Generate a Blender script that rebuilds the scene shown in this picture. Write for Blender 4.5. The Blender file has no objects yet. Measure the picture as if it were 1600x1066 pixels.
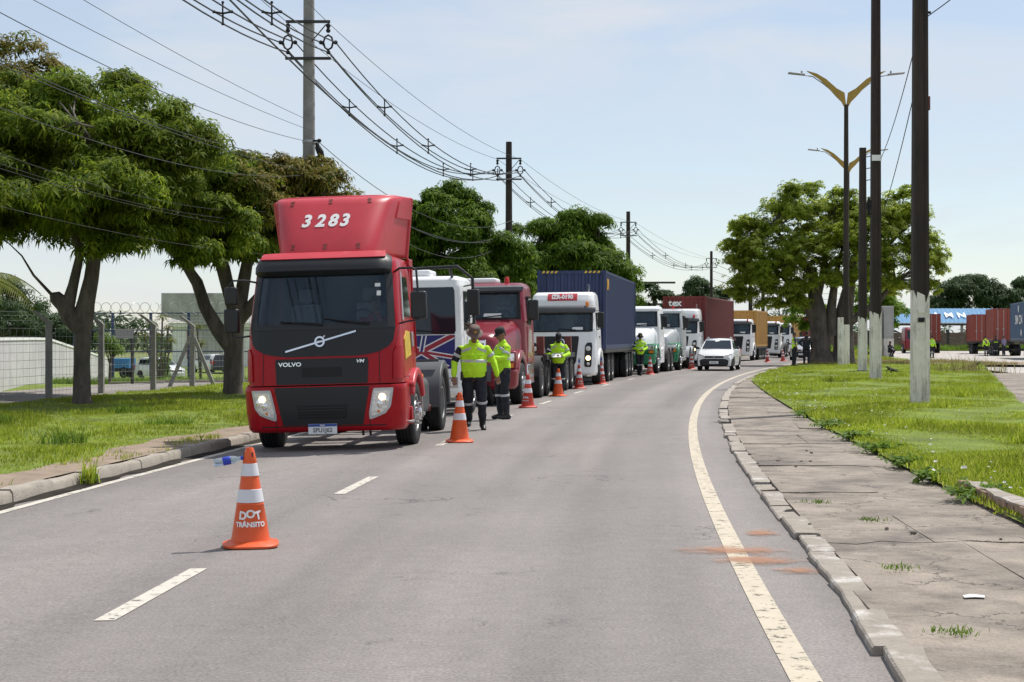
import bpy, bmesh, math, random
import numpy as np
from mathutils import Vector, Matrix, Euler
R = math.radians
PI = math.pi
rnd = random.Random(7)
npr = np.random.default_rng(11)
SC = bpy.context.scene
COL = SC.collection

# ---------------------------------------------------------------- camera, sky, sun, exposure
cam_d = bpy.data.cameras.new('camera')
cam = bpy.data.objects.new('camera', cam_d)
COL.objects.link(cam)
cam_d.sensor_width = 36.0
cam_d.lens = 54.0
cam_d.clip_start = 0.1
cam_d.clip_end = 6000
cam.location = (0, 0, 1.6)
cam.rotation_euler = (R(90 - 0.145), 0, 0)
SC.camera = cam

SUN_EL, SUN_AZ = 61.0, 45.0        # azimuth: degrees from +Y (view direction) towards +X (right)
world = bpy.data.worlds.new('World')
SC.world = world
world.use_nodes = True
wn, wl = world.node_tree.nodes, world.node_tree.links
wn.clear()
w_out = wn.new('ShaderNodeOutputWorld')
w_bg = wn.new('ShaderNodeBackground')
w_bg.inputs['Strength'].default_value = 0.097
sky = wn.new('ShaderNodeTexSky')
sky.sky_type = 'NISHITA'
sky.sun_disc = False
sky.sun_elevation = R(SUN_EL)
sky.sun_rotation = R(SUN_AZ)
sky.air_density = 1.0
sky.dust_density = 0.2
sky.ozone_density = 1.0
w_tc = wn.new('ShaderNodeTexCoord')
w_map = wn.new('ShaderNodeMapping')
w_map.inputs['Scale'].default_value = (1.3, 1.3, 5.0)
w_map.inputs['Location'].default_value = (0.35, 0.0, 0.8)
w_no = wn.new('ShaderNodeTexNoise')
w_no.inputs['Scale'].default_value = 2.6
w_no.inputs['Detail'].default_value = 7
w_no.inputs['Roughness'].default_value = 0.55
w_no.inputs['Distortion'].default_value = 0.6
w_rmp = wn.new('ShaderNodeValToRGB')
w_rmp.color_ramp.elements[0].position = 0.43
w_rmp.color_ramp.elements[1].position = 0.66
w_rmp.color_ramp.elements[0].color = (0.44, 0.44, 0.44, 1)
w_rmp.color_ramp.elements[1].color = (0.95, 0.95, 0.95, 1)
w_mix = wn.new('ShaderNodeMixRGB')
w_mix.inputs['Color2'].default_value = (5.6, 5.95, 6.5, 1)
wl.new(w_tc.outputs['Generated'], w_map.inputs['Vector'])
wl.new(w_map.outputs['Vector'], w_no.inputs['Vector'])
wl.new(w_no.outputs['Fac'], w_rmp.inputs['Fac'])
wl.new(w_rmp.outputs['Color'], w_mix.inputs['Fac'])
wl.new(sky.outputs['Color'], w_mix.inputs['Color1'])
wl.new(w_mix.outputs['Color'], w_bg.inputs['Color'])
wl.new(w_bg.outputs['Background'], w_out.inputs['Surface'])

sun_d = bpy.data.lights.new('sun', 'SUN')
sun_d.energy = 3.5
sun_d.angle = R(0.55)
sun_d.color = (1.0, 0.955, 0.89)
sun = bpy.data.objects.new('sun', sun_d)
COL.objects.link(sun)
_sd = Vector((math.sin(R(SUN_AZ)) * math.cos(R(SUN_EL)), math.cos(R(SUN_AZ)) * math.cos(R(SUN_EL)), math.sin(R(SUN_EL))))
sun.rotation_euler = _sd.to_track_quat('Z', 'Y').to_euler()
sun.location = (20, 20, 60)

SC.view_settings.view_transform = 'Standard'
SC.view_settings.look = 'None'
SC.view_settings.exposure = 0.40
SC.view_settings.gamma = 1.0
SC.view_settings.use_curve_mapping = False
SC.cycles.max_bounces = 6
SC.cycles.transparent_max_bounces = 12

# ---------------------------------------------------------------- helpers
def V(*a): return Vector(a)

class MB:
    """collects faces; build() links them as ONE mesh object"""
    def __init__(s):
        s.v = []; s.f = []; s.m = []
        s.M = None
    def add(s, vs, fs, mi=0):
        o = len(s.v)
        if s.M is not None:
            vs = [tuple(s.M @ Vector(p)) for p in vs]
        s.v.extend([tuple(p) for p in vs])
        for f in fs:
            s.f.append(tuple(i + o for i in f)); s.m.append(mi)
        return s
    def box(s, x0, x1, y0, y1, z0, z1, mi=0):
        return s.add([(x0,y0,z0),(x1,y0,z0),(x1,y1,z0),(x0,y1,z0),(x0,y0,z1),(x1,y0,z1),(x1,y1,z1),(x0,y1,z1)],
              [(0,3,2,1),(4,5,6,7),(0,1,5,4),(1,2,6,5),(2,3,7,6),(3,0,4,7)], mi)
    def obox(s, c, size, rot=(0,0,0), mi=0):
        m = Matrix.Translation(c) @ Euler(rot).to_matrix().to_4x4()
        a, b, d = [q / 2 for q in size]
        vs = [m @ V(x, y, z) for z in (-d, d) for (x, y) in ((-a,-b),(a,-b),(a,b),(-a,b))]
        return s.add(vs, [(0,3,2,1),(4,5,6,7),(0,1,5,4),(1,2,6,5),(2,3,7,6),(3,0,4,7)], mi)
    def loft(s, rings, cap0=True, cap1=True, closed=True, mi=0):
        n = len(rings[0]); vs = [p for r in rings for p in r]; fs = []
        for i in range(len(rings) - 1):
            for j in range(n if closed else n - 1):
                k = (j + 1) % n
                fs.append((i*n+j, i*n+k, (i+1)*n+k, (i+1)*n+j))
        if cap0: fs.append(tuple(range(n - 1, -1, -1)))
        if cap1: fs.append(tuple((len(rings)-1)*n + j for j in range(n)))
        return s.add(vs, fs, mi)
    def tube(s, pts, r, n=8, caps=True, mi=0):
        pts = [Vector(p) for p in pts]
        if not hasattr(r, '__len__'): r = [r] * len(pts)
        rings = []; prev = None
        for i, p in enumerate(pts):
            a = pts[max(i-1, 0)]; b = pts[min(i+1, len(pts)-1)]
            t = (b - a).normalized()
            if prev is None:
                x = t.orthogonal().normalized()
            else:
                x = (prev - t * prev.dot(t)).normalized()
            prev = x; y = t.cross(x)
            rings.append([p + (x*math.cos(2*PI*k/n) + y*math.sin(2*PI*k/n)) * r[i] for k in range(n)])
        return s.loft(rings, caps, caps, True, mi)
    def cyl(s, p0, p1, r0, r1=None, n=16, mi=0):
        return s.tube([p0, p1], [r0, r0 if r1 is None else r1], n, True, mi)
    def lathe(s, prof, n=24, M=None, mi=0, caps=True):
        """prof: (r, z) list about the local z axis"""
        M = M or Matrix.Identity(4)
        rings = [[M @ V(r*math.cos(2*PI*k/n), r*math.sin(2*PI*k/n), z) for k in range(n)] for r, z in prof]
        return s.loft(rings, caps, caps, True, mi)
    def prism(s, poly, plane, a, b, mi=0):
        n = len(poly)
        def P(q, d):
            if plane == 'xz': return (q[0], d, q[1])
            if plane == 'yz': return (d, q[0], q[1])
            return (q[0], q[1], d)
        vs = [P(q, a) for q in poly] + [P(q, b) for q in poly]
        fs = [tuple(range(n - 1, -1, -1)), tuple(range(n, 2*n))]
        fs += [(i, (i+1) % n, n + (i+1) % n, n + i) for i in range(n)]
        return s.add(vs, fs, mi)
    def grid(s, P, mi=0):
        nr, nc = len(P), len(P[0])
        return s.add([p for r in P for p in r],
              [(i*nc+j, i*nc+j+1, (i+1)*nc+j+1, (i+1)*nc+j) for i in range(nr-1) for j in range(nc-1)], mi)
    def slab(s, P, N, mi=0):
        """grid P with thickness: a second layer displaced to N (same shape), closed sides"""
        nr, nc = len(P), len(P[0]); m = nr*nc
        vs = [p for r in P for p in r] + [p for r in N for p in r]
        fs = []
        for i in range(nr-1):
            for j in range(nc-1):
                a, b, c, d = i*nc+j, i*nc+j+1, (i+1)*nc+j+1, (i+1)*nc+j
                fs.append((a, b, c, d)); fs.append((m+d, m+c, m+b, m+a))
        for i in range(nr-1):
            a, d = i*nc, (i+1)*nc; fs.append((a, d, m+d, m+a))
            a, d = i*nc+nc-1, (i+1)*nc+nc-1; fs.append((d, a, m+a, m+d))
        for j in range(nc-1):
            fs.append((j+1, j, m+j, m+j+1)); a = (nr-1)*nc + j; fs.append((a, a+1, m+a+1, m+a))
        return s.add(vs, fs, mi)
    def ball(s, c, r, n=14, m=9, mi=0, M=None):
        if not hasattr(r, '__len__'): r = (r, r, r)
        rings = []
        for i in range(1, m):
            th = PI * i / m
            rings.append([V(r[0]*math.sin(th)*math.cos(2*PI*k/n), r[1]*math.sin(th)*math.sin(2*PI*k/n), -r[2]*math.cos(th)) for k in range(n)])
        if M is not None: rings = [[M @ p for p in g] for g in rings]
        rings = [[p + Vector(c) for p in g] for g in rings]
        return s.loft(rings, True, True, True, mi)
    def capsule(s, p0, p1, r0, r1, n=12, mi=0):
        p0 = Vector(p0); p1 = Vector(p1); t = (p1 - p0); L = t.length
        t = t / L if L > 1e-6 else V(0, 0, 1)
        pts = []; rs = []
        for a in (80, 55, 28):
            pts.append(p0 - t * r0 * math.sin(R(a))); rs.append(r0 * math.cos(R(a)))
        pts.append(p0); rs.append(r0); pts.append(p1); rs.append(r1)
        for a in (28, 55, 80):
            pts.append(p1 + t * r1 * math.sin(R(a))); rs.append(r1 * math.cos(R(a)))
        return s.tube(pts, rs, n, True, mi)
    def build(s, name, mats, parent=None, bevel=0, smooth=35, seg=2, fix=False):
        me = bpy.data.meshes.new(name)
        me.from_pydata(s.v, [], s.f)
        if not isinstance(mats, (list, tuple)): mats = [mats]
        for m in mats: me.materials.append(m)
        if len(mats) > 1: me.polygons.foreach_set('material_index', s.m)
        if fix or bevel:
            bm = bmesh.new(); bm.from_mesh(me)
            bmesh.ops.recalc_face_normals(bm, faces=bm.faces)
            bm.to_mesh(me); bm.free()
        if smooth:
            me.polygons.foreach_set('use_smooth', [True] * len(me.polygons))
            me.set_sharp_from_angle(angle=R(smooth))
        me.update()
        o = bpy.data.objects.new(name, me)
        COL.objects.link(o)
        if parent: o.parent = parent
        if bevel:
            b = o.modifiers.new('bevel', 'BEVEL')
            b.width = bevel; b.segments = seg; b.limit_method = 'ANGLE'; b.angle_limit = R(40)
        return o

def link_mesh(name, me, parent=None, loc=None, rot=None):
    o = bpy.data.objects.new(name, me); COL.objects.link(o)
    if parent: o.parent = parent
    if loc is not None: o.location = loc
    if rot is not None: o.rotation_euler = rot
    return o

def tag(o, label=None, cat=None, group=None, kind=None):
    if label: o['label'] = label
    if cat: o['category'] = cat
    if group: o['group'] = group
    if kind: o['kind'] = kind
    return o

def thing(name, label, cat, loc=(0,0,0), rz=0, group=None, roll=0):
    o = bpy.data.objects.new(name, None)
    o.empty_display_size = 0.3
    COL.objects.link(o)
    o.location = loc; o.rotation_euler = (0, roll, rz)
    return tag(o, label, cat, group)

def dup(root, loc, rz, label=None, scale=None, rot=None):
    def cp(o, par):
        c = o.copy(); COL.objects.link(c)
        if par: c.parent = par
        for ch in list(o.children): cp(ch, c)
        return c
    c = cp(root, None)
    c.location = loc
    c.rotation_euler = rot or (0, 0, rz)
    if scale: c.scale = (scale,) * 3
    if label: c['label'] = label
    return c

def np_mesh(name, verts, faces, mat, kind=None, parent=None, smooth=False):
    """fast build from numpy arrays; faces (n,k)"""
    me = bpy.data.meshes.new(name)
    nv, (nf, k) = len(verts), faces.shape
    me.vertices.add(nv); me.vertices.foreach_set('co', np.asarray(verts, np.float32).ravel())
    me.loops.add(nf * k); me.loops.foreach_set('vertex_index', faces.astype(np.int32).ravel())
    me.polygons.add(nf)
    me.polygons.foreach_set('loop_start', np.arange(0, nf*k, k, dtype=np.int32))
    if smooth: me.polygons.foreach_set('use_smooth', np.ones(nf, bool))
    me.materials.append(mat)
    me.update(calc_edges=True)
    o = bpy.data.objects.new(name, me); COL.objects.link(o)
    if kind: o['kind'] = kind
    if parent: o.parent = parent
    return o

def text_mesh(body, size, depth=0.004, shear=0, bold=0.0, space=1.0, sx=1.0):
    cu = bpy.data.curves.new('text', 'FONT')
    cu.body = body; cu.size = size; cu.extrude = depth / 2; cu.shear = shear
    cu.offset = bold; cu.align_x = 'CENTER'; cu.align_y = 'CENTER'; cu.space_character = space
    cu.resolution_u = 3
    o = bpy.data.objects.new('text', cu)
    COL.objects.link(o)
    dg = bpy.context.evaluated_depsgraph_get()
    me = bpy.data.meshes.new_from_object(o.evaluated_get(dg))
    bpy.data.objects.remove(o)
    if sx != 1.0:
        for v in me.vertices: v.co.x *= sx
    return me

def lettering(name, body, size, mat, parent, loc, rot=(R(90),0,0), depth=0.004, warp=None, **kw):
    me = text_mesh(body, size, depth, **kw)
    M = Matrix.Translation(loc) @ Euler(rot).to_matrix().to_4x4()
    me.transform(M)
    if warp:
        for v in me.vertices: v.co = warp(v.co.copy())
    me.materials.clear(); me.materials.append(mat)
    return link_mesh(name, me, parent)

# ---------------------------------------------------------------- materials
def nt(name):
    m = bpy.data.materials.new(name); m.use_nodes = True
    n = m.node_tree.nodes; l = m.node_tree.links
    return m, n, l, n['Principled BSDF']

def mat(name, col, rough=0.5, metal=0.0, var=0.12, scale=3.0, bump=0.0, bscale=None, dirt=None, coat=0.0, spec=None, stretch=(1,1,1), sheen=0):
    """dirt = (colour, amount 0..1, noise scale, stretch)"""
    m, n, l, b = nt(name)
    tc = n.new('ShaderNodeTexCoord'); mp = n.new('ShaderNodeMapping')
    mp.inputs['Scale'].default_value = stretch
    l.new(tc.outputs['Object'], mp.inputs['Vector'])
    no = n.new('ShaderNodeTexNoise'); no.inputs['Scale'].default_value = scale; no.inputs['Detail'].default_value = 6
    no.inputs['Roughness'].default_value = 0.62
    l.new(mp.outputs['Vector'], no.inputs['Vector'])
    rp = n.new('ShaderNodeValToRGB')
    rp.color_ramp.elements[0].position = 0.3; rp.color_ramp.elements[1].position = 0.7
    rp.color_ramp.elements[0].color = tuple(max(0, c*(1-var)) for c in col) + (1,)
    rp.color_ramp.elements[1].color = tuple(min(1, c*(1+var)) for c in col) + (1,)
    l.new(no.outputs['Fac'], rp.inputs['Fac'])
    out = rp.outputs['Color']
    b.inputs['Roughness'].default_value = rough; b.inputs['Metallic'].default_value = metal
    if spec is not None: b.inputs['Specular IOR Level'].default_value = spec
    if coat: b.inputs['Coat Weight'].default_value = coat; b.inputs['Coat Roughness'].default_value = 0.08
    if dirt:
        dn = n.new('ShaderNodeTexNoise'); dn.inputs['Scale'].default_value = dirt[2]; dn.inputs['Detail'].default_value = 8
        dn.inputs['Roughness'].default_value = 0.7
        dm = n.new('ShaderNodeMapping'); dm.inputs['Scale'].default_value = dirt[3] if len(dirt) > 3 else (1,1,1)
        l.new(tc.outputs['Object'], dm.inputs['Vector']); l.new(dm.outputs['Vector'], dn.inputs['Vector'])
        dr = n.new('ShaderNodeValToRGB')
        t = 0.72 - 0.4 * dirt[1]
        dr.color_ramp.elements[0].position = t; dr.color_ramp.elements[1].position = min(1, t + 0.16)
        dr.color_ramp.elements[1].color = (min(1, 0.35 + 0.6*dirt[1]),)*3 + (1,)
        l.new(dn.outputs['Fac'], dr.inputs['Fac'])
        mx = n.new('ShaderNodeMixRGB'); mx.inputs['Color2'].default_value = tuple(dirt[0]) + (1,)
        l.new(dr.outputs['Color'], mx.inputs['Fac']); l.new(out, mx.inputs['Color1'])
        out = mx.outputs['Color']
        rm = n.new('ShaderNodeMapRange'); rm.inputs['To Min'].default_value = rough; rm.inputs['To Max'].default_value = max(rough, 0.75)
        l.new(dr.outputs['Color'], rm.inputs['Value']); l.new(rm.outputs['Result'], b.inputs['Roughness'])
    l.new(out, b.inputs['Base Color'])
    if bump:
        bn = n.new('ShaderNodeTexNoise'); bn.inputs['Scale'].default_value = bscale or scale*8; bn.inputs['Detail'].default_value = 5
        l.new(mp.outputs['Vector'], bn.inputs['Vector'])
        bp = n.new('ShaderNodeBump'); bp.inputs['Strength'].default_value = bump; bp.inputs['Distance'].default_value = 0.02
        l.new(bn.outputs['Fac'], bp.inputs['Height']); l.new(bp.outputs['Normal'], b.inputs['Normal'])
    return m

def leaf_mat(name, cols, trans=0.3, rough=0.6):
    """colour varies per leaf (mesh island)"""
    m, n, l, b = nt(name)
    g = n.new('ShaderNodeNewGeometry')
    rp = n.new('ShaderNodeValToRGB'); e = rp.color_ramp.elements
    while len(e) < len(cols): e.new(0.5)
    for i, c in enumerate(cols):
        e[i].position = i / (len(cols) - 1); e[i].color = tuple(c) + (1,)
    l.new(g.outputs['Random Per Island'], rp.inputs['Fac'])
    # slow variation through the crown: greener and yellower boughs
    tc = n.new('ShaderNodeTexCoord'); no = n.new('ShaderNodeTexNoise'); no.inputs['Scale'].default_value = 0.5; no.inputs['Detail'].default_value = 3
    l.new(tc.outputs['Object'], no.inputs['Vector'])
    hs = n.new('ShaderNodeHueSaturation'); mr = n.new('ShaderNodeMapRange')
    mr.inputs['From Min'].default_value = 0.3; mr.inputs['From Max'].default_value = 0.7
    mr.inputs['To Min'].default_value = 0.70; mr.inputs['To Max'].default_value = 1.3
    l.new(no.outputs['Fac'], mr.inputs['Value']); l.new(mr.outputs['Result'], hs.inputs['Value'])
    l.new(rp.outputs['Color'], hs.inputs['Color'])
    l.new(hs.outputs['Color'], b.inputs['Base Color'])
    b.inputs['Roughness'].default_value = rough
    b.inputs['Specular IOR Level'].default_value = 0.12
    tr = n.new('ShaderNodeBsdfTranslucent'); mx = n.new('ShaderNodeMixShader'); mx.inputs['Fac'].default_value = trans
    h2 = n.new('ShaderNodeHueSaturation'); h2.inputs['Hue'].default_value = 0.495; h2.inputs['Value'].default_value = 1.9
    l.new(hs.outputs['Color'], h2.inputs['Color']); l.new(h2.outputs['Color'], tr.inputs['Color'])
    o = n['Material Output']
    l.new(b.outputs['BSDF'], mx.inputs[1]); l.new(tr.outputs['BSDF'], mx.inputs[2]); l.new(mx.outputs['Shader'], o.inputs['Surface'])
    return m

def glass_mat(name, col=(0.012, 0.018, 0.026), rough=0.04):
    m, n, l, b = nt(name)
    b.inputs['Base Color'].default_value = col + (1,)
    b.inputs['Roughness'].default_value = rough
    b.inputs['IOR'].default_value = 1.52
    return m

def lamp_mat(name, col, strength):
    m, n, l, b = nt(name)
    b.inputs['Base Color'].default_value = col + (1,)
    b.inputs['Emission Color'].default_value = col + (1,); b.inputs['Emission Strength'].default_value = strength
    return m

M = {}
M['red'] = mat('red_truck_paint', (0.36, 0.003, 0.010), 0.34, var=0.05, coat=0.10, spec=0.25, dirt=((0.24, 0.07, 0.055), 0.20, 5, (1, 1, .5)))
M['faded_and_lit_red'] = mat('faded_and_lit_red_plastic', (0.50, 0.035, 0.05), 0.42, var=0.08, scale=2, dirt=((0.60, 0.2, 0.2), 0.22, 2.2, (1,1,0.5)))  # faded fairing plastic; also the sunlit pink painted onto the right fender
M['wine'] = mat('wine_red_paint', (0.22, 0.010, 0.022), 0.33, var=0.1, coat=0.3, dirt=((0.3, 0.12, 0.1), 0.2, 3))
M['white'] = mat('white_truck_paint', (0.84, 0.845, 0.85), 0.32, var=0.03, coat=0.3, dirt=((0.5, 0.48, 0.44), 0.10, 3, (2,2,0.6)))
M['silver'] = mat('silver_paint', (0.50, 0.51, 0.52), 0.35, metal=0.3, var=0.06, dirt=((0.35, 0.33, 0.3), 0.2, 4))
M['green_paint'] = mat('green_truck_paint', (0.015, 0.20, 0.085), 0.35, var=0.1, coat=0.2)
M['black_plastic'] = mat('black_plastic', (0.011, 0.012, 0.014), 0.45, var=0.2, dirt=((0.08, 0.075, 0.07), 0.12, 6))
M['grey_plastic'] = mat('grey_plastic', (0.075, 0.078, 0.085), 0.5, var=0.12, dirt=((0.16, 0.15, 0.13), 0.25, 4))
M['dark_grille'] = mat('dark_grille', (0.009, 0.010, 0.013), 0.5, var=0.15)
M['black'] = mat('black_void', (0.006, 0.006, 0.007), 0.7, var=0.2)
M['rubber'] = mat('tyre_rubber', (0.017, 0.017, 0.018), 0.8, var=0.25, scale=9, bump=0.2, bscale=40, dirt=((0.09, 0.08, 0.07), 0.25, 5))
M['steel'] = mat('wheel_steel', (0.42, 0.42, 0.42), 0.42, metal=0.75, var=0.2, dirt=((0.12, 0.09, 0.07), 0.35, 9))
M['chrome'] = mat('chrome', (0.75, 0.76, 0.78), 0.16, metal=1.0, var=0.05)
M['chassis'] = mat('chassis_metal', (0.035, 0.034, 0.034), 0.62, var=0.3, dirt=((0.11, 0.09, 0.07), 0.3, 4))
M['rust'] = mat('rusty_red_metal', (0.17, 0.045, 0.035), 0.7, var=0.3, scale=6)
def screen_mat(name, tint=(0.70, 0.76, 0.80)):
    m, n, l, b = nt(name)
    tr = n.new('ShaderNodeBsdfTransparent'); tr.inputs['Color'].default_value = tint + (1,)
    gl = n.new('ShaderNodeBsdfGlossy'); gl.inputs['Roughness'].default_value = 0.03; gl.inputs['Color'].default_value = (0.72, 0.88, 1.0, 1)
    fr = n.new('ShaderNodeFresnel'); fr.inputs['IOR'].default_value = 1.45
    mr = n.new('ShaderNodeMapRange'); mr.inputs['To Min'].default_value = 0.0; mr.inputs['To Max'].default_value = 1.0; l.new(fr.outputs['Fac'], mr.inputs['Value'])
    mx = n.new('ShaderNodeMixShader'); l.new(mr.outputs['Result'], mx.inputs['Fac']); l.new(tr.outputs['BSDF'], mx.inputs[1]); l.new(gl.outputs['BSDF'], mx.inputs[2])
    l.new(mx.outputs['Shader'], n['Material Output'].inputs['Surface']); return m
M['screen'] = screen_mat('windscreen_glass')
M['seat_cloth'] = mat('grey_seat_fabric', (0.34, 0.34, 0.36), 0.9)
M['dash'] = mat('dark_dashboard', (0.06, 0.06, 0.065), 0.7)
M['red_cloth'] = mat('red_shirt_fabric', (0.70, 0.05, 0.05), 0.85)
M['glass'] = glass_mat('dark_vehicle_glass')
M['glass_blue'] = glass_mat('tinted_windscreen', (0.010, 0.017, 0.028), 0.05)
M['lens'] = mat('lamp_lens', (0.75, 0.75, 0.73), 0.22, metal=0.3, var=0.3, scale=30)
M['lens_on'] = lamp_mat('lit_headlamp', (1.0, 0.72, 0.40), 2.6)
M['orange_lens'] = mat('orange_lens', (0.75, 0.22, 0.02), 0.25, var=0.1)
M['red_lens'] = mat('red_lens', (0.55, 0.02, 0.01), 0.25, var=0.1)
M['plate'] = mat('number_plate', (0.72, 0.73, 0.74), 0.4, var=0.06)
M['plate_blue'] = mat('plate_blue', (0.015, 0.06, 0.30), 0.4)
M['letter_white'] = mat('white_lettering', (0.80, 0.80, 0.79), 0.45, var=0.05)
M['letter_grey'] = mat('grey_lettering', (0.16, 0.15, 0.15), 0.5)
M['sticker_yellow'] = mat('yellow_sticker', (0.62, 0.42, 0.04), 0.4, var=0.3, scale=12)
M['flag_blue'] = mat('flag_blue', (0.012, 0.016, 0.14), 0.35)
M['flag_red'] = mat('flag_red', (0.30, 0.012, 0.03), 0.35)
M['flag_white'] = mat('flag_white', (0.68, 0.66, 0.68), 0.4)
M['cont_blue'] = mat('navy_container_paint', (0.022, 0.036, 0.105), 0.5, var=0.18, dirt=((0.11, 0.09, 0.08), 0.22, 5, (1,1,0.3)))
M['cont_slate'] = mat('slate_blue_container_paint', (0.055, 0.105, 0.185), 0.55, var=0.15, dirt=((0.2, 0.16, 0.13), 0.15, 4))
M['cont_red'] = mat('oxide_red_container_paint', (0.165, 0.024, 0.022), 0.55, var=0.15, dirt=((0.26, 0.12, 0.09), 0.25, 4, (1,1,0.4)))
M['cont_brown'] = mat('brown_red_container_paint', (0.26, 0.055, 0.035), 0.6, var=0.15, dirt=((0.32, 0.16, 0.11), 0.25, 4, (1,1,0.4)))
M['cont_mustard'] = mat('mustard_container_paint', (0.46, 0.25, 0.062), 0.55, var=0.12, dirt=((0.24, 0.13, 0.06), 0.2, 5, (1,1,0.4)))
M['hivis'] = mat('hi_vis_yellow_fabric', (0.50, 0.86, 0.015), 0.7, var=0.10, scale=7, bump=0.5, bscale=14)
M['reflective'] = mat('reflective_tape', (0.52, 0.54, 0.54), 0.4, metal=0.2, var=0.1)
M['navy_cloth'] = mat('navy_black_fabric', (0.012, 0.014, 0.022), 0.8, var=0.3, scale=8, bump=0.5, bscale=18)
M['lilac_cloth'] = mat('lilac_shirt_fabric', (0.20, 0.18, 0.30), 0.8, var=0.2)
M['grey_cloth'] = mat('grey_shirt_fabric', (0.05, 0.055, 0.06), 0.8, var=0.2)
M['skin'] = mat('brown_skin', (0.22, 0.105, 0.062), 0.5, var=0.1)
M['skin_tan'] = mat('tan_skin', (0.36, 0.19, 0.12), 0.5, var=0.1)
M['hair'] = mat('black_hair', (0.010, 0.009, 0.008), 0.6)
M['hat_brown'] = mat('brown_hat_fabric', (0.13, 0.09, 0.075), 0.8, var=0.25, scale=10)
M['hat_black'] = mat('black_hat_fabric', (0.012, 0.012, 0.014), 0.8)
M['boot'] = mat('black_boot_leather', (0.012, 0.011, 0.011), 0.45, var=0.3)
M['paper'] = mat('white_paper', (0.76, 0.76, 0.74), 0.6, var=0.03)
M['cone_orange'] = mat('cone_orange_plastic', (0.72, 0.10, 0.018), 0.42, var=0.10, scale=5, dirt=((0.35, 0.10, 0.05), 0.16, 7))
M['cone_red'] = mat('cone_red_plastic', (0.52, 0.045, 0.025), 0.45, var=0.12, scale=5, dirt=((0.3, 0.10, 0.07), 0.2, 7))
M['cone_white'] = mat('cone_white_band', (0.70, 0.70, 0.73), 0.45, var=0.06, dirt=((0.5, 0.42, 0.38), 0.18, 9))
M['bark'] = mat('tree_bark', (0.115, 0.095, 0.08), 0.9, var=0.5, scale=4, bump=1.0, bscale=9, stretch=(1,1,0.35), dirt=((0.035, 0.028, 0.024), 0.5, 2.5, (1,1,.4)))
M['bark_grey'] = mat('grey_brown_bark', (0.105, 0.085, 0.068), 0.9, var=0.4, scale=3, bump=0.9, bscale=10, stretch=(1,1,0.3))
M['mango'] = leaf_mat('mango_leaves', [(0.045,0.082,0.008),(0.085,0.135,0.010),(0.135,0.19,0.015),(0.20,0.235,0.024)], 0.42)
M['mango_rust'] = leaf_mat('rusty_yellow_leaves', [(0.06,0.085,0.010),(0.12,0.125,0.016),(0.15,0.115,0.030),(0.24,0.20,0.025)], 0.30)
M['dark_tree'] = leaf_mat('deep_green_leaves', [(0.035,0.080,0.007),(0.062,0.120,0.008),(0.10,0.17,0.012),(0.145,0.205,0.020)], 0.40)
M['light_tree'] = leaf_mat('light_olive_leaves', [(0.125,0.185,0.018),(0.185,0.25,0.026),(0.25,0.305,0.04),(0.33,0.36,0.085)], 0.60)
M['far_tree'] = leaf_mat('far_tree_leaves', [(0.030,0.055,0.020),(0.045,0.078,0.026),(0.060,0.092,0.034)], 0.2)
M['bright_tree'] = leaf_mat('bright_young_leaves', [(0.10,0.18,0.014),(0.15,0.25,0.02),(0.2,0.3,0.03)], 0.4)
M['palm'] = leaf_mat('palm_leaves', [(0.08,0.11,0.02),(0.14,0.16,0.03),(0.2,0.19,0.05)], 0.3)
M['grass'] = leaf_mat('grass_blades', [(0.115,0.165,0.012),(0.185,0.245,0.018),(0.25,0.30,0.030),(0.33,0.33,0.08)], 0.45, 0.6)
M['weed'] = leaf_mat('weed_leaves', [(0.06,0.12,0.014),(0.10,0.175,0.02),(0.16,0.23,0.035)], 0.35, 0.5)
M['petal'] = mat('white_petals', (0.82, 0.80, 0.72), 0.6, var=0.08)
M['concrete_pole'] = mat('grey_concrete', (0.27, 0.26, 0.245), 0.85, var=0.18, scale=4, bump=0.3, dirt=((0.10, 0.095, 0.085), 0.28, 3, (1,1,0.4)))
M['dark_pole'] = mat('blackened_concrete', (0.034, 0.025, 0.020), 0.85, var=0.45, scale=5, bump=0.6, stretch=(1,1,0.15), dirt=((0.15, 0.10, 0.07), 0.32, 6, (1,1,0.08)))
M['whitewash'] = mat('flaking_whitewash', (0.78, 0.74, 0.67), 0.85, var=0.1, scale=5, bump=0.4, dirt=((0.17, 0.145, 0.12), 0.56, 5, (1,1,0.22)))
M['kerb'] = mat('kerb_concrete', (0.35, 0.31, 0.26), 0.9, var=0.16, scale=6, bump=0.5, dirt=((0.13, 0.11, 0.09), 0.38, 4))
M['kerb_white'] = mat('kerb_with_old_limewash', (0.30, 0.262, 0.22), 0.9, var=0.15, scale=6, bump=0.6, dirt=((0.68, 0.66, 0.62), 0.52, 3.2))
M['slab'] = mat('sidewalk_concrete', (0.275, 0.232, 0.190), 0.92, var=0.2, scale=1.6, bump=0.7, bscale=26, dirt=((0.165, 0.142, 0.122), 0.56, 1.1))
M['brick'] = mat('weathered_brick', (0.30, 0.20, 0.14), 0.9, var=0.3, scale=7, bump=0.5, dirt=((0.52, 0.50, 0.46), 0.3, 8))
M['dirt'] = mat('bare_dirt', (0.27, 0.205, 0.15), 0.95, var=0.25, scale=2.5, bump=0.7, bscale=18, dirt=((0.10, 0.13, 0.03), 0.25, 1.6))
M['mud'] = mat('gutter_mud', (0.040, 0.035, 0.030), 0.95, spec=0.05, var=0.5, scale=3, bump=0.9, bscale=9, dirt=((0.16, 0.14, 0.12), 0.22, 2.2))
M['stone'] = mat('loose_stone', (0.17, 0.145, 0.12), 0.9, var=0.3, scale=9, bump=0.6)
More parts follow.
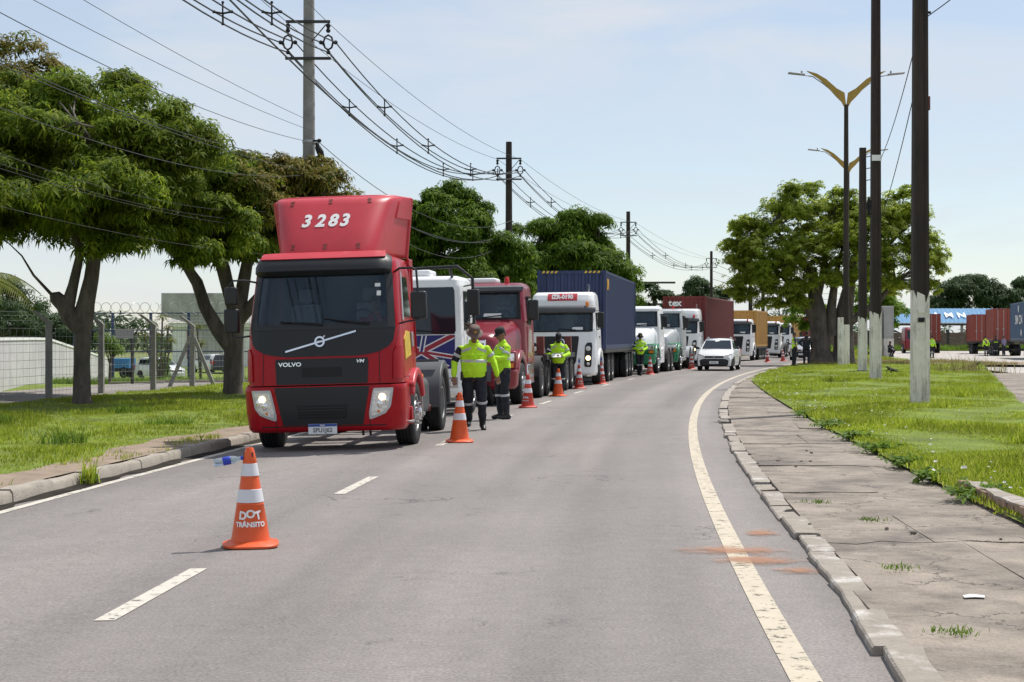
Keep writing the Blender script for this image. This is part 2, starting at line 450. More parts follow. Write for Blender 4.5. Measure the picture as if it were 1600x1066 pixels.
M['wall_old'] = mat('stained_whitewashed_wall', (0.56, 0.545, 0.55), 0.9, var=0.12, scale=1.5, bump=0.2, dirt=((0.20, 0.19, 0.185), 0.46, 1.8, (1.6,1.6,0.25)))
M['render_white'] = mat('white_render', (0.86, 0.86, 0.84), 0.9, var=0.06, dirt=((0.36, 0.35, 0.33), 0.25, 0.8, (1,1,0.4)))
M['tank_concrete'] = mat('weathered_tank_concrete', (0.42, 0.41, 0.395), 0.9, var=0.2, scale=1.2, dirt=((0.09, 0.088, 0.085), 0.45, 1.0, (1,1,0.35)))
M['terracotta'] = mat('orange_window_panel', (0.42, 0.17, 0.075), 0.8, var=0.12)
M['roof_sheet'] = mat('grey_roof_sheet', (0.33, 0.32, 0.30), 0.8, var=0.2)
M['blue_steel'] = mat('blue_painted_steel', (0.05, 0.22, 0.52), 0.5, var=0.12)
M['navy_steel'] = mat('navy_painted_steel', (0.025, 0.045, 0.12), 0.5)
M['wire'] = mat('galvanised_wire', (0.34, 0.34, 0.34), 0.5, metal=0.5)
M['cable'] = mat('black_cable', (0.022, 0.022, 0.023), 0.6)
M['thin_wire'] = mat('weathered_wire', (0.06, 0.06, 0.062), 0.6)
M['lamp_yellow'] = mat('mustard_lamp_wing', (0.34, 0.215, 0.03), 0.5, var=0.1)
M['lamp_grey'] = mat('lamp_grey_metal', (0.30, 0.30, 0.31), 0.5, metal=0.3)
M['fence_slab'] = mat('brown_concrete_panel', (0.155, 0.115, 0.085), 0.9, var=0.25, scale=2)
M['iguana'] = mat('iguana_skin', (0.055, 0.052, 0.035), 0.8, var=0.4, scale=14)
M['feather'] = mat('black_feathers', (0.012, 0.011, 0.012), 0.7, var=0.4, scale=12)
M['water'] = glass_mat('water_bottle_plastic', (0.55, 0.66, 0.75), 0.08)
_b = M['water'].node_tree.nodes['Principled BSDF']; _b.inputs['Transmission Weight'].default_value = 0.75
M['label_blue'] = mat('bottle_label_blue', (0.02, 0.05, 0.45), 0.4)
M['car_white'] = mat('white_car_paint', (0.78, 0.78, 0.77), 0.25, var=0.03, coat=0.5)
M['car_silver'] = mat('silver_car_paint', (0.48, 0.50, 0.52), 0.3, metal=0.4, var=0.03, coat=0.5)
M['car_dark'] = mat('dark_car_paint', (0.03, 0.03, 0.034), 0.3, var=0.1, coat=0.5)
# ---------------------------------------------------------------- the place: road line, heights
def xc(y):
    """x of the dashed lane line at distance y"""
    if y > 85: return 11.025 + 0.28 * (y - 85)
    t = y - 9.5
    return -2.24 + 0.07 * t + 0.0014 * t * t
def hd(y):
    if y > 85: return 0.28
    return 0.07 + 0.0028 * (y - 9.5)
def gz(u):
    return 0.027 * max(u, -3.40) if u < 0 else 0.0
def P(u, y, z=0.0): return (xc(y) + u, y, z)
KL = -3.34      # left kerb face
def kr(y): return 4.28 - 0.12 * min(2, max(0, (9.5 - y) / 2.5))     # right kerb face

def strip(name, us, ys, zf, m, kind='structure', uv=True):
    vs = np.array([[P(u, y, zf(u, y)) for u in us] for y in ys]).reshape(-1, 3)
    nc = len(us); nr = len(ys)
    i, j = np.meshgrid(np.arange(nr-1), np.arange(nc-1), indexing='ij')
    a = (i*nc + j).ravel()
    fs = np.stack([a, a+1, a+nc+1, a+nc], 1)
    o = np_mesh(name, vs, fs, m, smooth=True)
    if kind: o['kind'] = kind
    me = o.data
    uvl = me.uv_layers.new(name='UVMap')
    uvv = np.array([[u, y] for y in ys for u in us], np.float32)
    li = np.zeros(len(me.loops), np.int32); me.loops.foreach_get('vertex_index', li)
    uvl.data.foreach_set('uv', uvv[li].ravel())
    return o

# asphalt: aggregate, tyre tracks, fine cracks
def asphalt(name, base=(0.240, 0.216, 0.203)):
    m, n, l, b = nt(name)
    tc = n.new('ShaderNodeTexCoord')
    def noise(sc, det=4, rough=0.6, src='Object', stretch=None):
        t = n.new('ShaderNodeTexNoise'); t.inputs['Scale'].default_value = sc; t.inputs['Detail'].default_value = det; t.inputs['Roughness'].default_value = rough
        if stretch:
            mp = n.new('ShaderNodeMapping'); mp.inputs['Scale'].default_value = stretch
            l.new(tc.outputs[src], mp.inputs['Vector']); l.new(mp.outputs['Vector'], t.inputs['Vector'])
        else: l.new(tc.outputs[src], t.inputs['Vector'])
        return t
    def ramp(src, p0, p1, c0, c1):
        r = n.new('ShaderNodeValToRGB'); e = r.color_ramp.elements
        e[0].position = p0; e[1].position = p1; e[0].color = c0 + (1,); e[1].color = c1 + (1,)
        l.new(src, r.inputs['Fac']); return r.outputs['Color']
    def mixc(kind, a, c, fac=1.0):
        x = n.new('ShaderNodeMixRGB'); x.blend_type = kind; x.inputs['Fac'].default_value = fac
        l.new(a, x.inputs['Color1']); l.new(c, x.inputs['Color2']); return x.outputs['Color']
    big = ramp(noise(0.35, 5).outputs['Fac'], 0.3, 0.7, tuple(c*0.90 for c in base), tuple(c*1.08 for c in base))
    agg = ramp(noise(48, 3, 0.8).outputs['Fac'], 0.30, 0.72, (0.62,)*3, (1.36,)*3)
    col = mixc('MULTIPLY', big, agg)
    med = ramp(noise(7, 5, 0.7).outputs['Fac'], 0.3, 0.7, (0.90,)*3, (1.09,)*3)
    col = mixc('MULTIPLY', col, med)
    # tyre polish and old seams run along the road (UV: x across, y along)
    trk = ramp(noise(1.0, 3, 0.5, 'UV', (0.9, 0.035, 1)).outputs['Fac'], 0.38, 0.62, (0.88,)*3, (1.09,)*3)
    col = mixc('MULTIPLY', col, trk)
    sp = n.new('ShaderNodeSeparateXYZ'); l.new(tc.outputs['UV'], sp.inputs['Vector'])
    wv = n.new('ShaderNodeMath'); wv.operation = 'SINE'; wm = n.new('ShaderNodeMath'); wm.operation = 'MULTIPLY_ADD'; wm.inputs[1].default_value = 3.5; wm.inputs[2].default_value = 0.6
    l.new(sp.outputs['X'], wm.inputs[0]); l.new(wm.outputs['Value'], wv.inputs[0])
    col = mixc('MULTIPLY', col, ramp(wv.outputs['Value'], 0.0, 1.0, (0.94,)*3, (1.04,)*3))
    blot = ramp(noise(0.9, 6, 0.7, 'UV', (1.0, 0.22, 1)).outputs['Fac'], 0.56, 0.70, (1.0,)*3, (0.89, 0.89, 0.89))
    col = mixc('MULTIPLY', col, blot)
    spot = ramp(noise(2.2, 3, 0.5).outputs['Fac'], 0.68, 0.76, (1.0,)*3, (0.86, 0.85, 0.85))
    col = mixc('MULTIPLY', col, spot)
    pale = ramp(noise(0.6, 5, 0.6, 'UV', (1.6, 0.12, 1)).outputs['Fac'], 0.55, 0.75, (1.0,)*3, (1.14, 1.12, 1.09))
    col = mixc('MULTIPLY', col, pale)
    grit = ramp(noise(170, 2, 0.9).outputs['Fac'], 0.64, 0.74, (1.0,)*3, (1.75, 1.72, 1.68))
    col = mixc('MULTIPLY', col, grit)
    vo = n.new('ShaderNodeTexVoronoi'); vo.feature = 'DISTANCE_TO_EDGE'; vo.inputs['Scale'].default_value = 1.1
    wp = n.new('ShaderNodeVectorMath'); wp.operation = 'ADD'
    wn_ = noise(3.0, 4, 0.7); sc = n.new('ShaderNodeVectorMath'); sc.operation = 'SCALE'; sc.inputs['Scale'].default_value = 0.55
    l.new(wn_.outputs['Color'], sc.inputs[0]); l.new(tc.outputs['Object'], wp.inputs[0]); l.new(sc.outputs['Vector'], wp.inputs[1])
    l.new(wp.outputs['Vector'], vo.inputs['Vector'])
    crack = ramp(vo.outputs['Distance'], 0.004, 0.016, (1,)*3, (0,)*3)
    msk = ramp(noise(0.45, 4, 0.65).outputs['Fac'], 0.55, 0.66, (0,)*3, (0.8,)*3)
    ck = n.new('ShaderNodeMixRGB'); ck.blend_type = 'MULTIPLY'; ck.inputs['Fac'].default_value = 1
    l.new(crack, ck.inputs['Color1']); l.new(msk, ck.inputs['Color2'])
    fin = n.new('ShaderNodeMixRGB'); fin.inputs['Color2'].default_value = (0.035, 0.031, 0.030, 1)
    l.new(ck.outputs['Color'], fin.inputs['Fac']); l.new(col, fin.inputs['Color1'])
    l.new(fin.outputs['Color'], b.inputs['Base Color'])
    b.inputs['Roughness'].default_value = 0.82
    b.inputs['Specular IOR Level'].default_value = 0.35
    bp = n.new('ShaderNodeBump'); bp.inputs['Strength'].default_value = 0.55; bp.inputs['Distance'].default_value = 0.006
    l.new(noise(55, 3, 0.7).outputs['Fac'], bp.inputs['Height']); l.new(bp.outputs['Normal'], b.inputs['Normal'])
    return m
M['asphalt'] = asphalt('asphalt')
def cracked(m, sc=1.6, lo=0.52, depth=(0.06, 0.05, 0.042)):
    n, l = m.node_tree.nodes, m.node_tree.links; b = n['Principled BSDF']
    old = b.inputs['Base Color'].links[0].from_socket
    tc = n.new('ShaderNodeTexCoord'); no = n.new('ShaderNodeTexNoise'); no.inputs['Scale'].default_value = 2.6; no.inputs['Detail'].default_value = 6; no.inputs['Roughness'].default_value = 0.7
    l.new(tc.outputs['Object'], no.inputs['Vector'])
    s1 = n.new('ShaderNodeVectorMath'); s1.operation = 'SCALE'; s1.inputs['Scale'].default_value = 0.7; l.new(no.outputs['Color'], s1.inputs[0])
    s2 = n.new('ShaderNodeVectorMath'); s2.operation = 'ADD'; l.new(s1.outputs['Vector'], s2.inputs[0]); l.new(tc.outputs['Object'], s2.inputs[1])
    vo = n.new('ShaderNodeTexVoronoi'); vo.feature = 'DISTANCE_TO_EDGE'; vo.inputs['Scale'].default_value = sc; l.new(s2.outputs['Vector'], vo.inputs['Vector'])
    r1 = n.new('ShaderNodeMapRange'); r1.inputs['From Min'].default_value = 0.004; r1.inputs['From Max'].default_value = 0.014; r1.inputs['To Min'].default_value = 1; r1.inputs['To Max'].default_value = 0
    l.new(vo.outputs['Distance'], r1.inputs['Value'])
    n2 = n.new('ShaderNodeTexNoise'); n2.inputs['Scale'].default_value = 0.8; n2.inputs['Detail'].default_value = 4; l.new(tc.outputs['Object'], n2.inputs['Vector'])
    r2 = n.new('ShaderNodeMapRange'); r2.inputs['From Min'].default_value = lo; r2.inputs['From Max'].default_value = lo + 0.08; l.new(n2.outputs['Fac'], r2.inputs['Value'])
    mu = n.new('ShaderNodeMath'); mu.operation = 'MULTIPLY'; l.new(r1.outputs['Result'], mu.inputs[0]); l.new(r2.outputs['Result'], mu.inputs[1])
    mx = n.new('ShaderNodeMixRGB'); mx.inputs['Color2'].default_value = depth + (1,); l.new(mu.outputs['Value'], mx.inputs['Fac'])
    def blot(src, sc_, a_, b_, c0, c1, det=7):
        q = n.new('ShaderNodeTexNoise'); q.inputs['Scale'].default_value = sc_; q.inputs['Detail'].default_value = det; q.inputs['Roughness'].default_value = 0.68; l.new(tc.outputs['Object'], q.inputs['Vector'])
        r = n.new('ShaderNodeValToRGB'); e = r.color_ramp.elements; e[0].position = a_; e[1].position = b_; e[0].color = c0 + (1,); e[1].color = c1 + (1,); l.new(q.outputs['Fac'], r.inputs['Fac'])
        x = n.new('ShaderNodeMixRGB'); x.blend_type = 'MULTIPLY'; x.inputs['Fac'].default_value = 1; l.new(src, x.inputs['Color1']); l.new(r.outputs['Color'], x.inputs['Color2']); return x.outputs['Color']
    old = blot(old, 0.75, 0.46, 0.62, (1.06,)*3, (0.62, 0.62, 0.63)); old = blot(old, 3.5, 0.52, 0.70, (1.0,)*3, (0.72, 0.71, 0.70)); old = blot(old, 60, 0.3, 0.7, (0.8,)*3, (1.2,)*3, 3)
    l.new(old, mx.inputs['Color1']); l.new(mx.outputs['Color'], b.inputs['Base Color'])
cracked(M['slab'], 1.0, 0.42)
M['pale_road'] = mat('pale_concrete_road', (0.42, 0.385, 0.35), 0.9, var=0.10, scale=0.6, bump=0.2, dirt=((0.24, 0.21, 0.19), 0.3, 0.4))
M['lane_road'] = mat('service_lane_concrete', (0.25, 0.225, 0.205), 0.9, var=0.15, scale=0.6)

def worn(name, col, thr, sc=9.0, soft=0.10, stretch=(1,1,1)):
    """paint with holes worn through it"""
    m = mat(name, col, 0.75, var=0.08, scale=4, dirt=((0.42, 0.36, 0.29), 0.25, 3))
    n, l = m.node_tree.nodes, m.node_tree.links
    tc = n.new('ShaderNodeTexCoord'); mp = n.new('ShaderNodeMapping'); mp.inputs['Scale'].default_value = stretch
    no = n.new('ShaderNodeTexNoise'); no.inputs['Scale'].default_value = sc; no.inputs['Detail'].default_value = 8; no.inputs['Roughness'].default_value = 0.75
    l.new(tc.outputs['Object'], mp.inputs['Vector']); l.new(mp.outputs['Vector'], no.inputs['Vector'])
    rp = n.new('ShaderNodeValToRGB'); rp.color_ramp.elements[0].position = thr; rp.color_ramp.elements[1].position = thr + soft
    l.new(no.outputs['Fac'], rp.inputs['Fac'])
    l.new(rp.outputs['Color'], n['Principled BSDF'].inputs['Alpha'])
    return m
M['paint_cream'] = worn('worn_cream_road_paint', (0.52, 0.455, 0.35), 0.36)
M['paint_white'] = worn('worn_white_road_paint', (0.56, 0.52, 0.45), 0.36)
def clay_mat():
    m, n, l, b = nt('orange_clay_dust')
    tc = n.new('ShaderNodeTexCoord')
    ln = n.new('ShaderNodeVectorMath'); ln.operation = 'LENGTH'; l.new(tc.outputs['UV'], ln.inputs[0])
    no = n.new('ShaderNodeTexNoise'); no.inputs['Scale'].default_value = 6; no.inputs['Detail'].default_value = 9; no.inputs['Roughness'].default_value = 0.72; l.new(tc.outputs['Object'], no.inputs['Vector'])
    a = n.new('ShaderNodeMath'); a.operation = 'MULTIPLY_ADD'; a.inputs[1].default_value = -0.62; l.new(ln.outputs['Value'], a.inputs[0]); l.new(no.outputs['Fac'], a.inputs[2])
    r = n.new('ShaderNodeMapRange'); r.inputs['From Min'].default_value = 0.02; r.inputs['From Max'].default_value = 0.34; r.inputs['To Max'].default_value = 0.62; l.new(a.outputs['Value'], r.inputs['Value'])
    l.new(r.outputs['Result'], b.inputs['Alpha'])
    cr = n.new('ShaderNodeValToRGB'); cr.color_ramp.elements[0].color = (0.40, 0.19, 0.11, 1); cr.color_ramp.elements[1].color = (0.46, 0.235, 0.135, 1); l.new(no.outputs['Fac'], cr.inputs['Fac']); l.new(cr.outputs['Color'], b.inputs['Base Color'])
    b.inputs['Roughness'].default_value = 0.95; return m
M['clay'] = clay_mat()
M['grass_soil'] = mat('grassy_soil', (0.135, 0.185, 0.015), 0.95, var=0.4, scale=1.1, bump=0.8, bscale=20, dirt=((0.17, 0.15, 0.06), 0.2, 0.7))
M['far_ground'] = mat('far_ground', (0.15, 0.17, 0.05), 0.95, var=0.25, scale=0.1)

ys = list(np.concatenate([np.arange(-6, 30, 1.0), np.arange(30, 100, 2.5), np.arange(100, 421, 20)]))
# far ground, one sheet to the horizon; it dips gently behind the left fence
def hfar(u, y):
    z = -0.30
    if u < -16: z = -0.30 - 1.25 * min(1, max(0, (y - 55) / 45)) * min(1, (-16 - u) / 3)
    return z
strip('ground', [-1500, -700, -300, -120, -60, -40, -30, -24, -21, -19, -17.5, -16, -14, 0, 12, 40, 120, 400, 1500],
      list(np.concatenate([np.arange(-30, 60, 10), np.arange(60, 140, 8), np.array([140, 180, 260, 400, 700, 1400, 3500])])), hfar, M['far_ground'])
strip('road', [KL - 0.05, -2.8, -1.8, -0.9, 0, 1.1, 2.2, 3.3, 4.4], ys, lambda u, y: gz(u), M['asphalt'])
# painted lines
yl = list(np.arange(4.0, 60, 0.8)) + list(np.arange(60, 160, 3.0))
strip('edge_line', [3.69, 3.84], yl, lambda u, y: 0.005, M['paint_cream'])
strip('edge_line', [-3.12, -3.00], yl, lambda u, y: gz(u) + 0.005, M['paint_white'])
for k in range(16):
    y0 = 8.65 + 6.98 * k
    strip('lane_dash', [-0.06, 0.06], list(np.linspace(y0, y0 + 1.95, 5)), lambda u, y: 0.005 + gz(u), M['paint_white'])
# gutter dirt along the left kerb
def gut(u, y): return gz(u) + (0.006 if u > -3.3 else 0.016 + 0.012 * math.sin(y * 3.1) * math.sin(y * 1.3))
def ragged(y): return -3.13 + 0.07 * math.sin(y * 2.3) + 0.05 * math.sin(y * 5.9 + 1)
yg = list(np.arange(9, 34, 0.25))
vs = np.array([[P(KL, y, gut(KL, y)), P(-3.25, y, gut(-3.31, y)), P(ragged(y), y, gz(-3.2) + 0.004)] for y in yg]).reshape(-1, 3)
a = np.array([i*3 + j for i in range(len(yg)-1) for j in range(2)])
tag(np_mesh('gutter_dirt', vs, np.stack([a, a+1, a+4, a+3], 1), M['mud'], smooth=True), kind='structure')
# orange clay spilled across the right edge line
cv = []; cf = []; cu = []
for (u0, u1_, y0, y1) in ((3.2, 4.30, 11.15, 11.8), (3.45, 4.30, 10.65, 11.3), (3.9, 4.32, 10.25, 10.7), (3.85, 4.25, 12.2, 12.8)):
    o = len(cv); cv.append(P((u0+u1_)/2, (y0+y1)/2, 0.0095)); cu.append((0, 0))
    for k in range(24):
        t = 2*PI*k/24; cv.append(P((u0+u1_)/2 + (u1_-u0)/2*math.cos(t), (y0+y1)/2 + (y1-y0)/2*math.sin(t), 0.0095)); cu.append((math.cos(t), math.sin(t)))
    cf += [(o, o+1+k, o+1+(k+1) % 24) for k in range(24)]
cl = np_mesh('clay_stain', np.array(cv), np.array(cf), M['clay']); tag(cl, kind='structure')
_uv = cl.data.uv_layers.new(name='UVMap'); _li = np.zeros(len(cl.data.loops), np.int32); cl.data.loops.foreach_get('vertex_index', _li); _uv.data.foreach_set('uv', np.array(cu, np.float32)[_li].ravel())

# ---- left verge
def bump(u, y, a=0.03): return a * (math.sin(u*1.7 + y*0.6) + math.sin(y*1.1 - u*0.9)) * 0.5
ZK = 0.038
def zverge(u, y):
    t = min(1, max(0, (-3.8 - u) / 1.0)); s = min(1, max(0, (u + 12.6) / 1.2))
    return ZK + (0.04 + bump(u, y)) * t * s
strip('grass_verge', [-12.6, -11.8, -11, -10, -9, -8, -7, -6, -5.2, -4.6, -4.2, -3.80, -3.50], list(np.arange(6, 75, 0.8)) + list(np.arange(75, 140, 6)), zverge, M['grass_soil'])
def dirt_edge(y): return -4.20 - 0.14 * math.sin(y * 0.9) - 0.08 * math.sin(y * 2.7 + 1)
yd = list(np.arange(8, 44, 0.3))
vs = np.array([[P(dirt_edge(y), y, zverge(dirt_edge(y), y) + 0.006), P(-3.7, y, ZK + 0.014), P(-3.495, y, ZK + 0.006)] for y in yd]).reshape(-1, 3)
a = np.array([i*3 + j for i in range(len(yd)-1) for j in range(2)])
tag(np_mesh('dirt_path', vs, np.stack([a, a+1, a+4, a+3], 1), M['dirt'], smooth=True), kind='structure')
def zlane(u, y):
    return 0.0 - 1.3 * min(1, max(0, (y - 52) / 45))
strip('service_lane', [-16.6, -12.6], list(np.arange(20, 130, 3)), lambda u, y: 0.03 + zlane(u, y) * (1 if u < -14 else 0.4), M['lane_road'])
strip('back_yard', [-75, -60, -40, -30, -24, -20, -16.6], list(np.arange(20, 182, 4)), lambda u, y: 0.0 + zlane(u, y), M['grass_soil'])

# ---- left kerb, stone by stone
kerb_left = bpy.data.objects.new('kerb', None); COL.objects.link(kerb_left); kerb_left['kind'] = 'structure'
y = 9.0
while y < 128:
    L = rnd.uniform(0.85, 1.1) if y < 40 else 2.2 if y < 64 else 6.0
    y1 = y + L - 0.012
    b = MB()
    ins = rnd.uniform(-0.012, 0.012); top = ZK + rnd.uniform(-0.012, 0.018)
    rings = []
    nn = 5
    for k in range(nn):
        yy = y + (y1 - y) * k / (nn - 1)
        j1, j2 = rnd.uniform(-0.008, 0.008), rnd.uniform(-0.010, 0.008)
        a0 = gz(KL) - 0.05
        rings.append([P(KL + ins, yy, a0), P(KL - 0.15, yy, a0), P(KL - 0.15, yy, top + j2), P(KL - 0.035 + ins, yy, top + j1), P(KL + ins + j1 * 0.7 - 0.008, yy, top - 0.035 + j2)])
    b.loft(rings)
    b.build('kerb_stone', M['kerb'], kerb_left, smooth=50, fix=True)
    y += L
# ---- right kerb, stones loose and tilted
kerb_right = bpy.data.objects.new('kerb', None); COL.objects.link(kerb_right); kerb_right['kind'] = 'structure'
y = 4.6; SWZ = 0.048; k = 0
while y < 126:
    L = rnd.uniform(0.9, 1.25) if y < 40 else 2.2 if y < 62 else 6.0
    y1 = y + L - rnd.uniform(0.012, 0.03)
    b = MB(); lift0 = rnd.uniform(-0.022, 0.008); lift1 = lift0 + rnd.uniform(-0.01, 0.028) - (0.02 if k % 4 == 2 else 0)
    ins0 = rnd.uniform(-0.025, 0.025); ins1 = ins0 + rnd.uniform(-0.02, 0.02)
    rings = []
    nn = 6
    for q in range(nn):
        t = q / (nn - 1); yy = y + (y1 - y) * t
        li = lift0 + (lift1 - lift0) * t; i_ = ins0 + (ins1 - ins0) * t; j1 = rnd.uniform(-0.006, 0.005)
        u0 = kr(yy) + i_
        rings.append([P(u0 + j1, yy, -0.06), P(u0 + j1, yy, SWZ + li - 0.012), P(u0 + 0.012 + j1, yy, SWZ + li), P(u0 + 0.185 + rnd.uniform(-0.012, 0.012), yy, SWZ + li + rnd.uniform(-0.004, 0.004)), P(u0 + 0.19, yy, -0.06)])
    b.loft(rings)
    b.build('kerb_stone', M['kerb_white'] if y < 34 else M['kerb'], kerb_right, smooth=40, fix=True)
    y += L; k += 1
# ---- right sidewalk: broken concrete slabs over dirt
U0, = (4.468,)
def u1(y): return max(4.75, 6.2 - 0.0008 * max(0, y - 12) ** 2)     # grass edge
strip('sidewalk', [4.30, 4.5, 5.2, 6.0, 6.5], list(np.arange(2, 66, 0.8)), lambda u, y: 0.025 + 0.006*math.sin(9*u + 4*y), M['mud'])
sidewalk = [o for o in COL.objects if o.name.startswith('sidewalk')][0]
def poly_line(yb, amp, nseg=9):
    return [(t / nseg, yb + (amp * rnd.uniform(-1, 1) if 0 < t < nseg else 0) + 0.05*math.sin(4*t)) for t in range(nseg + 1)]
y = 3.0; low = poly_line(y, 0.05); hi_prev = 0
while y < 60:
    L = rnd.uniform(1.5, 2.9) if y < 34 else 3.6
    high = poly_line(y + L, 0.06)
    split = rnd.random() < 0.3 and y < 36
    cuts = [0.0, 1.0]; skew = rnd.uniform(-0.08, 0.08)
    if split: cuts = [0.0, rnd.uniform(0.35, 0.7), 1.0]
    for ci in range(len(cuts) - 1):
        a, c = cuts[ci], cuts[ci+1]
        g = rnd.uniform(0.0, 0.004); dz = rnd.uniform(-0.006, 0.006); tx, ty = rnd.uniform(-0.006, 0.006), rnd.uniform(-0.005, 0.005)
        def lerp(line, t):
            for i in range(len(line)-1):
                if line[i][0] <= t <= line[i+1][0] + 1e-9:
                    q = (t - line[i][0]) / (line[i+1][0] - line[i][0]); return line[i][1] + q*(line[i+1][1] - line[i][1])
        ts = sorted(set([a, c] + [p[0] for p in low if a < p[0] < c]))
        def uu(t, yy): return kr(yy) + 0.190 + t * (u1(yy) + 0.06 - kr(yy))
        bot = []; topl = []
        for t in ts:
            yb, yt = lerp(low, t) + g, lerp(high, t) - g
            ub = uu(t, yb) + (g if t == a and a > 0 else 0) - (g if t == c and c < 1 else 0)
            bot.append((ub, yb)); topl.append((ub + (skew if 0 < t < 1 and t in (a, c) else 0), yt))
        P0 = []; N0 = []
        nn = 4
        for r_ in range(nn + 1):
            row = []; rown = []
            for (ub, yb), (ut, yt) in zip(bot, topl):
                q = r_ / nn; u_ = ub + (ut - ub)*q; y_ = yb + (yt - yb)*q
                z_ = SWZ - 0.006 + dz + tx*(u_ - 5.3) + ty*(y_ - y - L/2) + rnd.uniform(-0.002, 0.002)
                row.append(P(u_, y_, z_)); rown.append(P(u_, y_, -0.04))
            P0.append(row); N0.append(rown)
        b = MB(); b.slab(P0, N0)
        b.build('paving_slab', M['slab'], sidewalk, smooth=30, fix=True)
    y += L; low = high

# ---- grass island on the right
def island_r(y):       # x of the right edge of the island
    return 11.3 + 0.289 * (y - 34)
ys_i = list(np.arange(6, 88.1, 0.8))
rows = []
for y in ys_i:
    xa = xc(y) + u1(y); xb = max(island_r(y), xa + 2.0)
    taper = 1.0
    row = []
    for k in range(9):
        t = k / 8; x = xa + (xb - xa) * t
        row.append((x, y, 0.075 + (0.05 + bump(x, y, 0.035)) * math.sin(PI * min(1, t*4) / 2 if t < .25 else PI/2)))
    rows.append(row)
vs = np.array(rows).reshape(-1, 3); nc = 9
a = np.array([i*nc + j for i in range(len(rows)-1) for j in range(nc-1)])
tag(np_mesh('grass_island', vs, np.stack([a, a+1, a+nc+1, a+nc], 1), M['grass_soil'], smooth=True), kind='structure')
# walkway along the island's right side, dirt apron at its end, pale side road
def quad_sheet(name, pts, m, z):
    return tag(np_mesh(name, np.array([(x, y, z) for x, y in pts]), np.array([range(len(pts))]), m), kind='structure')
yw = list(np.arange(10, 68, 2.0))
vs = np.array([[(island_r(y) + 0.02, y, 0.06), (island_r(y) + 1.9, y, 0.06)] for y in yw]).reshape(-1, 3)
a = np.arange(0, 2*len(yw)-2, 2)
tag(np_mesh('walkway', vs, np.stack([a, a+1, a+3, a+2], 1), M['slab']), kind='structure')
quad_sheet('dirt_apron', [(xc(86.5)+4.4, 86.2), (28, 82.5), (31, 93), (xc(101)+4.4, 101)], M['dirt'], 0.11)
quad_sheet('side_road', [(13.5, 10), (120, 10), (150, 190), (34.2, 190), (32.5, 150), (27.9, 106), (25.2, 89), (22.5, 68.5)], M['pale_road'], -0.02)
quad_sheet('far_verge', [(xc(101)+4.6, 101), (24.6, 98), (27.6, 106), (32.2, 150), (32.4, 175), (xc(175)+4.6, 175)], M['grass_soil'], 0.09)

# ---- grass blades
def tufts(name, pts, hs, width, nb, m, spread=0.05, lean=0.5):
    """pts (n,3) tuft feet; one object of many blades; each blade a bent quad strip"""
    n = len(pts)
    ang = npr.uniform(0, 2*PI, (n, nb)); ln = npr.uniform(0.1, lean, (n, nb)); h = hs[:, None] * npr.uniform(0.55, 1.15, (n, nb))
    ox = npr.normal(0, spread, (n, nb)); oy = npr.normal(0, spread, (n, nb))
    bx = pts[:, 0, None] + ox; by = pts[:, 1, None] + oy; bz = np.repeat(pts[:, 2, None], nb, 1) - 0.01
    dx, dy = np.cos(ang), np.sin(ang)
    wa = npr.uniform(0, 2*PI, (n, nb)); wx, wy = np.cos(wa)*width, np.sin(wa)*width
    def pt(t, s):
        k = ln * h * t * t * 1.3
        return np.stack([bx + dx*k + wx*s*(1 - 0.5*t), by + dy*k + wy*s*(1 - 0.5*t), bz + h*t*(1 - 0.25*ln*t)], -1)
    v = np.stack([pt(0, -1), pt(0, 1), pt(0.55, -1), pt(0.55, 1), pt(1, 0)], 2).reshape(-1, 3)
    base = np.arange(n*nb)[:, None] * 5
    f = np.concatenate([base + np.array([[0, 1, 3]]), base + np.array([[0, 3, 2]]), base + np.array([[2, 3, 4]])], 0)
    return np_mesh(name, v, f, m)
def scatter(n, ya, yb, ua, ub, zf, power=1.0):
    t = npr.uniform(0, 1, n) ** power
    y = ya + (yb - ya) * t
    q = npr.uniform(0, 1, n)
    p = np.empty((n, 3))
    for i in range(n):
        a_, b_ = ua(y[i]), ub(y[i])
        x = a_ + (b_ - a_) * q[i]
        p[i] = (x, y[i], zf(x, y[i]))
    return p
pl = scatter(30000, 13, 60, lambda y: xc(y) - 12.6, lambda y: xc(y) + dirt_edge(y) + npr.normal(0, 0.1), lambda x, y: zverge(x - xc(y), y), 1.5)
dens = 0.5 + 0.5*np.sin(pl[:, 0]*1.3 + np.sin(pl[:, 1]*0.7)*2)
kp = npr.uniform(0, 1, len(pl)) < 0.35 + 0.65*(np.sin(pl[:, 0]*0.9 + 2*np.sin(pl[:, 1]*0.4)) + np.sin(pl[:, 1]*0.8 + pl[:, 0]*2.1) > -0.9)
pl = pl[kp]; dens = dens[kp]
g = tufts('grass', pl, 0.035 + 0.085*dens*npr.uniform(0.3, 1.4, len(pl)), 0.0065, 6, M['grass'], 0.06); tag(g, 'short bright green grass covering the left verge under the mango trees', 'grass', kind='stuff')
def zis(x, y): return 0.115 + bump(x, y, 0.035)
pr = scatter(42000, 8, 84, lambda y: xc(y) + u1(y) - 0.05 + abs(npr.normal(0, 0.12)), lambda y: max(island_r(y), xc(y) + u1(y) + 2) - 0.1, zis, 1.35)
dens = 0.5 + 0.5*np.sin(pr[:, 0]*1.1 + np.sin(pr[:, 1]*0.5)*2.2)
kp = npr.uniform(0, 1, len(pr)) < 0.35 + 0.65*(np.sin(pr[:, 0]*1.1 + 2*np.sin(pr[:, 1]*0.5)) + np.sin(pr[:, 1]*0.9 + pr[:, 0]*1.7) > -1.0)
pr = pr[kp]; dens = dens[kp]
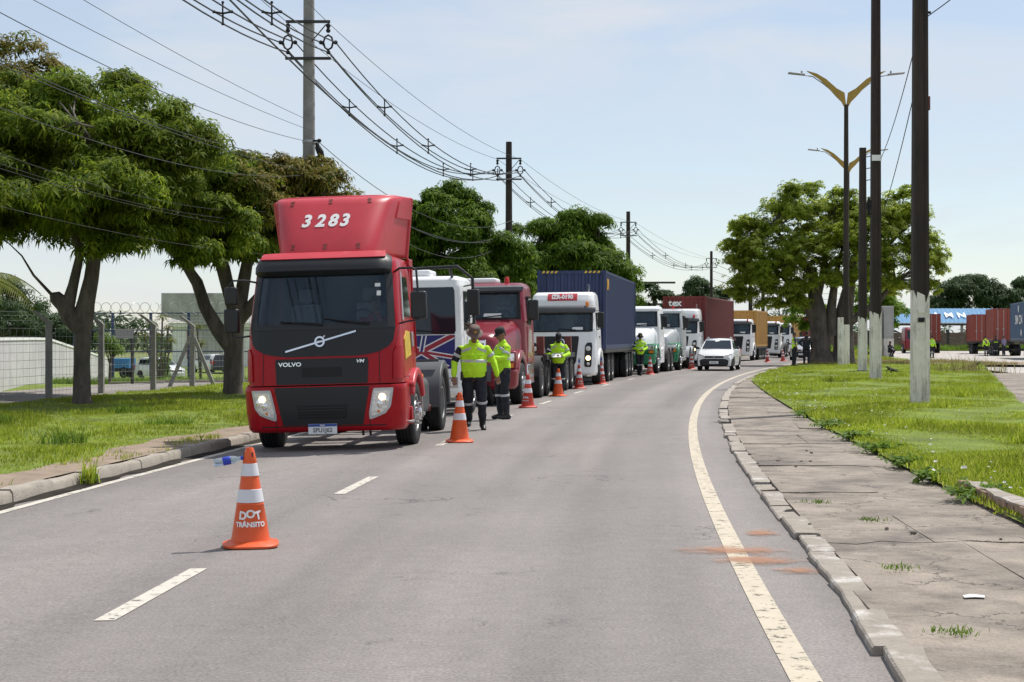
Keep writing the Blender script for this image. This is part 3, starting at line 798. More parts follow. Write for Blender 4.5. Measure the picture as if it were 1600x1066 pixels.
g = tufts('grass', pr, 0.035 + 0.085*dens*npr.uniform(0.2, 1.5, len(pr)), 0.007, 6, M['grass'], 0.06); tag(g, 'short yellow green grass covering the right island around the concrete poles', 'grass', kind='stuff')
# sparse grass on the dirt strip by the left kerb, dry grass at the apron and the far verge
pd = scatter(700, 11, 40, lambda y: xc(y) - 4.1, lambda y: xc(y) - 3.5, lambda x, y: ZK + 0.01, 1.2)
keep = (np.sin(pd[:, 1]*1.7) + np.sin(pd[:, 1]*0.61 + 1) + np.sin(pd[:,0]*9)) > 0.6
tag(tufts('grass', pd[keep], npr.uniform(0.05, 0.11, keep.sum()), 0.006, 7, M['grass'], 0.05, 0.7), 'thin patches of grass on the bare strip beside the left kerb', 'grass', kind='stuff')
M['dry_grass'] = leaf_mat('dry_grass_blades', [(0.16,0.16,0.05),(0.25,0.22,0.09),(0.34,0.29,0.14)], 0.3, 0.7)
pa = scatter(2600, 83, 97, lambda y: xc(y) + 5.5, lambda y: 27.5, lambda x, y: 0.11, 1)
keep = (np.sin(pa[:, 0]*1.5) + np.sin(pa[:, 1]*1.3)) > -0.2
tag(tufts('grass', pa[keep], npr.uniform(0.08, 0.26, keep.sum()), 0.012, 6, M['dry_grass'], 0.12, 0.8), 'dry straw coloured grass around the foot of the big roadside tree', 'dry grass', kind='stuff')
pv = scatter(5000, 100, 168, lambda y: xc(y) + 5.0, lambda y: 24.6 + (y - 98)*0.145, lambda x, y: 0.09, 1)
tag(tufts('grass', pv, npr.uniform(0.08, 0.3, len(pv)), 0.02, 6, M['grass'], 0.2, 0.8), 'rough grass on the far verge beyond the dirt apron', 'grass', kind='stuff')
# tall seeding weeds at the right end of the island
pw = np.stack([npr.normal(19.3, 0.9, 90), npr.normal(66, 1.3, 90), np.full(90, 0.1)], 1)
tag(tufts('grass', pw, npr.uniform(0.25, 1.1, 90), 0.012, 4, M['dry_grass'], 0.08, 0.5), 'tall thin seeding weeds where the grass island meets the pale side road', 'weeds', kind='stuff')
# white flowers in the island grass
nf = 170
pf = scatter(nf, 12, 70, lambda y: xc(y) + u1(y) - 0.05, lambda y: xc(y) + u1(y) + 0.3 + min(7, abs(npr.normal(0, 2.4))), zis, 1.3)
fv = []; ff = []
for p in pf:
    r_ = rnd.uniform(0.010, 0.024); h = rnd.uniform(0.07, 0.13); o = len(fv)
    tl = V(rnd.uniform(-.5, .2), rnd.uniform(-.9, 0), 1).normalized(); xx = tl.orthogonal().normalized(); yy = tl.cross(xx)
    c = Vector(p) + V(0, 0, h)
    fv.append(tuple(c - tl*0.008))
    for k in range(8):
        rr = r_ * (1 if k % 2 else 0.72)
        fv.append(tuple(c + (xx*math.cos(k*PI/4) + yy*math.sin(k*PI/4))*rr + tl*0.006))
    ff += [(o, o+1+k, o+1+(k+1) % 8) for k in range(8)]
tag(np_mesh('wildflowers', np.array(fv), np.array(ff), M['petal']), 'small white wildflowers sprinkled in the island grass', 'flowers', kind='stuff')

for i, (x, y) in enumerate(((10.6, 50.5), (12.2, 46.0), (14.6, 58.0), (8.8, 31.5), (6.6, 25.0), (7.3, 21.5), (11.2, 38.0), (9.7, 27.5))):
    q = np.stack([npr.normal(x, .16, 26), npr.normal(y, .16, 26), np.full(26, .11)], 1)
    tag(tufts('grass_tussock', q, npr.uniform(.16, .34, 26), .008, 7, M['grass'], .07, .7), 'taller grass tussock standing out of the island lawn', 'grass', kind='stuff')
for i, (x, y) in enumerate(((-9.0, 27.0), (-6.4, 22.0), (-7.8, 31.0), (-5.9, 26.5))):
    q = np.stack([npr.normal(x, .2, 24), npr.normal(y, .2, 24), np.full(24, .09)], 1)
    tag(tufts('grass_tussock', q, npr.uniform(.12, .26, 24), .008, 7, M['weed'], .08, .8), 'darker grass tussock in the left verge lawn', 'grass', kind='stuff')
# ================================================================ vehicles
# local frame of every vehicle: front looks along -Y, x to the viewer's right, wheels on z = 0
_wheel_cache = {}
def lathe_x(b, prof, n=28, mi=0, x0=0.0, side=1):
    """profile (r, x) turned about the x axis"""
    rings = [[(x0 + side*x, r*math.cos(2*PI*k/n), r*math.sin(2*PI*k/n)) for k in range(n)] for r, x in prof]
    b.loft(rings, True, True, True, mi)
def wheel_meshes(r, w, kind):
    key = (r, w, kind)
    if key in _wheel_cache: return _wheel_cache[key]
    tmp = []
    h = w / 2; rr = r * 0.55
    b = MB()
    prof = [(rr, -h*0.8), (rr*1.12, -h*0.98), (r*0.78, -h*1.03), (r*0.92, -h*0.97), (r*0.985, -h*0.82)]
    for g in (-0.52, -0.17, 0.17, 0.52):
        prof += [(r, h*(g-0.15)), (r, h*(g-0.045)), (r*0.965, h*(g-0.04)), (r*0.965, h*(g+0.04)), (r, h*(g+0.045)), (r, h*(g+0.15))]
    prof += [(r*0.985, h*0.82), (r*0.92, h*0.97), (r*0.78, h*1.03), (rr*1.12, h*0.98), (rr, h*0.8)]
    lathe_x(b, prof, 30)
    t = b.build('wheel', M['rubber'], fix=True); tmp.append(t)
    b = MB()
    if kind == 'front':      # dish bulging outwards (+x), hub and nuts stand proud
        lathe_x(b, [(rr*1.04, h*0.55), (rr*1.04, h*0.92), (rr*0.95, h*0.93), (rr*0.9, h*0.55), (rr*0.72, h*0.5), (rr*0.66, h*0.95), (rr*0.2, h*1.0)], 28)
    elif kind == 'rear':     # deep dish, hub in the middle
        lathe_x(b, [(rr*1.04, h*0.3), (rr*1.04, h*0.92), (rr*0.95, h*0.93), (rr*0.9, h*0.1), (rr*0.62, -h*0.25), (rr*0.45, -h*0.25), (rr*0.42, h*0.35), (rr*0.3, h*0.45)], 28)
    else:                    # car wheel
        lathe_x(b, [(rr*1.06, h*0.5), (rr*1.06, h*0.95), (rr*0.98, h*0.97), (rr*0.9, h*0.7), (rr*0.4, h*0.75), (rr*0.15, h*0.85)], 24)
    rim = b.build('rim', M['steel'], fix=True); tmp.append(rim)
    b = MB(); nn = 10 if kind != 'car' else 5
    for k in range(nn):
        a = 2*PI*k/nn; q = rr*(0.60 if kind == 'front' else 0.53 if kind == 'rear' else 0.3)
        x0 = h*(0.9 if kind == 'front' else -0.25 if kind == 'rear' else 0.7)
        b.cyl((x0, q*math.cos(a), q*math.sin(a)), (x0 + (0.07 if kind == 'front' else 0.05 if kind == 'rear' else .02), q*math.cos(a), q*math.sin(a)), 0.021 if kind != 'car' else .012, 0.017 if kind != 'car' else .01, 8)
    if kind == 'front':
        lathe_x(b, [(rr*0.34, h*0.98), (rr*0.32, h*1.35), (rr*0.2, h*1.5), (0.005, h*1.5)], 16)
    nut = b.build('wheel_nuts', M['chrome'] if kind == 'front' else M['steel'], fix=True); tmp.append(nut)
    res = [o.data for o in tmp]
    for o in tmp: bpy.data.objects.remove(o)
    _wheel_cache[key] = res
    return res
def wheel(parent, x, y, r=0.5, w=0.28, kind='front', z=None):
    me = wheel_meshes(r, w, kind)
    rot = (rnd.uniform(0, 6), 0, 0 if x > 0 else PI)
    o = link_mesh('wheel', me[0], parent, (x, y, r if z is None else z), rot)
    a = link_mesh('rim', me[1], o); link_mesh('wheel_nuts', me[2], a)  if False else link_mesh('wheel_nuts', me[2], o)
    return o
def dual(parent, x, y, r=0.5):
    s = 1 if x > 0 else -1
    wheel(parent, x - s*0.16, y, r, 0.26, 'rear'); wheel(parent, x - s*0.47, y, r, 0.26, 'rear')

class Cab:
    """smooth cab surface: profile rows (z, front y, half width, rear y)"""
    def __init__(s, prof, r=0.25, bulge=0.06, n=26):
        s.pr = np.array(prof, float); s.r = r; s.bulge = bulge
        z0, z1 = s.pr[0, 0], s.pr[-1, 0]
        s.zs = sorted(set(list(np.linspace(z0, z1, n)) + list(s.pr[:, 0])))
    def q(s, z): return [float(np.interp(z, s.pr[:, 0], s.pr[:, k])) for k in (1, 2, 3)]
    def fy(s, x, z):
        yf, w, yr = s.q(z); ax = abs(x); y = yf + s.bulge * min(1, (ax/w))**2
        if ax > w - s.r:
            t = min(ax - (w - s.r), s.r*0.999); y += s.r - math.sqrt(s.r*s.r - t*t)
        return y
    def fp(s, x, z, off=0.0):
        e = 0.004
        w = s.q(z)[1]; x = max(-w*0.999, min(w*0.999, x))
        dx = (s.fy(x+e, z) - s.fy(x-e, z)) / (2*e); dz = (s.fy(x, z+e) - s.fy(x, z-e)) / (2*e)
        n = V(dx, -1, dz).normalized()
        return V(x, s.fy(x, z), z) + n * off
    def ring(s, z):
        yf, w, yr = s.q(z); r = min(s.r, w*0.9); p = []
        for k in range(9):                   # left corner arc: x from -w inwards
            a = PI/2 * (1 - k/8.0)
            p.append(-(w - r) - r*math.sin(a))
        for k in range(1, 8): p.append(-(w - r) + 2*(w - r)*k/8)
        p += [-x for x in p[:9]][::-1]
        P_ = [(x, s.fy(x*0.99999, z), z) for x in p]
        rr = 0.10
        return P_ + [(w, yr - rr, z), (w - rr*0.3, yr - rr*0.3, z), (w - rr, yr, z), (-(w - rr), yr, z), (-(w - rr*0.3), yr - rr*0.3, z), (-w, yr - rr, z)]
    def shell(s, b, mi=0, hole=None):
        if hole:
            s.zs = sorted(set(s.zs + [hole[0], hole[1]]))
        k0 = len(b.f); b.loft([s.ring(z) for z in s.zs], True, True, True, mi)
        if hole:      # leave the windscreen opening out
            z0, z1, hx = hole; kf = []; km = []
            for f, m_ in zip(b.f[k0:], b.m[k0:]):
                c = sum((Vector(b.v[i]) for i in f), V(0, 0, 0)) / len(f); zs_ = [b.v[i][2] for i in f]
                if len(f) == 4 and abs(c.x) < hx and c.y < s.q(c.z)[0] + s.r + s.bulge + .05 and min(zs_) >= z0 - 1e-4 and max(zs_) <= z1 + 1e-4: continue
                kf.append(f); km.append(m_)
            b.f[k0:] = kf; b.m[k0:] = km
    def patch(s, rows, off=0.006, nx=14, nz=None, mi=0, b=None, sink=0.012):
        """rows: (z, xl, xr) from bottom to top, resampled"""
        rows = np.array(rows, float); nz = nz or max(8, len(rows)*4)
        b = b or MB(); Pg = []; Ng = []
        for z in np.linspace(rows[0, 0], rows[-1, 0], nz):
            xl = np.interp(z, rows[:, 0], rows[:, 1]); xr = np.interp(z, rows[:, 0], rows[:, 2])
            xs = np.linspace(xl, xr, nx)
            o_ = off(z) if callable(off) else off
            Pg.append([s.fp(x, z, o_) for x in xs]); Ng.append([s.fp(x, z, -sink) for x in xs])
        return b.slab(Pg, Ng, mi)
def interior(t, cab, zb, yb, seat_m='seat_cloth'):
    """dashboard, steering wheel and two seats behind an open windscreen"""
    yf = cab.q(zb)[0]; w = cab.q(zb)[1]
    b = MB(); b.box(-w + .08, w - .08, yf + .16, yf + .55, zb - .30, zb - .03); b.build('dashboard', M['dash'], t, bevel=.04)
    ring = [(0.50 + .22*math.cos(2*PI*k/20), yf + .62 + .10*math.sin(2*PI*k/20), zb + .02 + .19*math.sin(2*PI*k/20)) for k in range(21)]
    b = MB(); b.tube(ring, .018, 6); b.tube([(0.28, yf + .62, zb + .02), (0.72, yf + .62, zb + .02)], .016, 6); b.tube([(0.5, yf + .62, zb + .02), (0.5, yf + .45, zb - .15)], .025, 6); b.build('steering_wheel', M['black'], t)
    for x in (-.52, .52):
        b = MB(); b.box(x - .24, x + .24, yb - .28, yb - .14, zb - .45, zb + .32); b.box(x - .13, x + .13, yb - .26, yb - .15, zb + .36, zb + .56); b.box(x - .03, x + .03, yb - .22, yb - .18, zb + .3, zb + .4); b.build('seat', M[seat_m], t, bevel=.04)
def sym(rows): return [(z, -h, h) for z, h in rows]

def arch(b, x0, x1, yc, zc, r0, r1, a0, a1, n=14, mi=0):
    """fender: ring sector between radii r0 < r1, angles in degrees from +y"""
    P0 = []; N0 = []
    for k in range(n + 1):
        a = R(a0 + (a1 - a0)*k/n); c, s_ = math.cos(a), math.sin(a)
        P0.append([(x0, yc + r1*c, zc + r1*s_), (x1, yc + r1*c, zc + r1*s_)])
        N0.append([(x0, yc + r0*c, zc + r0*s_), (x1, yc + r0*c, zc + r0*s_)])
    return b.slab(P0, N0, mi)

def mirror(parent, x, y, z0, z1, w=0.22, d=0.10, side=1, m=None):
    b = MB(); b.box(x, x + side*w, y, y + d, z0, z1) if side > 0 else b.box(x - w, x, y, y + d, z0, z1)
    o = b.build('mirror', m or M['black_plastic'], parent, bevel=0.035, seg=3)
    g = MB(); xa, xb = (x + 0.02, x + w - 0.02) if side > 0 else (x - w + 0.02, x - 0.02)
    g.box(xa, xb, y + d + 0.002, y + d + 0.006, z0 + 0.03, z1 - 0.03); g.build('mirror_glass', M['chrome'], o)
    return o

def chassis(parent, y0, y1, axles, w=0.42, tank=True, z=0.95, tank_y=None, fender=None, fmat=None):
    b = MB()
    for s in (-1, 1): b.box(s*w - 0.04, s*w + 0.04, y0, y1, z - 0.28, z)
    for yy in np.arange(y0 + .4, y1, 1.1): b.box(-w + .045, w - .045, yy, yy + 0.1, z - 0.24, z - 0.04)
    for a in axles: b.cyl((-0.95, a, 0.5), (0.95, a, 0.5), 0.09, n=10); b.ball((0, a, 0.5), (0.24, 0.24, 0.24), 10, 7)
    b.build('chassis', M['chassis'], parent, smooth=30, fix=True)
    if tank:
        ta, tb = tank_y
        for s in (-1, 1):
            t = MB(); t.box(s*0.48 if s > 0 else -1.10, 1.10 if s > 0 else -0.48, ta, tb, 0.38, 0.98)
            t.build('fuel_tank', M['grey_plastic'] if s > 0 else M['chassis'], parent, bevel=0.13, seg=4)
    # fifth wheel
    f = MB(); ym = sum(axles[-2:]) / len(axles[-2:])
    f.prism([(-0.42, ym - 0.3), (0.42, ym - 0.3), (0.42, ym + 0.15), (0.2, ym + 0.5), (0.06, ym + 0.1), (-0.06, ym + 0.1), (-0.2, ym + 0.5), (-0.42, ym + 0.15)], 'xy', z + 0.1, z + 0.16)
    f.box(-0.3, 0.3, ym - .12, ym + .12, z, z + 0.1); f.build('fifth_wheel', M['chassis'], parent)
    if fender:
        for a in axles:
            for s in (-1, 1):
                q = MB(); xa, xb = (0.50, 1.17) if s > 0 else (-1.17, -0.50)
                arch(q, xa, xb, a, 0.50, 0.60, 0.63, 8, 172, 14)
                q.build('rear_fender', fmat or M['grey_plastic'], parent)

def lettering_on(cab, name, body, size, m, parent, x, z, off=0.012, **kw):
    return lettering(name, body, size, m, parent, (x, 0, z), warp=lambda c: cab.fp(c.x, c.z, off - c.y), **kw)

def place(root, x, y, heading, roll=0.0, z=0.0):
    root.location = (x, y, z); root.rotation_euler = (0, roll, -heading)
    return root

# ---------------------------------------------------------------- red tractor unit (nearest)
def red_truck():
    t = thing('truck', 'red flat fronted tractor unit with roof fairing numbered 3283, nearest in the queue', 'truck')
    cab = Cab([(0.99, 0.02, 1.17, 1.8), (1.4, 0.04, 1.17, 1.8), (1.8, 0.09, 1.155, 1.8), (2.62, 0.33, 1.085, 1.8), (2.76, 0.40, 1.055, 1.8), (2.82, 0.50, 1.03, 1.78), (2.85, 0.64, 0.96, 1.7)], r=0.26, bulge=0.05)
    b = MB(); cab.shell(b, hole=(1.81, 2.68, 0.985)); b.build('cab', M['red'], t, fix=True, smooth=50); interior(t, cab, 1.86, 1.72)
    b = MB(); b.box(-.9, .9, 1.6, 1.7, 1.4, 2.7); b.build('rear_wall', M['dash'], t)
    # bumper
    bc = Cab([(0.31, 0.10, 1.16, 0.74), (0.36, 0.045, 1.19, 0.76), (0.60, 0.0, 1.215, 0.80), (0.94, -0.015, 1.22, 0.82), (0.972, 0.0, 1.21, 0.82)], r=0.26, bulge=0.05, n=10)
    b = MB(); bc.shell(b); bump = b.build('bumper', M['red'], t, fix=True, smooth=50)
    b = MB(); b.box(-1.08, 1.08, 0.16, 0.8, 0.967, 1.0); b.build('seam', M['black'], t)
    o = bc.patch(sym([(0.41, 0.60), (0.955, 0.715)]), 0.008).build('lower_grille', M['dark_grille'], t)
    bc.patch(sym([(0.50, 0.36), (0.70, 0.38)]), 0.011, b=MB()).build('grille_opening', M['black'], o)
    bc.patch(sym([(0.385, 1.10), (0.402, 1.11)]), 0.002).build('bumper_seam', M['black'], t)
    # slats across the lower opening
    b = MB()
    for zz in (0.535, 0.575, 0.615, 0.655): bc.patch(sym([(zz, 0.35), (zz + 0.014, 0.35)]), 0.017, nz=2, b=b)
    b.build('grille_slats', M['dark_grille'], o)
    # upper grille and logo panel
    g = cab.patch(sym([(1.00, 0.685), (1.30, 0.70), (1.365, 0.69)]), 0.008).build('upper_grille', M['dark_grille'], t)
    cab.patch(sym([(1.10, 0.30), (1.24, 0.30)]), 0.011).build('grille_opening', M['black'], g)
    cab.patch(sym([(1.395, 0.50), (1.415, 0.72), (1.45, 0.87), (1.52, 1.0), (1.60, 1.06), (1.80, 1.09)]), 0.010, nz=22, nx=22).build('front_panel', M['dark_grille'], t)
    # windscreen with its black surround
    for sg in (-1, 1):
        rows = [(1.79, .955, 1.085), (1.86, .965, 1.08), (1.93, .98, 1.075), (2.50, .935, 1.03), (2.70, .90, 1.0)]
        cab.patch(rows if sg > 0 else [(z, -c, -a) for z, a, c in rows], 0.016, nx=8, nz=16, sink=.04).build('windscreen_surround', M['black_plastic'], t)
    cab.patch(sym([(1.78, 0.97), (1.865, 0.97)]), 0.016, nx=24, nz=4, sink=.04).build('windscreen_surround', M['black_plastic'], t)
    ws = cab.patch(sym([(1.84, 0.94), (1.87, 0.985), (1.93, 1.0), (2.50, 0.955), (2.66, 0.94)]), 0.012, nx=24, nz=24, sink=.0).build('windscreen', M['screen'], t)
    cab.patch([(2.38, 0.79, 0.87), (2.43, 0.79, 0.87)], 0.015, nx=3, nz=3).build('windscreen_sticker', M['paper'], ws)
    cab.patch([(2.25, 0.82, 0.88), (2.32, 0.82, 0.88)], 0.015, nx=3, nz=3).build('windscreen_sticker', M['paper'], ws)
    # shapes behind the glass edge: dashboard papers
    for (x0, x1) in ((-0.62, 0.02), (0.05, 0.72)):
        b = MB(); b.tube([cab.fp(x1, 1.845, 0.03), cab.fp((x0+x1)/2 + .1, 1.865, 0.04), cab.fp(x0, 1.895 if x0 < 0 else 1.93, 0.03)], [0.018, 0.014, 0.010], 6)
        b.build('wiper', M['black'], t)
    # sun visor with red lip above
    P0 = []; N0 = []
    for z, o1 in ((2.57, 0.08), (2.60, 0.15), (2.67, 0.16), (2.77, 0.12), (2.80, 0.07)):
        xs = np.linspace(-0.985, 0.985, 26)
        P0.append([cab.fp(x, z, o1 if abs(x) < 0.93 else o1*0.6) for x in xs]); N0.append([cab.fp(x, z, o1 - 0.07 if z < 2.6 else 0.0) for x in xs])
    MB().slab(P0, N0).build('sun_visor', M['black_plastic'], t, smooth=50)
    P0 = []; N0 = []
    for z, o1 in ((2.755, 0.145), (2.80, 0.13), (2.845, 0.085), (2.87, 0.0)):
        xs = np.linspace(-0.90, 0.90, 24)
        P0.append([cab.fp(x, min(z, 2.85), o1) + V(0, 0, max(0, z - 2.85)) for x in xs]); N0.append([cab.fp(x, min(z, 2.84), -0.03) for x in xs])
    MB().slab(P0, N0).build('roof_lip', M['faded_and_lit_red'], t, smooth=60)
    # emblem bar, ring and words
    e = MB()
    Pb = []; Nb = []
    for q in np.linspace(0, 1, 20):
        x = -0.54 + 1.06*q; z = 1.47 + 0.275*q
        Pb.append([cab.fp(x, z - 0.013, 0.024), cab.fp(x, z + 0.013, 0.024)]); Nb.append([cab.fp(x, z - 0.013, 0.008), cab.fp(x, z + 0.013, 0.008)])
    e.slab(Pb, Nb); em = e.build('emblem_bar', M['chrome'], t)
    ring = []
    for k in range(24):
        a = 2*PI*k/24
        ring.append([cab.fp(-0.02 + r_*math.cos(a), 1.605 + r_*math.sin(a), o_) for r_, o_ in ((0.078, 0.02), (0.078, 0.036), (0.052, 0.036), (0.052, 0.02))])
    ring.append(ring[0])
    e = MB(); e.loft(ring, False, False); e.tube([cab.fp(0.03, 1.66, .03), cab.fp(0.06, 1.69, .03)], 0.012, 6); e.build('emblem_ring', M['chrome'], em)
    e = MB(); e.lathe([(0.0, -.004), (0.052, -.004), (0.052, .004), (0.0, .004)], 20, Matrix.Translation(cab.fp(-0.02, 1.605, 0.016)) @ Euler((R(96), 0, 0)).to_matrix().to_4x4())
    e.build('emblem_disc', M['dark_grille'], em)
    lettering_on(cab, 'badge_letters', 'VOLVO', 0.034, M['chrome'], em, -0.02, 1.605, 0.026, bold=0.001)
    lettering_on(cab, 'maker_letters', 'VOLVO', 0.080, M['chrome'], t, -0.475, 1.285, 0.014, bold=0.002, sx=1.30)
    lettering_on(cab, 'model_letters', 'VM', 0.066, M['chrome'], t, 0.575, 1.315, 0.014, shear=0.25, bold=0.001, sx=1.3)
    for xx in (-0.90, 0.86):
        cab.patch([(1.0, xx, xx + .010), (1.5, xx + (.02 if xx < 0 else -.0), xx + .010 + (.02 if xx < 0 else -.0))], 0.003, nx=2, nz=8).build('panel_gap', M['black'], t)
    bc.patch([(0.33, 0.70, 0.71), (0.50, 0.695, 0.705)], 0.003, nx=2, nz=5).build('panel_gap', M['black'], t); bc.patch([(0.33, -0.71, -0.70), (0.50, -0.705, -0.695)], 0.003, nx=2, nz=5).build('panel_gap', M['black'], t)
    # headlamps
    for s in (-1, 1):
        def side(rows): return [(z, s*a, s*c) if s > 0 else (z, s*c, s*a) for z, a, c in rows]
        h = bc.patch(side([(0.485, 0.70, 0.74), (0.56, 0.695, 0.94), (0.66, 0.715, 1.02), (0.90, 0.765, 1.06), (0.925, 0.78, 1.06)]), 0.012, nx=10, nz=12).build('headlight', M['silver'], t)
        bc.patch(side([(0.53, 0.735, 0.76), (0.59, 0.73, 0.92), (0.67, 0.745, 0.985), (0.885, 0.79, 1.03)]), 0.018, nx=10, nz=10).build('headlight_lens', M['lens'], h)
        b = MB(); c = bc.fp(s*0.90, 0.80, 0.024); b.ball(c, (0.050, 0.02, 0.050), 14, 7); b.build('lit_bulb', M['lens_on'], h)
        b = MB(); c = bc.fp(s*0.865, 0.70, 0.020); b.ball(c, (0.045, 0.014, 0.06), 12, 7); b.build('reflector', M['chrome'], h)
        b = MB(); c = bc.fp(s*0.965, 0.74, 0.020); b.ball(c, (0.028, 0.012, 0.07), 12, 7); b.build('reflector', M['chrome'], h)
        b = MB(); c = bc.fp(s*0.84, 0.595, 0.020); b.ball(c, (0.022, 0.012, 0.022), 10, 6); b.build('indicator', M['orange_lens'], h)
        # fender over the front wheel, step box behind the bumper, wheel
        b = MB(); xa, xb = (0.86, 1.265) if s > 0 else (-1.265, -0.86)
        arch(b, xa, xb, 1.36, 0.50, 0.565, 0.68, 22, 152, 18)
        b.build('front_fender', M['faded_and_lit_red'] if s > 0 else M['red'], t, bevel=0.03, seg=3)  # right fender paler: its sunlit pink is put into the colour
        b = MB(); xs_ = sorted([s*0.98, s*1.235]); b.box(xs_[0], xs_[1], 0.72, 0.86, 0.36, 0.62); b.build('step_box', M['red'], t, bevel=0.02); b = MB(); b.box(xs_[0], xs_[1], 0.70, 0.86, 0.78, 0.965)
        b.build('step_box', M['red'], t, bevel=0.02)
        b = MB(); xs_ = sorted([s*1.0, s*1.25]); b.box(xs_[0], xs_[1], 0.60, 0.87, 0.385, 0.42); b.build('step_plate', M['steel'], t, bevel=0.01)
        b = MB(); b.prism([(0.80, 0.90), (0.84, 0.965), (0.62, 1.0), (0.58, 0.955)], 'yz', s*1.16, s*1.285); b.build('fender_shelf', M['faded_and_lit_red'] if s > 0 else M['red'], t, bevel=0.012)  # same painted sunlight on the right-hand shelf
        wheel(t, s*1.07, 1.36, 0.5, 0.30, 'front')
        # front corner deflector on the cab edge
        b = MB(); rows = [(1.05, 1.05, 1.17), (1.45, 1.06, 1.18), (1.52, 1.10, 1.17)]
        rr = rows if s > 0 else [(z, -c, -a) for z, a, c in rows]
        cab.patch(rr, 0.02, nx=6, nz=6, b=b); b.build('corner_deflector', M['red'], t)
        # door: panel outline, window, handle
        def sx(z): return cab.q(z)[1]
        def sidepoly(name, poly, m, o0, o1, par, bev=0):
            vs = [(s*(sx(z) + o1), y, z) for y, z in poly] + [(s*(sx(z) + o0), y, z) for y, z in poly]; n = len(poly)
            q = MB(); q.add(vs, [tuple(range(n)), tuple(range(2*n-1, n-1, -1))] + [(i, (i+1) % n, n + (i+1) % n, n + i) for i in range(n)])
            return q.build(name, m, par, fix=True, smooth=0, bevel=bev)
        door = sidepoly('door', [(0.42, 1.06), (1.42, 1.06), (1.42, 2.0), (1.40, 2.66), (0.74, 2.66), (0.46, 1.95)], M['red'], -0.03, 0.012, t, 0.012)
        sidepoly('door_window', [(0.60, 1.95), (1.34, 1.95), (1.33, 2.54), (0.82, 2.54)], M['glass'], -0.01, 0.017, door)
        sidepoly('window_frame', [(0.49, 1.90), (0.58, 1.90), (0.82, 2.58), (0.76, 2.62)], M['silver'], -0.01, 0.022, door)
        sidepoly('door_handle', [(1.22, 1.50), (1.34, 1.50), (1.34, 1.72), (1.22, 1.72)], M['steel'], 0.0, 0.035, door, 0.01)
        if s > 0: sidepoly('sticker', [(0.55, 1.32), (1.12, 1.38), (1.10, 1.72), (0.8, 1.74), (0.56, 1.62)], M['sticker_yellow'], 0.0, 0.016, door)
        # side extender behind the cab
        b = MB(); xs_ = sorted([s*1.03, s*1.085]); b.box(xs_[0], xs_[1], 1.83, 2.20, 1.05, 2.86); b.build('side_extender', M['red'], t, bevel=0.02)
        b = MB(); b.tube([(s*1.06, 1.62, 2.8), (s*1.13, 1.66, 2.7), (s*1.19, 1.66, 1.4)], 0.016, 6); b.build('grab_rail', M['red'], t)
    # mirrors on tube brackets
    b = MB(); b.tube([(1.06, 0.50, 2.60), (1.16, 0.33, 2.64), (1.36, 0.28, 2.64), (1.42, 0.28, 2.60), (1.44, 0.28, 2.25)], 0.017, 8); mb = b.build('mirror_bracket', M['black_plastic'], t); b = MB(); b.tube([(1.12, 0.35, 1.84), (1.28, 0.28, 1.87), (1.44, 0.28, 1.89), (1.44, 0.28, 2.0)], 0.014, 8)
    b.build('mirror_arm', M['black_plastic'], t); mirror(mb, 1.32, 0.26, 1.90, 2.30, 0.24, 0.12, 1)
    b = MB(); b.tube([(-1.06, 0.50, 2.50), (-1.20, 0.33, 2.53), (-1.36, 0.28, 2.53), (-1.42, 0.28, 2.48), (-1.42, 0.28, 2.2)], 0.014, 8); mb = b.build('mirror_bracket', M['black_plastic'], t); b = MB(); b.tube([(-1.12, 0.35, 1.72), (-1.30, 0.28, 1.70), (-1.40, 0.28, 1.72), (-1.42, 0.28, 1.9)], 0.014, 8)
    b.build('mirror_arm', M['black_plastic'], t); mirror(mb, -1.30, 0.26, 1.76, 2.12, 0.23, 0.12, -1); mirror(mb, -1.31, 0.26, 2.17, 2.44, 0.20, 0.11, -1)
    # roof fairing: a scoop whose face leans back; its sides sweep out to the wider rear edge and are dished
    def face(q, v):     # q -1..1 across the face, v 0..1 up
        hw = 0.72 + 0.20*v
        y = 0.55 + 0.70*v**1.2 + 0.03*q*q + 0.15*abs(q)**7
        return V(hw*q, y + 0.10*max(0, v - 0.92)/0.08, 2.88 + 0.95*v - 0.03*max(0, v - 0.92)/0.08)
    def side(s, k, v):  # k 0 at the face edge .. 1 at the rear edge
        a = face(s, v); Rr = 1.02 + 0.11*v; k2 = k**0.9
        x = abs(a.x) + 0.045*math.sin(min(1, k*5)*PI/2) + (Rr - abs(a.x) - 0.045)*k2**1.6
        return V(s*x, a.y + 0.02 + (2.03 - a.y)*k2, a.z + 0.0*k)
    P0 = []
    for v in np.linspace(0, 1, 19):
        P0.append([side(-1, k, v) for k in np.linspace(1, 0.06, 9)] + [face(q, v) for q in np.linspace(-1, 1, 31)] + [side(1, k, v) for k in np.linspace(0.06, 1, 9)])
    N0 = [[p + V(-0.03*p.x, 0.05, -0.012) for p in row] for row in P0]
    fr = MB().slab(P0, N0).build('roof_fairing', M['faded_and_lit_red'], t, smooth=75)
    rim = [side(-1, k, 1.0) for k in np.linspace(1, .1, 6)] + [face(q, 1.0) for q in np.linspace(-1, 1, 15)] + [side(1, k, 1.0) for k in np.linspace(.1, 1, 6)]
    b = MB(); b.tube([p + V(-.02*p.x, .03, -.012) for p in rim], 0.032, 8); b.build('fairing_rim', M['faded_and_lit_red'], fr, smooth=75)
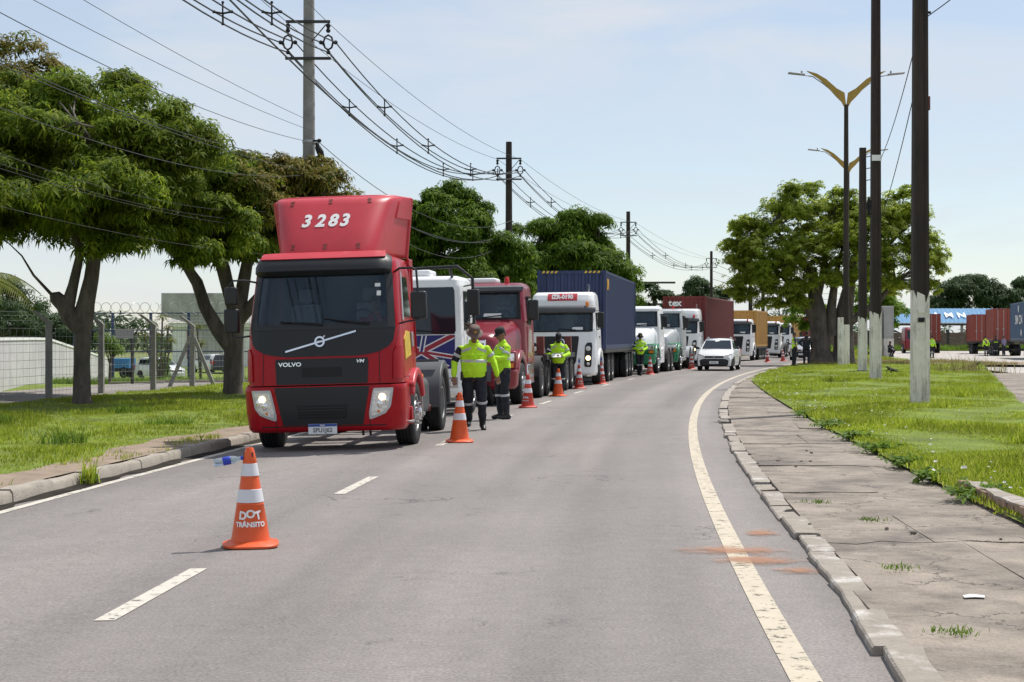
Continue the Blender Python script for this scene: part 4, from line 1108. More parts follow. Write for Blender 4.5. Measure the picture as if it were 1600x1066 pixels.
    for s in (-1, 1):
        b = MB(); b.tube([side(s, 1, v) + V(-s*.015, -.01, 0) for v in np.linspace(0, 1, 8)], 0.035, 8); b.build('fairing_edge', M['faded_and_lit_red'], fr, smooth=75)
        P1 = [[side(s, k, v) + V(s*(.022 - .0*k), 0, 0) for k in np.linspace(.35, .97, 6)] for v in np.linspace(0.62, 0.98, 5)]
        N1 = [[p - V(s*.03, 0, 0) for p in r] for r in P1]; MB().slab(P1, N1).build('fairing_shoulder', M['faded_and_lit_red'], fr, smooth=75, fix=True)
    for (q, v) in ((-0.70, 0.86), (-0.02, 0.88), (0.66, 0.88), (-0.70, 0.13), (-0.02, 0.13), (0.66, 0.13)):
        c = face(q, v); e = 0.02; n = (face(q + e, v) - face(q - e, v)).cross(face(q, v + e) - face(q, v - e)).normalized()
        if n.y > 0: n = -n
        tx = (face(q + e, v) - face(q - e, v)).normalized(); tz = tx.cross(n); tz = tz if tz.z > 0 else -tz
        b = MB()
        for (x0, x1, z0, z1) in ((-0.03, 0.03, 0.02, 0.045), (-0.03, 0.03, -0.045, -0.03), (-0.012, 0.012, -0.03, 0.02)):
            vs = [c + tx*x + tz*z + n*h for h in (0.003, 0.007) for x, z in ((x0, z0), (x1, z0), (x1, z1), (x0, z1))]
            b.add(vs, [(0,3,2,1),(4,5,6,7),(0,1,5,4),(1,2,6,5),(2,3,7,6),(3,0,4,7)])
        b.build('fairing_slot', M['rust'], fr, fix=True)
    def fwarp(c):
        v = (c.z - 2.88) / 0.95; hw = 0.72 + 0.20*v
        a = face(c.x/hw, v); e = 0.01
        n = (face(c.x/hw + e, v) - face(c.x/hw - e, v)).cross(face(c.x/hw, v + e) - face(c.x/hw, v - e)).normalized()
        if n.y > 0: n = -n
        return a + n*(0.006 - c.y)
    for ch, x in zip('3283', (-0.33, -0.11, 0.085, 0.265)):
        lettering('number', ch, 0.26, M['letter_white'], fr, (x - 0.03, 0, 3.40), warp=fwarp, shear=0.2, bold=0.010, sx=1.08)
    # plate
    b = MB(); b.box(-0.215, 0.215, -0.012, 0.0, 0.285, 0.43); p = b.build('number_plate', M['plate'], t)
    b = MB(); b.box(-0.213, 0.213, -0.016, -0.0125, 0.392, 0.428); b.build('plate_band', M['plate_blue'], p)
    lettering('plate_text', 'BRASIL', 0.024, M['letter_white'], p, (0, -0.018, 0.41), bold=0.0008)
    lettering('plate_text', 'SPU1J62', 0.085, M['letter_grey'], p, (0, -0.014, 0.338), bold=0.002)
    for x in (0.55, 0.66): b = MB(); b.box(x, x + .03, 0.2, 0.24, 0.24, 0.33); b.build('tow_hook', M['black'], t)
    # chassis, tank, rear axle with grey fenders
    chassis(t, 0.7, 6.2, [1.36, 4.95], tank_y=(2.45, 3.75), fender=None)
    for s in (-1, 1):
        b = MB(); xs_ = sorted([s*0.55, s*1.22]); arch(b, xs_[0], xs_[1], 4.95, 0.5, 0.60, 0.74, -4, 184, 18)
        b.build('rear_fender', M['grey_plastic'], t, bevel=0.025)
        b = MB(); xs_ = sorted([s*0.60, s*1.16]); b.box(xs_[0], xs_[1], 4.5, 4.56, 1.22, 1.255); b.box(xs_[0], xs_[1], 5.2, 5.26, 1.24, 1.26)
        b.build('fender_rib', M['grey_plastic'], t)
        dual(t, s*1.20, 4.95)
        b = MB(); b.tube([(s*1.16, 1.95, 0.85), (s*1.20, 2.02, 0.8), (s*1.20, 2.1, 0.40), (s*1.16, 2.1, 0.36)], 0.014, 6)
        for zz in (0.42, 0.72): b.box(*sorted([s*0.95, s*1.22]), 2.02, 2.26, zz, zz + 0.05)
        b.build('cab_step', M['steel'], t)
        b = MB(); b.ball((s*1.17, 2.30, 1.02), (0.03, 0.05, 0.05), 10, 6); b.build('side_marker', M['orange_lens'], t)
    b = MB(); b.tube([(0.75, 4.0, 0.45), (1.05, 4.1, 0.45)], 0.06, 10); b.build('exhaust', M['rust'], t)
    return t

# ---------------------------------------------------------------- white flat-front with flag
def flag_truck():
    t = thing('truck', 'white flat fronted truck with union flag panel, just behind the nearest red truck', 'truck')
    cab = Cab([(0.42, 0.08, 1.10, 1.8), (0.5, 0.02, 1.15, 1.8), (0.9, 0.0, 1.16, 1.8), (1.25, 0.0, 1.16, 1.8), (1.7, 0.03, 1.15, 1.8), (2.70, 0.12, 1.12, 1.8), (2.84, 0.17, 1.09, 1.8), (2.92, 0.32, 1.0, 1.75)], r=0.12, bulge=0.03)
    b = MB(); cab.shell(b); b.build('cab', M['white'], t, fix=True, smooth=50)
    ws = cab.patch(sym([(1.70, 0.99), (1.75, 1.02), (2.62, 0.99), (2.68, 0.96)]), 0.01, nz=14).build('windscreen', M['glass'], t)
    fp = cab.patch(sym([(0.98, 1.0), (1.68, 1.0)]), 0.008, nz=14).build('flag_panel', M['flag_blue'], t)
    def bar(p0, p1, w, m, off):
        (x0, z0), (x1, z1) = p0, p1; L = math.hypot(x1-x0, z1-z0); nx_, nz_ = -(z1-z0)/L*w/2, (x1-x0)/L*w/2
        Pa = []; Na = []
        for q in np.linspace(0, 1, 12):
            x, z = x0 + (x1-x0)*q, z0 + (z1-z0)*q
            row = []; nr = []
            for sg in (1, -1):
                xx, zz = max(-1, min(1, x + sg*nx_)), max(0.98, min(1.68, z + sg*nz_))
                row.append(cab.fp(xx, zz, off)); nr.append(cab.fp(xx, zz, off - 0.003))
            Pa.append(row); Na.append(nr)
        MB().slab(Pa, Na).build('flag_stripe', m, fp)
    C_ = (0.30, 1.34)
    for p1, w1, w2 in (((-0.62, 1.68), .145, .09), ((0.98, 1.68), .145, .09), ((-1.0, 1.14), .10, .05), ((0.98, 1.22), .10, .05), ((-0.35, .99), .13, .075), ((0.85, .99), .13, .075)):
        bar(C_, p1, w1, M['flag_white'], 0.011 + .0004*w1); bar(C_, p1, w2, M['flag_red'], 0.0140 + .003*w1)
    bar((0.30, 1.34), (0.36, 1.68), 0.11, M['flag_white'], 0.0165); bar((0.30, 1.34), (0.36, 1.68), 0.05, M['flag_blue'], 0.0185)
    for s in (-1, 1):
        rows = [(0.58, 0.72, 1.05), (0.80, 0.72, 1.05)]
        h = cab.patch(rows if s > 0 else [(z, -c, -a) for z, a, c in rows], 0.01, nx=6).build('headlight', M['chrome'], t)
        b = MB(); c = cab.fp(s*0.9, 0.69, 0.02); b.ball(c, (.08, .03, .08), 12, 6); b.build('headlight_lens', M['lens'], h)
        b = MB(); xs = sorted([s*1.165, s*1.18]); b.prism([(0.35, 1.78), (1.15, 1.78), (1.15, 2.6), (0.45, 2.6)], 'yz', s*1.10, s*1.165); b.build('door_window', M['glass'], t)
        b = MB(); b.prism([(0.28, 1.0), (1.25, 1.0), (1.25, 1.74), (0.28, 1.74)], 'yz', s*1.12, s*1.168); b.build('door', M['white'], t, bevel=.006)
        wheel(t, s*1.05, 1.3, 0.5, 0.3, 'front'); dual(t, s*1.18, 4.9); dual(t, s*1.18, 6.2)
        b = MB(); arch(b, *sorted([s*0.8, s*1.19]), 1.3, 0.5, 0.56, 0.62, 20, 165); b.build('front_fender', M['white'], t)
    b = MB(); b.tube([cab.fp(0.9, 1.72, .03), cab.fp(0.1, 1.79, .03)], 0.014, 6); b.build('wiper', M['black'], t)
    b = MB(); b.box(-0.45, 0.42, 0.55, 1.3, 2.93, 3.07); b.build('roof_air_conditioner', M['white'], t, bevel=0.05, seg=3)
    # tubular mirror frame round the cab with a mirror on its right leg
    b = MB(); b.tube([(-1.25, 0.9, 3.0), (-1.1, 0.35, 3.02), (0.0, -0.05, 3.06), (1.08, 0.0, 3.10), (1.40, -0.03, 2.84), (1.42, -0.05, 2.0), (1.40, -0.02, 1.0), (1.2, 0.05, 0.9)], 0.034, 8)
    b.cyl((0.92, 0.35, 2.85), (0.92, 0.05, 3.07), 0.03, n=8); b.cyl((1.17, 0.5, 1.95), (1.42, -0.04, 2.1), 0.012, n=6); b.cyl((1.15, 0.4, 2.7), (1.42, -0.03, 2.72), 0.016, n=6)
    f = b.build('mirror_frame', M['black_plastic'], t)
    mirror(f, 1.29, -0.14, 2.08, 2.62, 0.25, 0.13, 1)
    b = MB(); b.ball((1.05, 0.3, 2.80), (.05, .04, .03), 10, 6); b.build('roof_marker', M['red_lens'], t)
    chassis(t, 0.8, 7.0, [1.3, 4.9, 6.2], tank_y=(2.3, 3.5), fender=True)
    return t

# ---------------------------------------------------------------- bonneted tractors
def bonnet_truck(label, cabm, hoodm, group=None, bonm=None, silver_fender=False, beacon=True, detail=True):
    t = thing('truck', label, 'truck', group=group)
    cab = Cab([(0.95, 1.85, 1.15, 3.6), (1.3, 1.85, 1.16, 3.6), (2.05, 1.88, 1.14, 3.6), (2.78, 2.10, 1.08, 3.6), (2.90, 2.16, 1.06, 3.6), (2.99, 2.35, 0.98, 3.55)], r=0.18, bulge=0.05)
    b = MB(); cab.shell(b, hole=(2.09, 2.76, 0.97)); b.build('cab', cabm, t, fix=True, smooth=50); interior(t, cab, 2.10, 3.1)
    # bonnet: sections along y, narrowing to the front
    rings = []
    for y, hw, zt, zb in ((0.10, 0.60, 1.60, 0.75), (0.16, 0.70, 1.69, 0.72), (0.5, 0.78, 1.76, 0.72), (1.2, 0.92, 1.92, 0.75), (1.90, 1.06, 2.08, 0.8)):
        p = []
        for k in range(13):
            a = PI * k / 12; c, s_ = math.cos(a), math.sin(a)
            e = 0.30
            p.append((hw*math.copysign(abs(c)**e, c), y, zb + (zt - zb)*abs(s_)**0.32 if s_ > 0.001 else zb))
        rings.append(p)
    b = MB(); b.loft(rings, True, True); b.build('bonnet', bonm or hoodm, t, fix=True, smooth=50)
    b = MB(); b.box(-0.46, 0.46, 0.06, 0.105, 0.95, 1.56); g = b.build('grille', M['chrome'], t, bevel=0.03)
    for zz in np.arange(1.0, 1.52, 0.075):
        b = MB(); b.box(-0.41, 0.41, 0.045, 0.057, zz, zz + 0.042); b.build('grille_slat', M['black'], g)
    b = MB(); b.tube([(-0.40, 0.035, 1.02), (0.40, 0.035, 1.50)], 0.022, 6); b.build('grille_bar', M['chrome'], g)
    bc = Cab([(0.40, 0.08, 1.10, 0.55), (0.48, 0.0, 1.16, 0.6), (0.82, 0.0, 1.18, 0.62), (0.86, 0.03, 1.16, 0.6)], r=0.22, bulge=0.08, n=6)
    b = MB(); bc.shell(b); b.build('bumper', hoodm, t, fix=True)
    b = MB(); b.box(-0.2, 0.2, -0.02, -0.003, 0.5, 0.63); b.build('number_plate', M['plate'], t)
    for s in (-1, 1):
        b = MB(); xs = sorted([s*0.70, s*1.19]); arch(b, xs[0], xs[1], 1.15, 0.52, 0.60, 0.80, 8, 160, 16); b.build('front_fender', hoodm, t, bevel=0.05, seg=3)
        b = MB(); b.box(*sorted([s*0.62, s*1.16]), 0.16, 0.55, 0.86, 1.30); b.build('fender_front', hoodm, t, bevel=0.06, seg=3)
        b = MB(); b.box(*sorted([s*0.66, s*1.12]), 0.13, 0.18, 1.05, 1.24); h = b.build('headlight', M['chrome'], t, bevel=0.02)
        b = MB(); b.box(*sorted([s*0.69, s*0.99]), 0.118, 0.128, 1.075, 1.215); b.build('headlight_lens', M['lens'], h)
        b = MB(); b.box(*sorted([s*0.90, s*1.10]), 0.13, 0.158, 0.90, 1.01); b.build('indicator', M['orange_lens'], t)
        wheel(t, s*1.05, 1.15, 0.5, 0.3, 'front'); 
        for a in (5.0, 6.3): dual(t, s*1.20, a)
        b = MB(); b.prism([(2.35, 1.95), (3.0, 1.95), (3.0, 2.65), (2.5, 2.65)], 'yz', s*1.08, s*1.158); b.build('door_window', M['glass'], t)
        b = MB(); b.prism([(2.2, 1.0), (3.1, 1.0), (3.1, 1.9), (2.2, 1.9)], 'yz', s*1.1, s*1.168); b.build('door', cabm, t, bevel=.006)
        if detail:
            b = MB(); b.prism([(2.3, 1.25), (2.9, 1.2), (3.05, 1.75), (2.6, 1.85), (2.35, 1.6)], 'yz', s*1.169, s*1.172); b.build('door_sticker', M['kerb_white'], t)
        b = MB(); b.tube([(s*1.1, 2.15, 2.6), (s*1.30, 2.0, 2.6), (s*1.33, 2.0, 2.5)], 0.014, 6); b.tube([(s*1.14, 2.1, 2.0), (s*1.33, 2.0, 2.06)], 0.014, 6)
        q = b.build('mirror_bracket', M['black_plastic'], t); mirror(q, s*1.22, 1.96, 2.05, 2.55, 0.25, 0.12, s)
        b = MB(); b.box(*sorted([s*0.85, s*1.2]), 1.95, 2.35, 0.45, 0.5); b.box(*sorted([s*0.85, s*1.2]), 2.0, 2.35, 0.72, 0.77); b.box(*sorted([s*0.85, s*1.16]), 2.2, 3.4, 0.45, 0.95); b.build('side_step', M['chrome'] if detail else cabm, t, bevel=0.02)
    ws = cab.patch(sym([(2.10, 0.98), (2.70, 0.94), (2.76, 0.9)]), 0.01, nz=12, nx=18, sink=0).build('windscreen', M['screen'], t)
    cab.patch([(2.07, -1.0, 1.0), (2.11, -1.0, 1.0)], .014, nx=12, nz=3).build('windscreen_seal', M['black'], t)
    for sg in (-1, 1):
        rows = [(2.07, .955, 1.04), (2.72, .915, .99), (2.77, .89, .97)]; cab.patch(rows if sg > 0 else [(z, -c, -a) for z, a, c in rows], .014, nx=6, sink=.03).build('windscreen_seal', M['black'], t)
    b = MB(); cab.patch([(2.12, 0.1, 0.55), (2.22, 0.12, 0.55)], 0.012, nx=4, nz=3, b=b); b.build('dashboard_paper', M['paper'], ws)
    P0 = []; N0 = []
    for z, o1 in ((2.74, 0.16), (2.80, 0.17), (2.87, 0.10)):
        xs = np.linspace(-1.0, 1.0, 20); P0.append([cab.fp(x, z, o1) for x in xs]); N0.append([cab.fp(x, z, 0.0) for x in xs])
    MB().slab(P0, N0).build('sun_visor', M['grey_plastic'] if detail else cabm, t, smooth=50)
    for x0 in (-0.7, 0.1):
        b = MB(); b.tube([cab.fp(x0, 2.12, .03), cab.fp(x0 + .5, 2.17, .03)], 0.012, 6); b.build('wiper', M['black'], t)
    if beacon:
        b = MB(); b.lathe([(0.065, 0), (0.065, 0.03), (0.055, 0.14), (0.03, 0.17)], 14, Matrix.Translation((0.62, 2.5, 2.98))); b.build('beacon', M['red_lens'], t)
    if detail:
        b = MB(); b.box(-0.6, 0.35, 2.5, 3.2, 2.98, 3.13); b.build('roof_air_conditioner', M['white'], t, bevel=0.06, seg=3)
    chassis(t, 0.6, 7.1, [1.15, 5.0, 6.3], tank_y=(3.5, 4.3) if False else (2.6, 3.5), fender=True, fmat=M['silver'] if silver_fender else M['chassis'])
    return t

# ---------------------------------------------------------------- white cab-over with dark lamp columns
def white_truck(label, sign=None, high=True, lit=True, group=None, col='white', hood_plate=True, axles=(4.4, 5.7)):
    t = thing('truck', label, 'truck', group=group)
    top = [(2.62, 0.34, 1.08, 1.9), (2.85, 0.40, 1.07, 1.9), (3.05, 0.52, 1.04, 1.9), (3.16, 0.75, 0.96, 1.85)] if high else [(2.62, 0.36, 1.08, 1.9), (2.74, 0.46, 1.05, 1.9), (2.82, 0.66, 0.96, 1.85)]
    cab = Cab([(0.33, 0.12, 1.10, 1.0), (0.42, 0.03, 1.14, 1.9), (0.9, 0.0, 1.17, 1.9), (1.3, 0.03, 1.165, 1.9), (1.8, 0.09, 1.15, 1.9)] + top, r=0.20, bulge=0.07)
    m = M[col]
    b = MB(); cab.shell(b, hole=(1.83, 2.50, 0.985)); b.build('cab', m, t, fix=True, smooth=50); interior(t, cab, 1.86, 1.6)
    ws = cab.patch(sym([(1.83, 0.93), (1.90, 1.0), (2.38, 0.99), (2.46, 0.95)]), 0.010, nz=14, nx=18, sink=0).build('windscreen', M['screen'], t)
    cab.patch(sym([(1.80, 0.97), (1.845, 0.985)]), .014, nx=14, nz=3, sink=.03).build('windscreen_seal', M['black'], t)
    for sg in (-1, 1):
        rows = [(1.81, .93, 1.05), (1.90, .975, 1.05), (2.38, .965, 1.04), (2.48, .93, 1.02)]; cab.patch(rows if sg > 0 else [(z, -c, -a) for z, a, c in rows], .014, nx=7, nz=10, sink=.04).build('windscreen_seal', M['black'], t)
    b = MB(); cab.patch([(1.87, 0.35, 0.72), (1.96, 0.38, 0.72)], 0.013, nx=4, nz=3, b=b); b.build('dashboard_paper', M['paper'], ws)
    P0 = []; N0 = []
    for z, o1 in ((2.42, 0.13), (2.47, 0.16), (2.60, 0.15), (2.68, 0.06)):
        xs = np.linspace(-1.03, 1.03, 20); P0.append([cab.fp(x, z, o1) for x in xs]); N0.append([cab.fp(x, z, 0.0) for x in xs])
    MB().slab(P0, N0).build('sun_visor', M['grey_plastic'], t, smooth=50)
    # grille: dark field with proud slats
    g = cab.patch(sym([(0.72, 0.46), (0.78, 0.50), (1.60, 0.60), (1.66, 0.58)]), 0.006, nz=12).build('grille', M['black_plastic'], t)
    for k in range(6):
        zz = 0.86 + 0.135*k; hw = 0.47 + 0.10*(zz - .8)
        cab.patch(sym([(zz, hw), (zz + 0.055, hw + .004)]), 0.022, nz=3).build('grille_slat', M['dark_grille'], g)
    ring = []
    for k in range(20):
        a = 2*PI*k/20
        ring.append([cab.fp(r_*math.cos(a), 1.45 + r_*math.sin(a), o_) for r_, o_ in ((0.125, 0.02), (0.125, 0.05), (0.10, 0.05), (0.10, 0.02))])
    ring.append(ring[0])
    b = MB(); b.loft(ring, False, False); em = b.build('emblem_ring', M['chrome'], t)
    b = MB()
    for poly in (((-0.055, 1.53), (0.0, 1.455), (0.055, 1.53)), ((-0.09, 1.50), (-0.04, 1.37), (0.0, 1.44), (0.04, 1.37), (0.09, 1.50))):
        b.tube([cab.fp(x, z, 0.036) for x, z in poly], 0.011, 6)
    b.build('emblem_strokes', M['chrome'], em)
    for s in (-1, 1):
        rows = [(0.62, 0.80, 0.98), (0.68, 0.77, 1.01), (1.34, 0.80, 1.04), (1.44, 0.88, 1.02)]
        rr = rows if s > 0 else [(z, -c, -a) for z, a, c in rows]
        h = cab.patch(rr, 0.010, nx=8, nz=14).build('headlight', M['black_plastic'], t)
        for z, m2, q in ((1.24, M['lens'], 0.085), (0.92, M['lens_on'] if lit else M['lens'], 0.085), (0.73, M['lens'], 0.055)):
            b = MB(); c = cab.fp(s*0.905, z, 0.012); b.ball(c, (q, 0.03, q), 14, 7); b.build('lit_bulb' if m2 is M['lens_on'] else 'headlight_lens', m2, h)
        b = MB(); b.prism([(0.45, 1.88), (1.15, 1.88), (1.15, 2.45), (0.62, 2.45)], 'yz', s*1.06, s*1.158); b.build('door_window', M['glass'], t)
        b = MB(); b.prism([(0.36, 1.0), (1.25, 1.0), (1.25, 1.84), (0.36, 1.84)], 'yz', s*1.1, s*1.176); d = b.build('door', m, t, bevel=.006)
        b = MB(); b.box(*sorted([s*1.17, s*1.195]), 1.05, 1.2, 1.6, 1.66); b.build('door_handle', M['black_plastic'], d)
        b = MB(); b.tube([(s*1.1, 0.55, 2.5), (s*1.28, 0.35, 2.52), (s*1.32, 0.33, 2.4)], 0.014, 6); b.tube([(s*1.14, 0.5, 1.86), (s*1.32, 0.33, 1.92)], 0.014, 6)
        q = b.build('mirror_bracket', M['black_plastic'], t); mirror(q, s*1.20, 0.30, 1.93, 2.46, 0.22, 0.12, s)
        b = MB(); arch(b, *sorted([s*0.8, s*1.215]), 1.35, 0.52, 0.58, 0.72, 15, 165); b.build('front_fender', m, t, bevel=0.02)
        wheel(t, s*1.06, 1.35, 0.5, 0.30, 'front')
        for a in axles: dual(t, s*1.20, a)
        b = MB(); b.box(*sorted([s*0.98, s*1.10]), 0.32, 0.42, 1.05, 1.38)
    b = MB(); b.box(-0.2, 0.2, -0.012, 0.0, 0.60, 0.72); b.build('number_plate', M['plate'], t)
    b = MB(); b.tube([cab.fp(0.5, 1.86, .03), cab.fp(-0.1, 1.90, .03)], 0.014, 6); b.build('wiper', M['black'], t)
    if sign:
        rows = sym([(2.86, 0.50), (3.08, 0.50)])
        sg = cab.patch(rows, 0.03, nx=8, nz=4).build('name_board', mat('sign_red', (0.50, 0.03, 0.04), 0.4), t)
        lettering_on(cab, 'sign_text', sign, 0.19, M['letter_white'], sg, 0.0, 2.97, 0.034, bold=0.010)
    b = MB(); b.lathe([(0.06, 0), (0.06, 0.03), (0.05, 0.17), (0.03, 0.19)], 12, Matrix.Translation((0.86, 0.32, 2.64))); b.build('beacon', M['orange_lens'] if sign else M['red_lens'], t)
    chassis(t, 0.9, 6.4, [1.35] + list(axles), tank_y=(2.2, 3.3), fender=True, fmat=M['chassis'])
    return t

# ---------------------------------------------------------------- containers and trailers
def container(label, L, colm, H=2.59, doors=False, open_door=False, group=None, front_text=None):
    W = 2.44; t = thing('shipping_container', label, 'container', group=group); m = M[colm]; hw = W/2
    fr = MB(); e = 0.11
    for x in (-hw, hw - e):
        for y in (0, L - e): fr.box(x, x + e, y, y + e, 0, H)
        fr.box(x + 0.02, x + e - 0.02, e, L - e, 0, 0.14); fr.box(x + 0.02, x + e - 0.02, e, L - e, H - 0.09, H - 0.01)
    for y in (0.0, L - e):
        fr.box(-hw + e, hw - e, y + 0.02, y + e - 0.02, 0, 0.14); fr.box(-hw + e, hw - e, y + 0.02, y + e - 0.02, H - 0.11, H - 0.005)
    fr.build('frame', m, t, smooth=0)
    def corr(p0, p1, n, depth, z0, z1, axis):
        per = [(0, 0), (0.3, 0), (0.5, 1), (0.8, 1)]
        pts = []
        for k in range(n):
            for a, d in per: pts.append(((k + a)/n, d))
        pts.append((1, 0))
        P0 = []; N0 = []
        for z in (z0, z1):
            row = []; nr = []
            for a, d in pts:
                if axis == 'y': row.append((p0[0] - math.copysign(depth*d, p0[0]), p0[1] + (p1[1]-p0[1])*a, z)); nr.append((p0[0] - math.copysign(depth*d + 0.01, p0[0]), p0[1] + (p1[1]-p0[1])*a, z))
                else: row.append((p0[0] + (p1[0]-p0[0])*a, p0[1] + depth*d, z)); nr.append((p0[0] + (p1[0]-p0[0])*a, p0[1] + depth*d + 0.01, z))
            P0.append(row); N0.append(nr)
        return MB().slab(P0, N0)
    for s in (-1, 1): corr((s*(hw - 0.025), e), (s*(hw - 0.025), L - e), int(L/0.28), 0.045, 0.12, H - 0.08, 'y').build('side_panel', m, t, smooth=0, fix=True)
    b = MB(); b.box(-hw + .03, hw - .03, .06, L - .06, H - 0.03, H - 0.006); b.build('roof_panel', m, t, smooth=0)
    b = MB(); b.box(-hw + .05, hw - .05, .1, L - .1, 0.02, 0.12); b.build('floor', M['chassis'], t, smooth=0)
    if not doors:
        corr((-hw + e, 0.035), (hw - e, 0.035), 9, 0.045, 0.13, H - 0.10, 'x').build('front_panel', m, t, smooth=0, fix=True)
        b = MB(); b.box(-hw + .05, hw - .05, L - 0.08, L - 0.04, 0.12, H - .1); b.build('rear_door', m, t, smooth=0)
    else:
        b = MB(); b.box(-hw + .05, hw - .05, L - .1, L - .05, 0.12, H - .1); b.build('end_panel', m, t, smooth=0)
        for s in ((-1,) if open_door else (-1, 1)):
            x0, x1 = sorted([s*0.012, s*(hw - e)])
            d = MB(); d.box(x0, x1, 0.03, 0.07, 0.14, H - 0.12)
            for zz in (0.55, 1.15, 1.75): d.box(x0 + .06, x1 - .06, 0.018, 0.03, zz, zz + 0.32)
            d = d.build('door', m, t, smooth=0)
            for q in (0.28, 0.72):
                x = x0 + (x1 - x0)*q; b = MB(); b.cyl((x, 0.0, 0.12), (x, 0.0, H - .1), 0.018, n=8); b.box(x - .12, x + .06, -0.012, 0.005, 0.95, 1.0); b.build('lock_rod', M['silver'], d)
        if open_door:
            b = MB(); b.box(0.02, hw - e, 0.6, 0.65, 0.14, H - .12); b.build('dark_interior', M['black'], t, smooth=0)
            b = MB(); b.box(hw - .01, hw + .03, -1.05, 0.02, 0.14, H - .12); b.build('open_door', m, t, smooth=0)
        b = MB(); b.box(-hw + .35, -hw + .75, 0.012, 0.017, H - .75, H - .35); b.build('code_plate', M['letter_white'], t, smooth=0) if False else None
    for x in (-hw - .005, hw - e - .005):
        for y in (-0.005, L - e - .07):
            for z in (-0.004, H - 0.114):
                b = MB(); b.box(x, x + e + .01, y, y + 0.178, z, z + 0.118); b.build('corner_casting', m, t, smooth=0)
    return t

def trailer(label, y0, L, axles, z=1.10, group=None, lights=False, bolsters=True, legs=True):
    t = thing('semitrailer', label, 'trailer', group=group)
    b = MB()
    for s in (-1, 1): b.box(s*0.48 - 0.06, s*0.48 + 0.06, y0, y0 + L, z - 0.32, z - 0.002)
    for yy in np.arange(y0, y0 + L - .1, 1.5): b.box(-1.12, 1.12, yy, yy + 0.10, z - 0.16, z - 0.004)
    for s in (-1, 1): b.box(s*1.16 - .04, s*1.16 + .04, y0, y0 + L, z - 0.14, z - 0.003)
    for a in axles: b.cyl((-0.95, a, 0.5), (0.95, a, 0.5), 0.075, n=10)
    b.build('trailer_frame', M['chassis'], t, smooth=0, fix=True)
    for a in axles:
        for s in (-1, 1):
            dual(t, s*1.20, a)
            b = MB(); b.box(*sorted([s*0.55, s*1.18]), a + 0.56, a + 0.575, 0.25, 0.95); b.build('mud_flap', M['black'], t, smooth=0)
    if legs:
        for s in (-1, 1):
            b = MB(); yl_ = y0 + L*0.2; b.box(s*0.55 - .06, s*0.55 + .06, yl_, yl_ + .12, 0.35, z - .3); b.box(s*0.55 - .12, s*0.55 + .12, yl_ - .05, yl_ + .17, 0.31, 0.35); b.build('landing_leg', M['chassis'], t, smooth=0)
    if bolsters:
        for yy in (y0 + 0.1, y0 + L - .25):
            for s in (-1, 1): b = MB(); b.box(s*1.0 - .1, s*1.0 + .1, yy, yy + .2, z - .001, z + 0.5 if bolsters == 'tall' else z + .003); b.build('bolster', M['rust'], t, bevel=0.01)
    b = MB(); b.box(-1.15, 1.15, y0 + L, y0 + L + .06, 0.55, 0.70); b.build('rear_bumper', M['rust'] if lights else M['chassis'], t, smooth=0)
    for s in (-1, 1):
        b = MB(); b.box(*sorted([s*0.75, s*1.1]), y0 + L + .06, y0 + L + .075, 0.57, 0.68); b.build('tail_light', M['red_lens'], t, smooth=0)
    return t

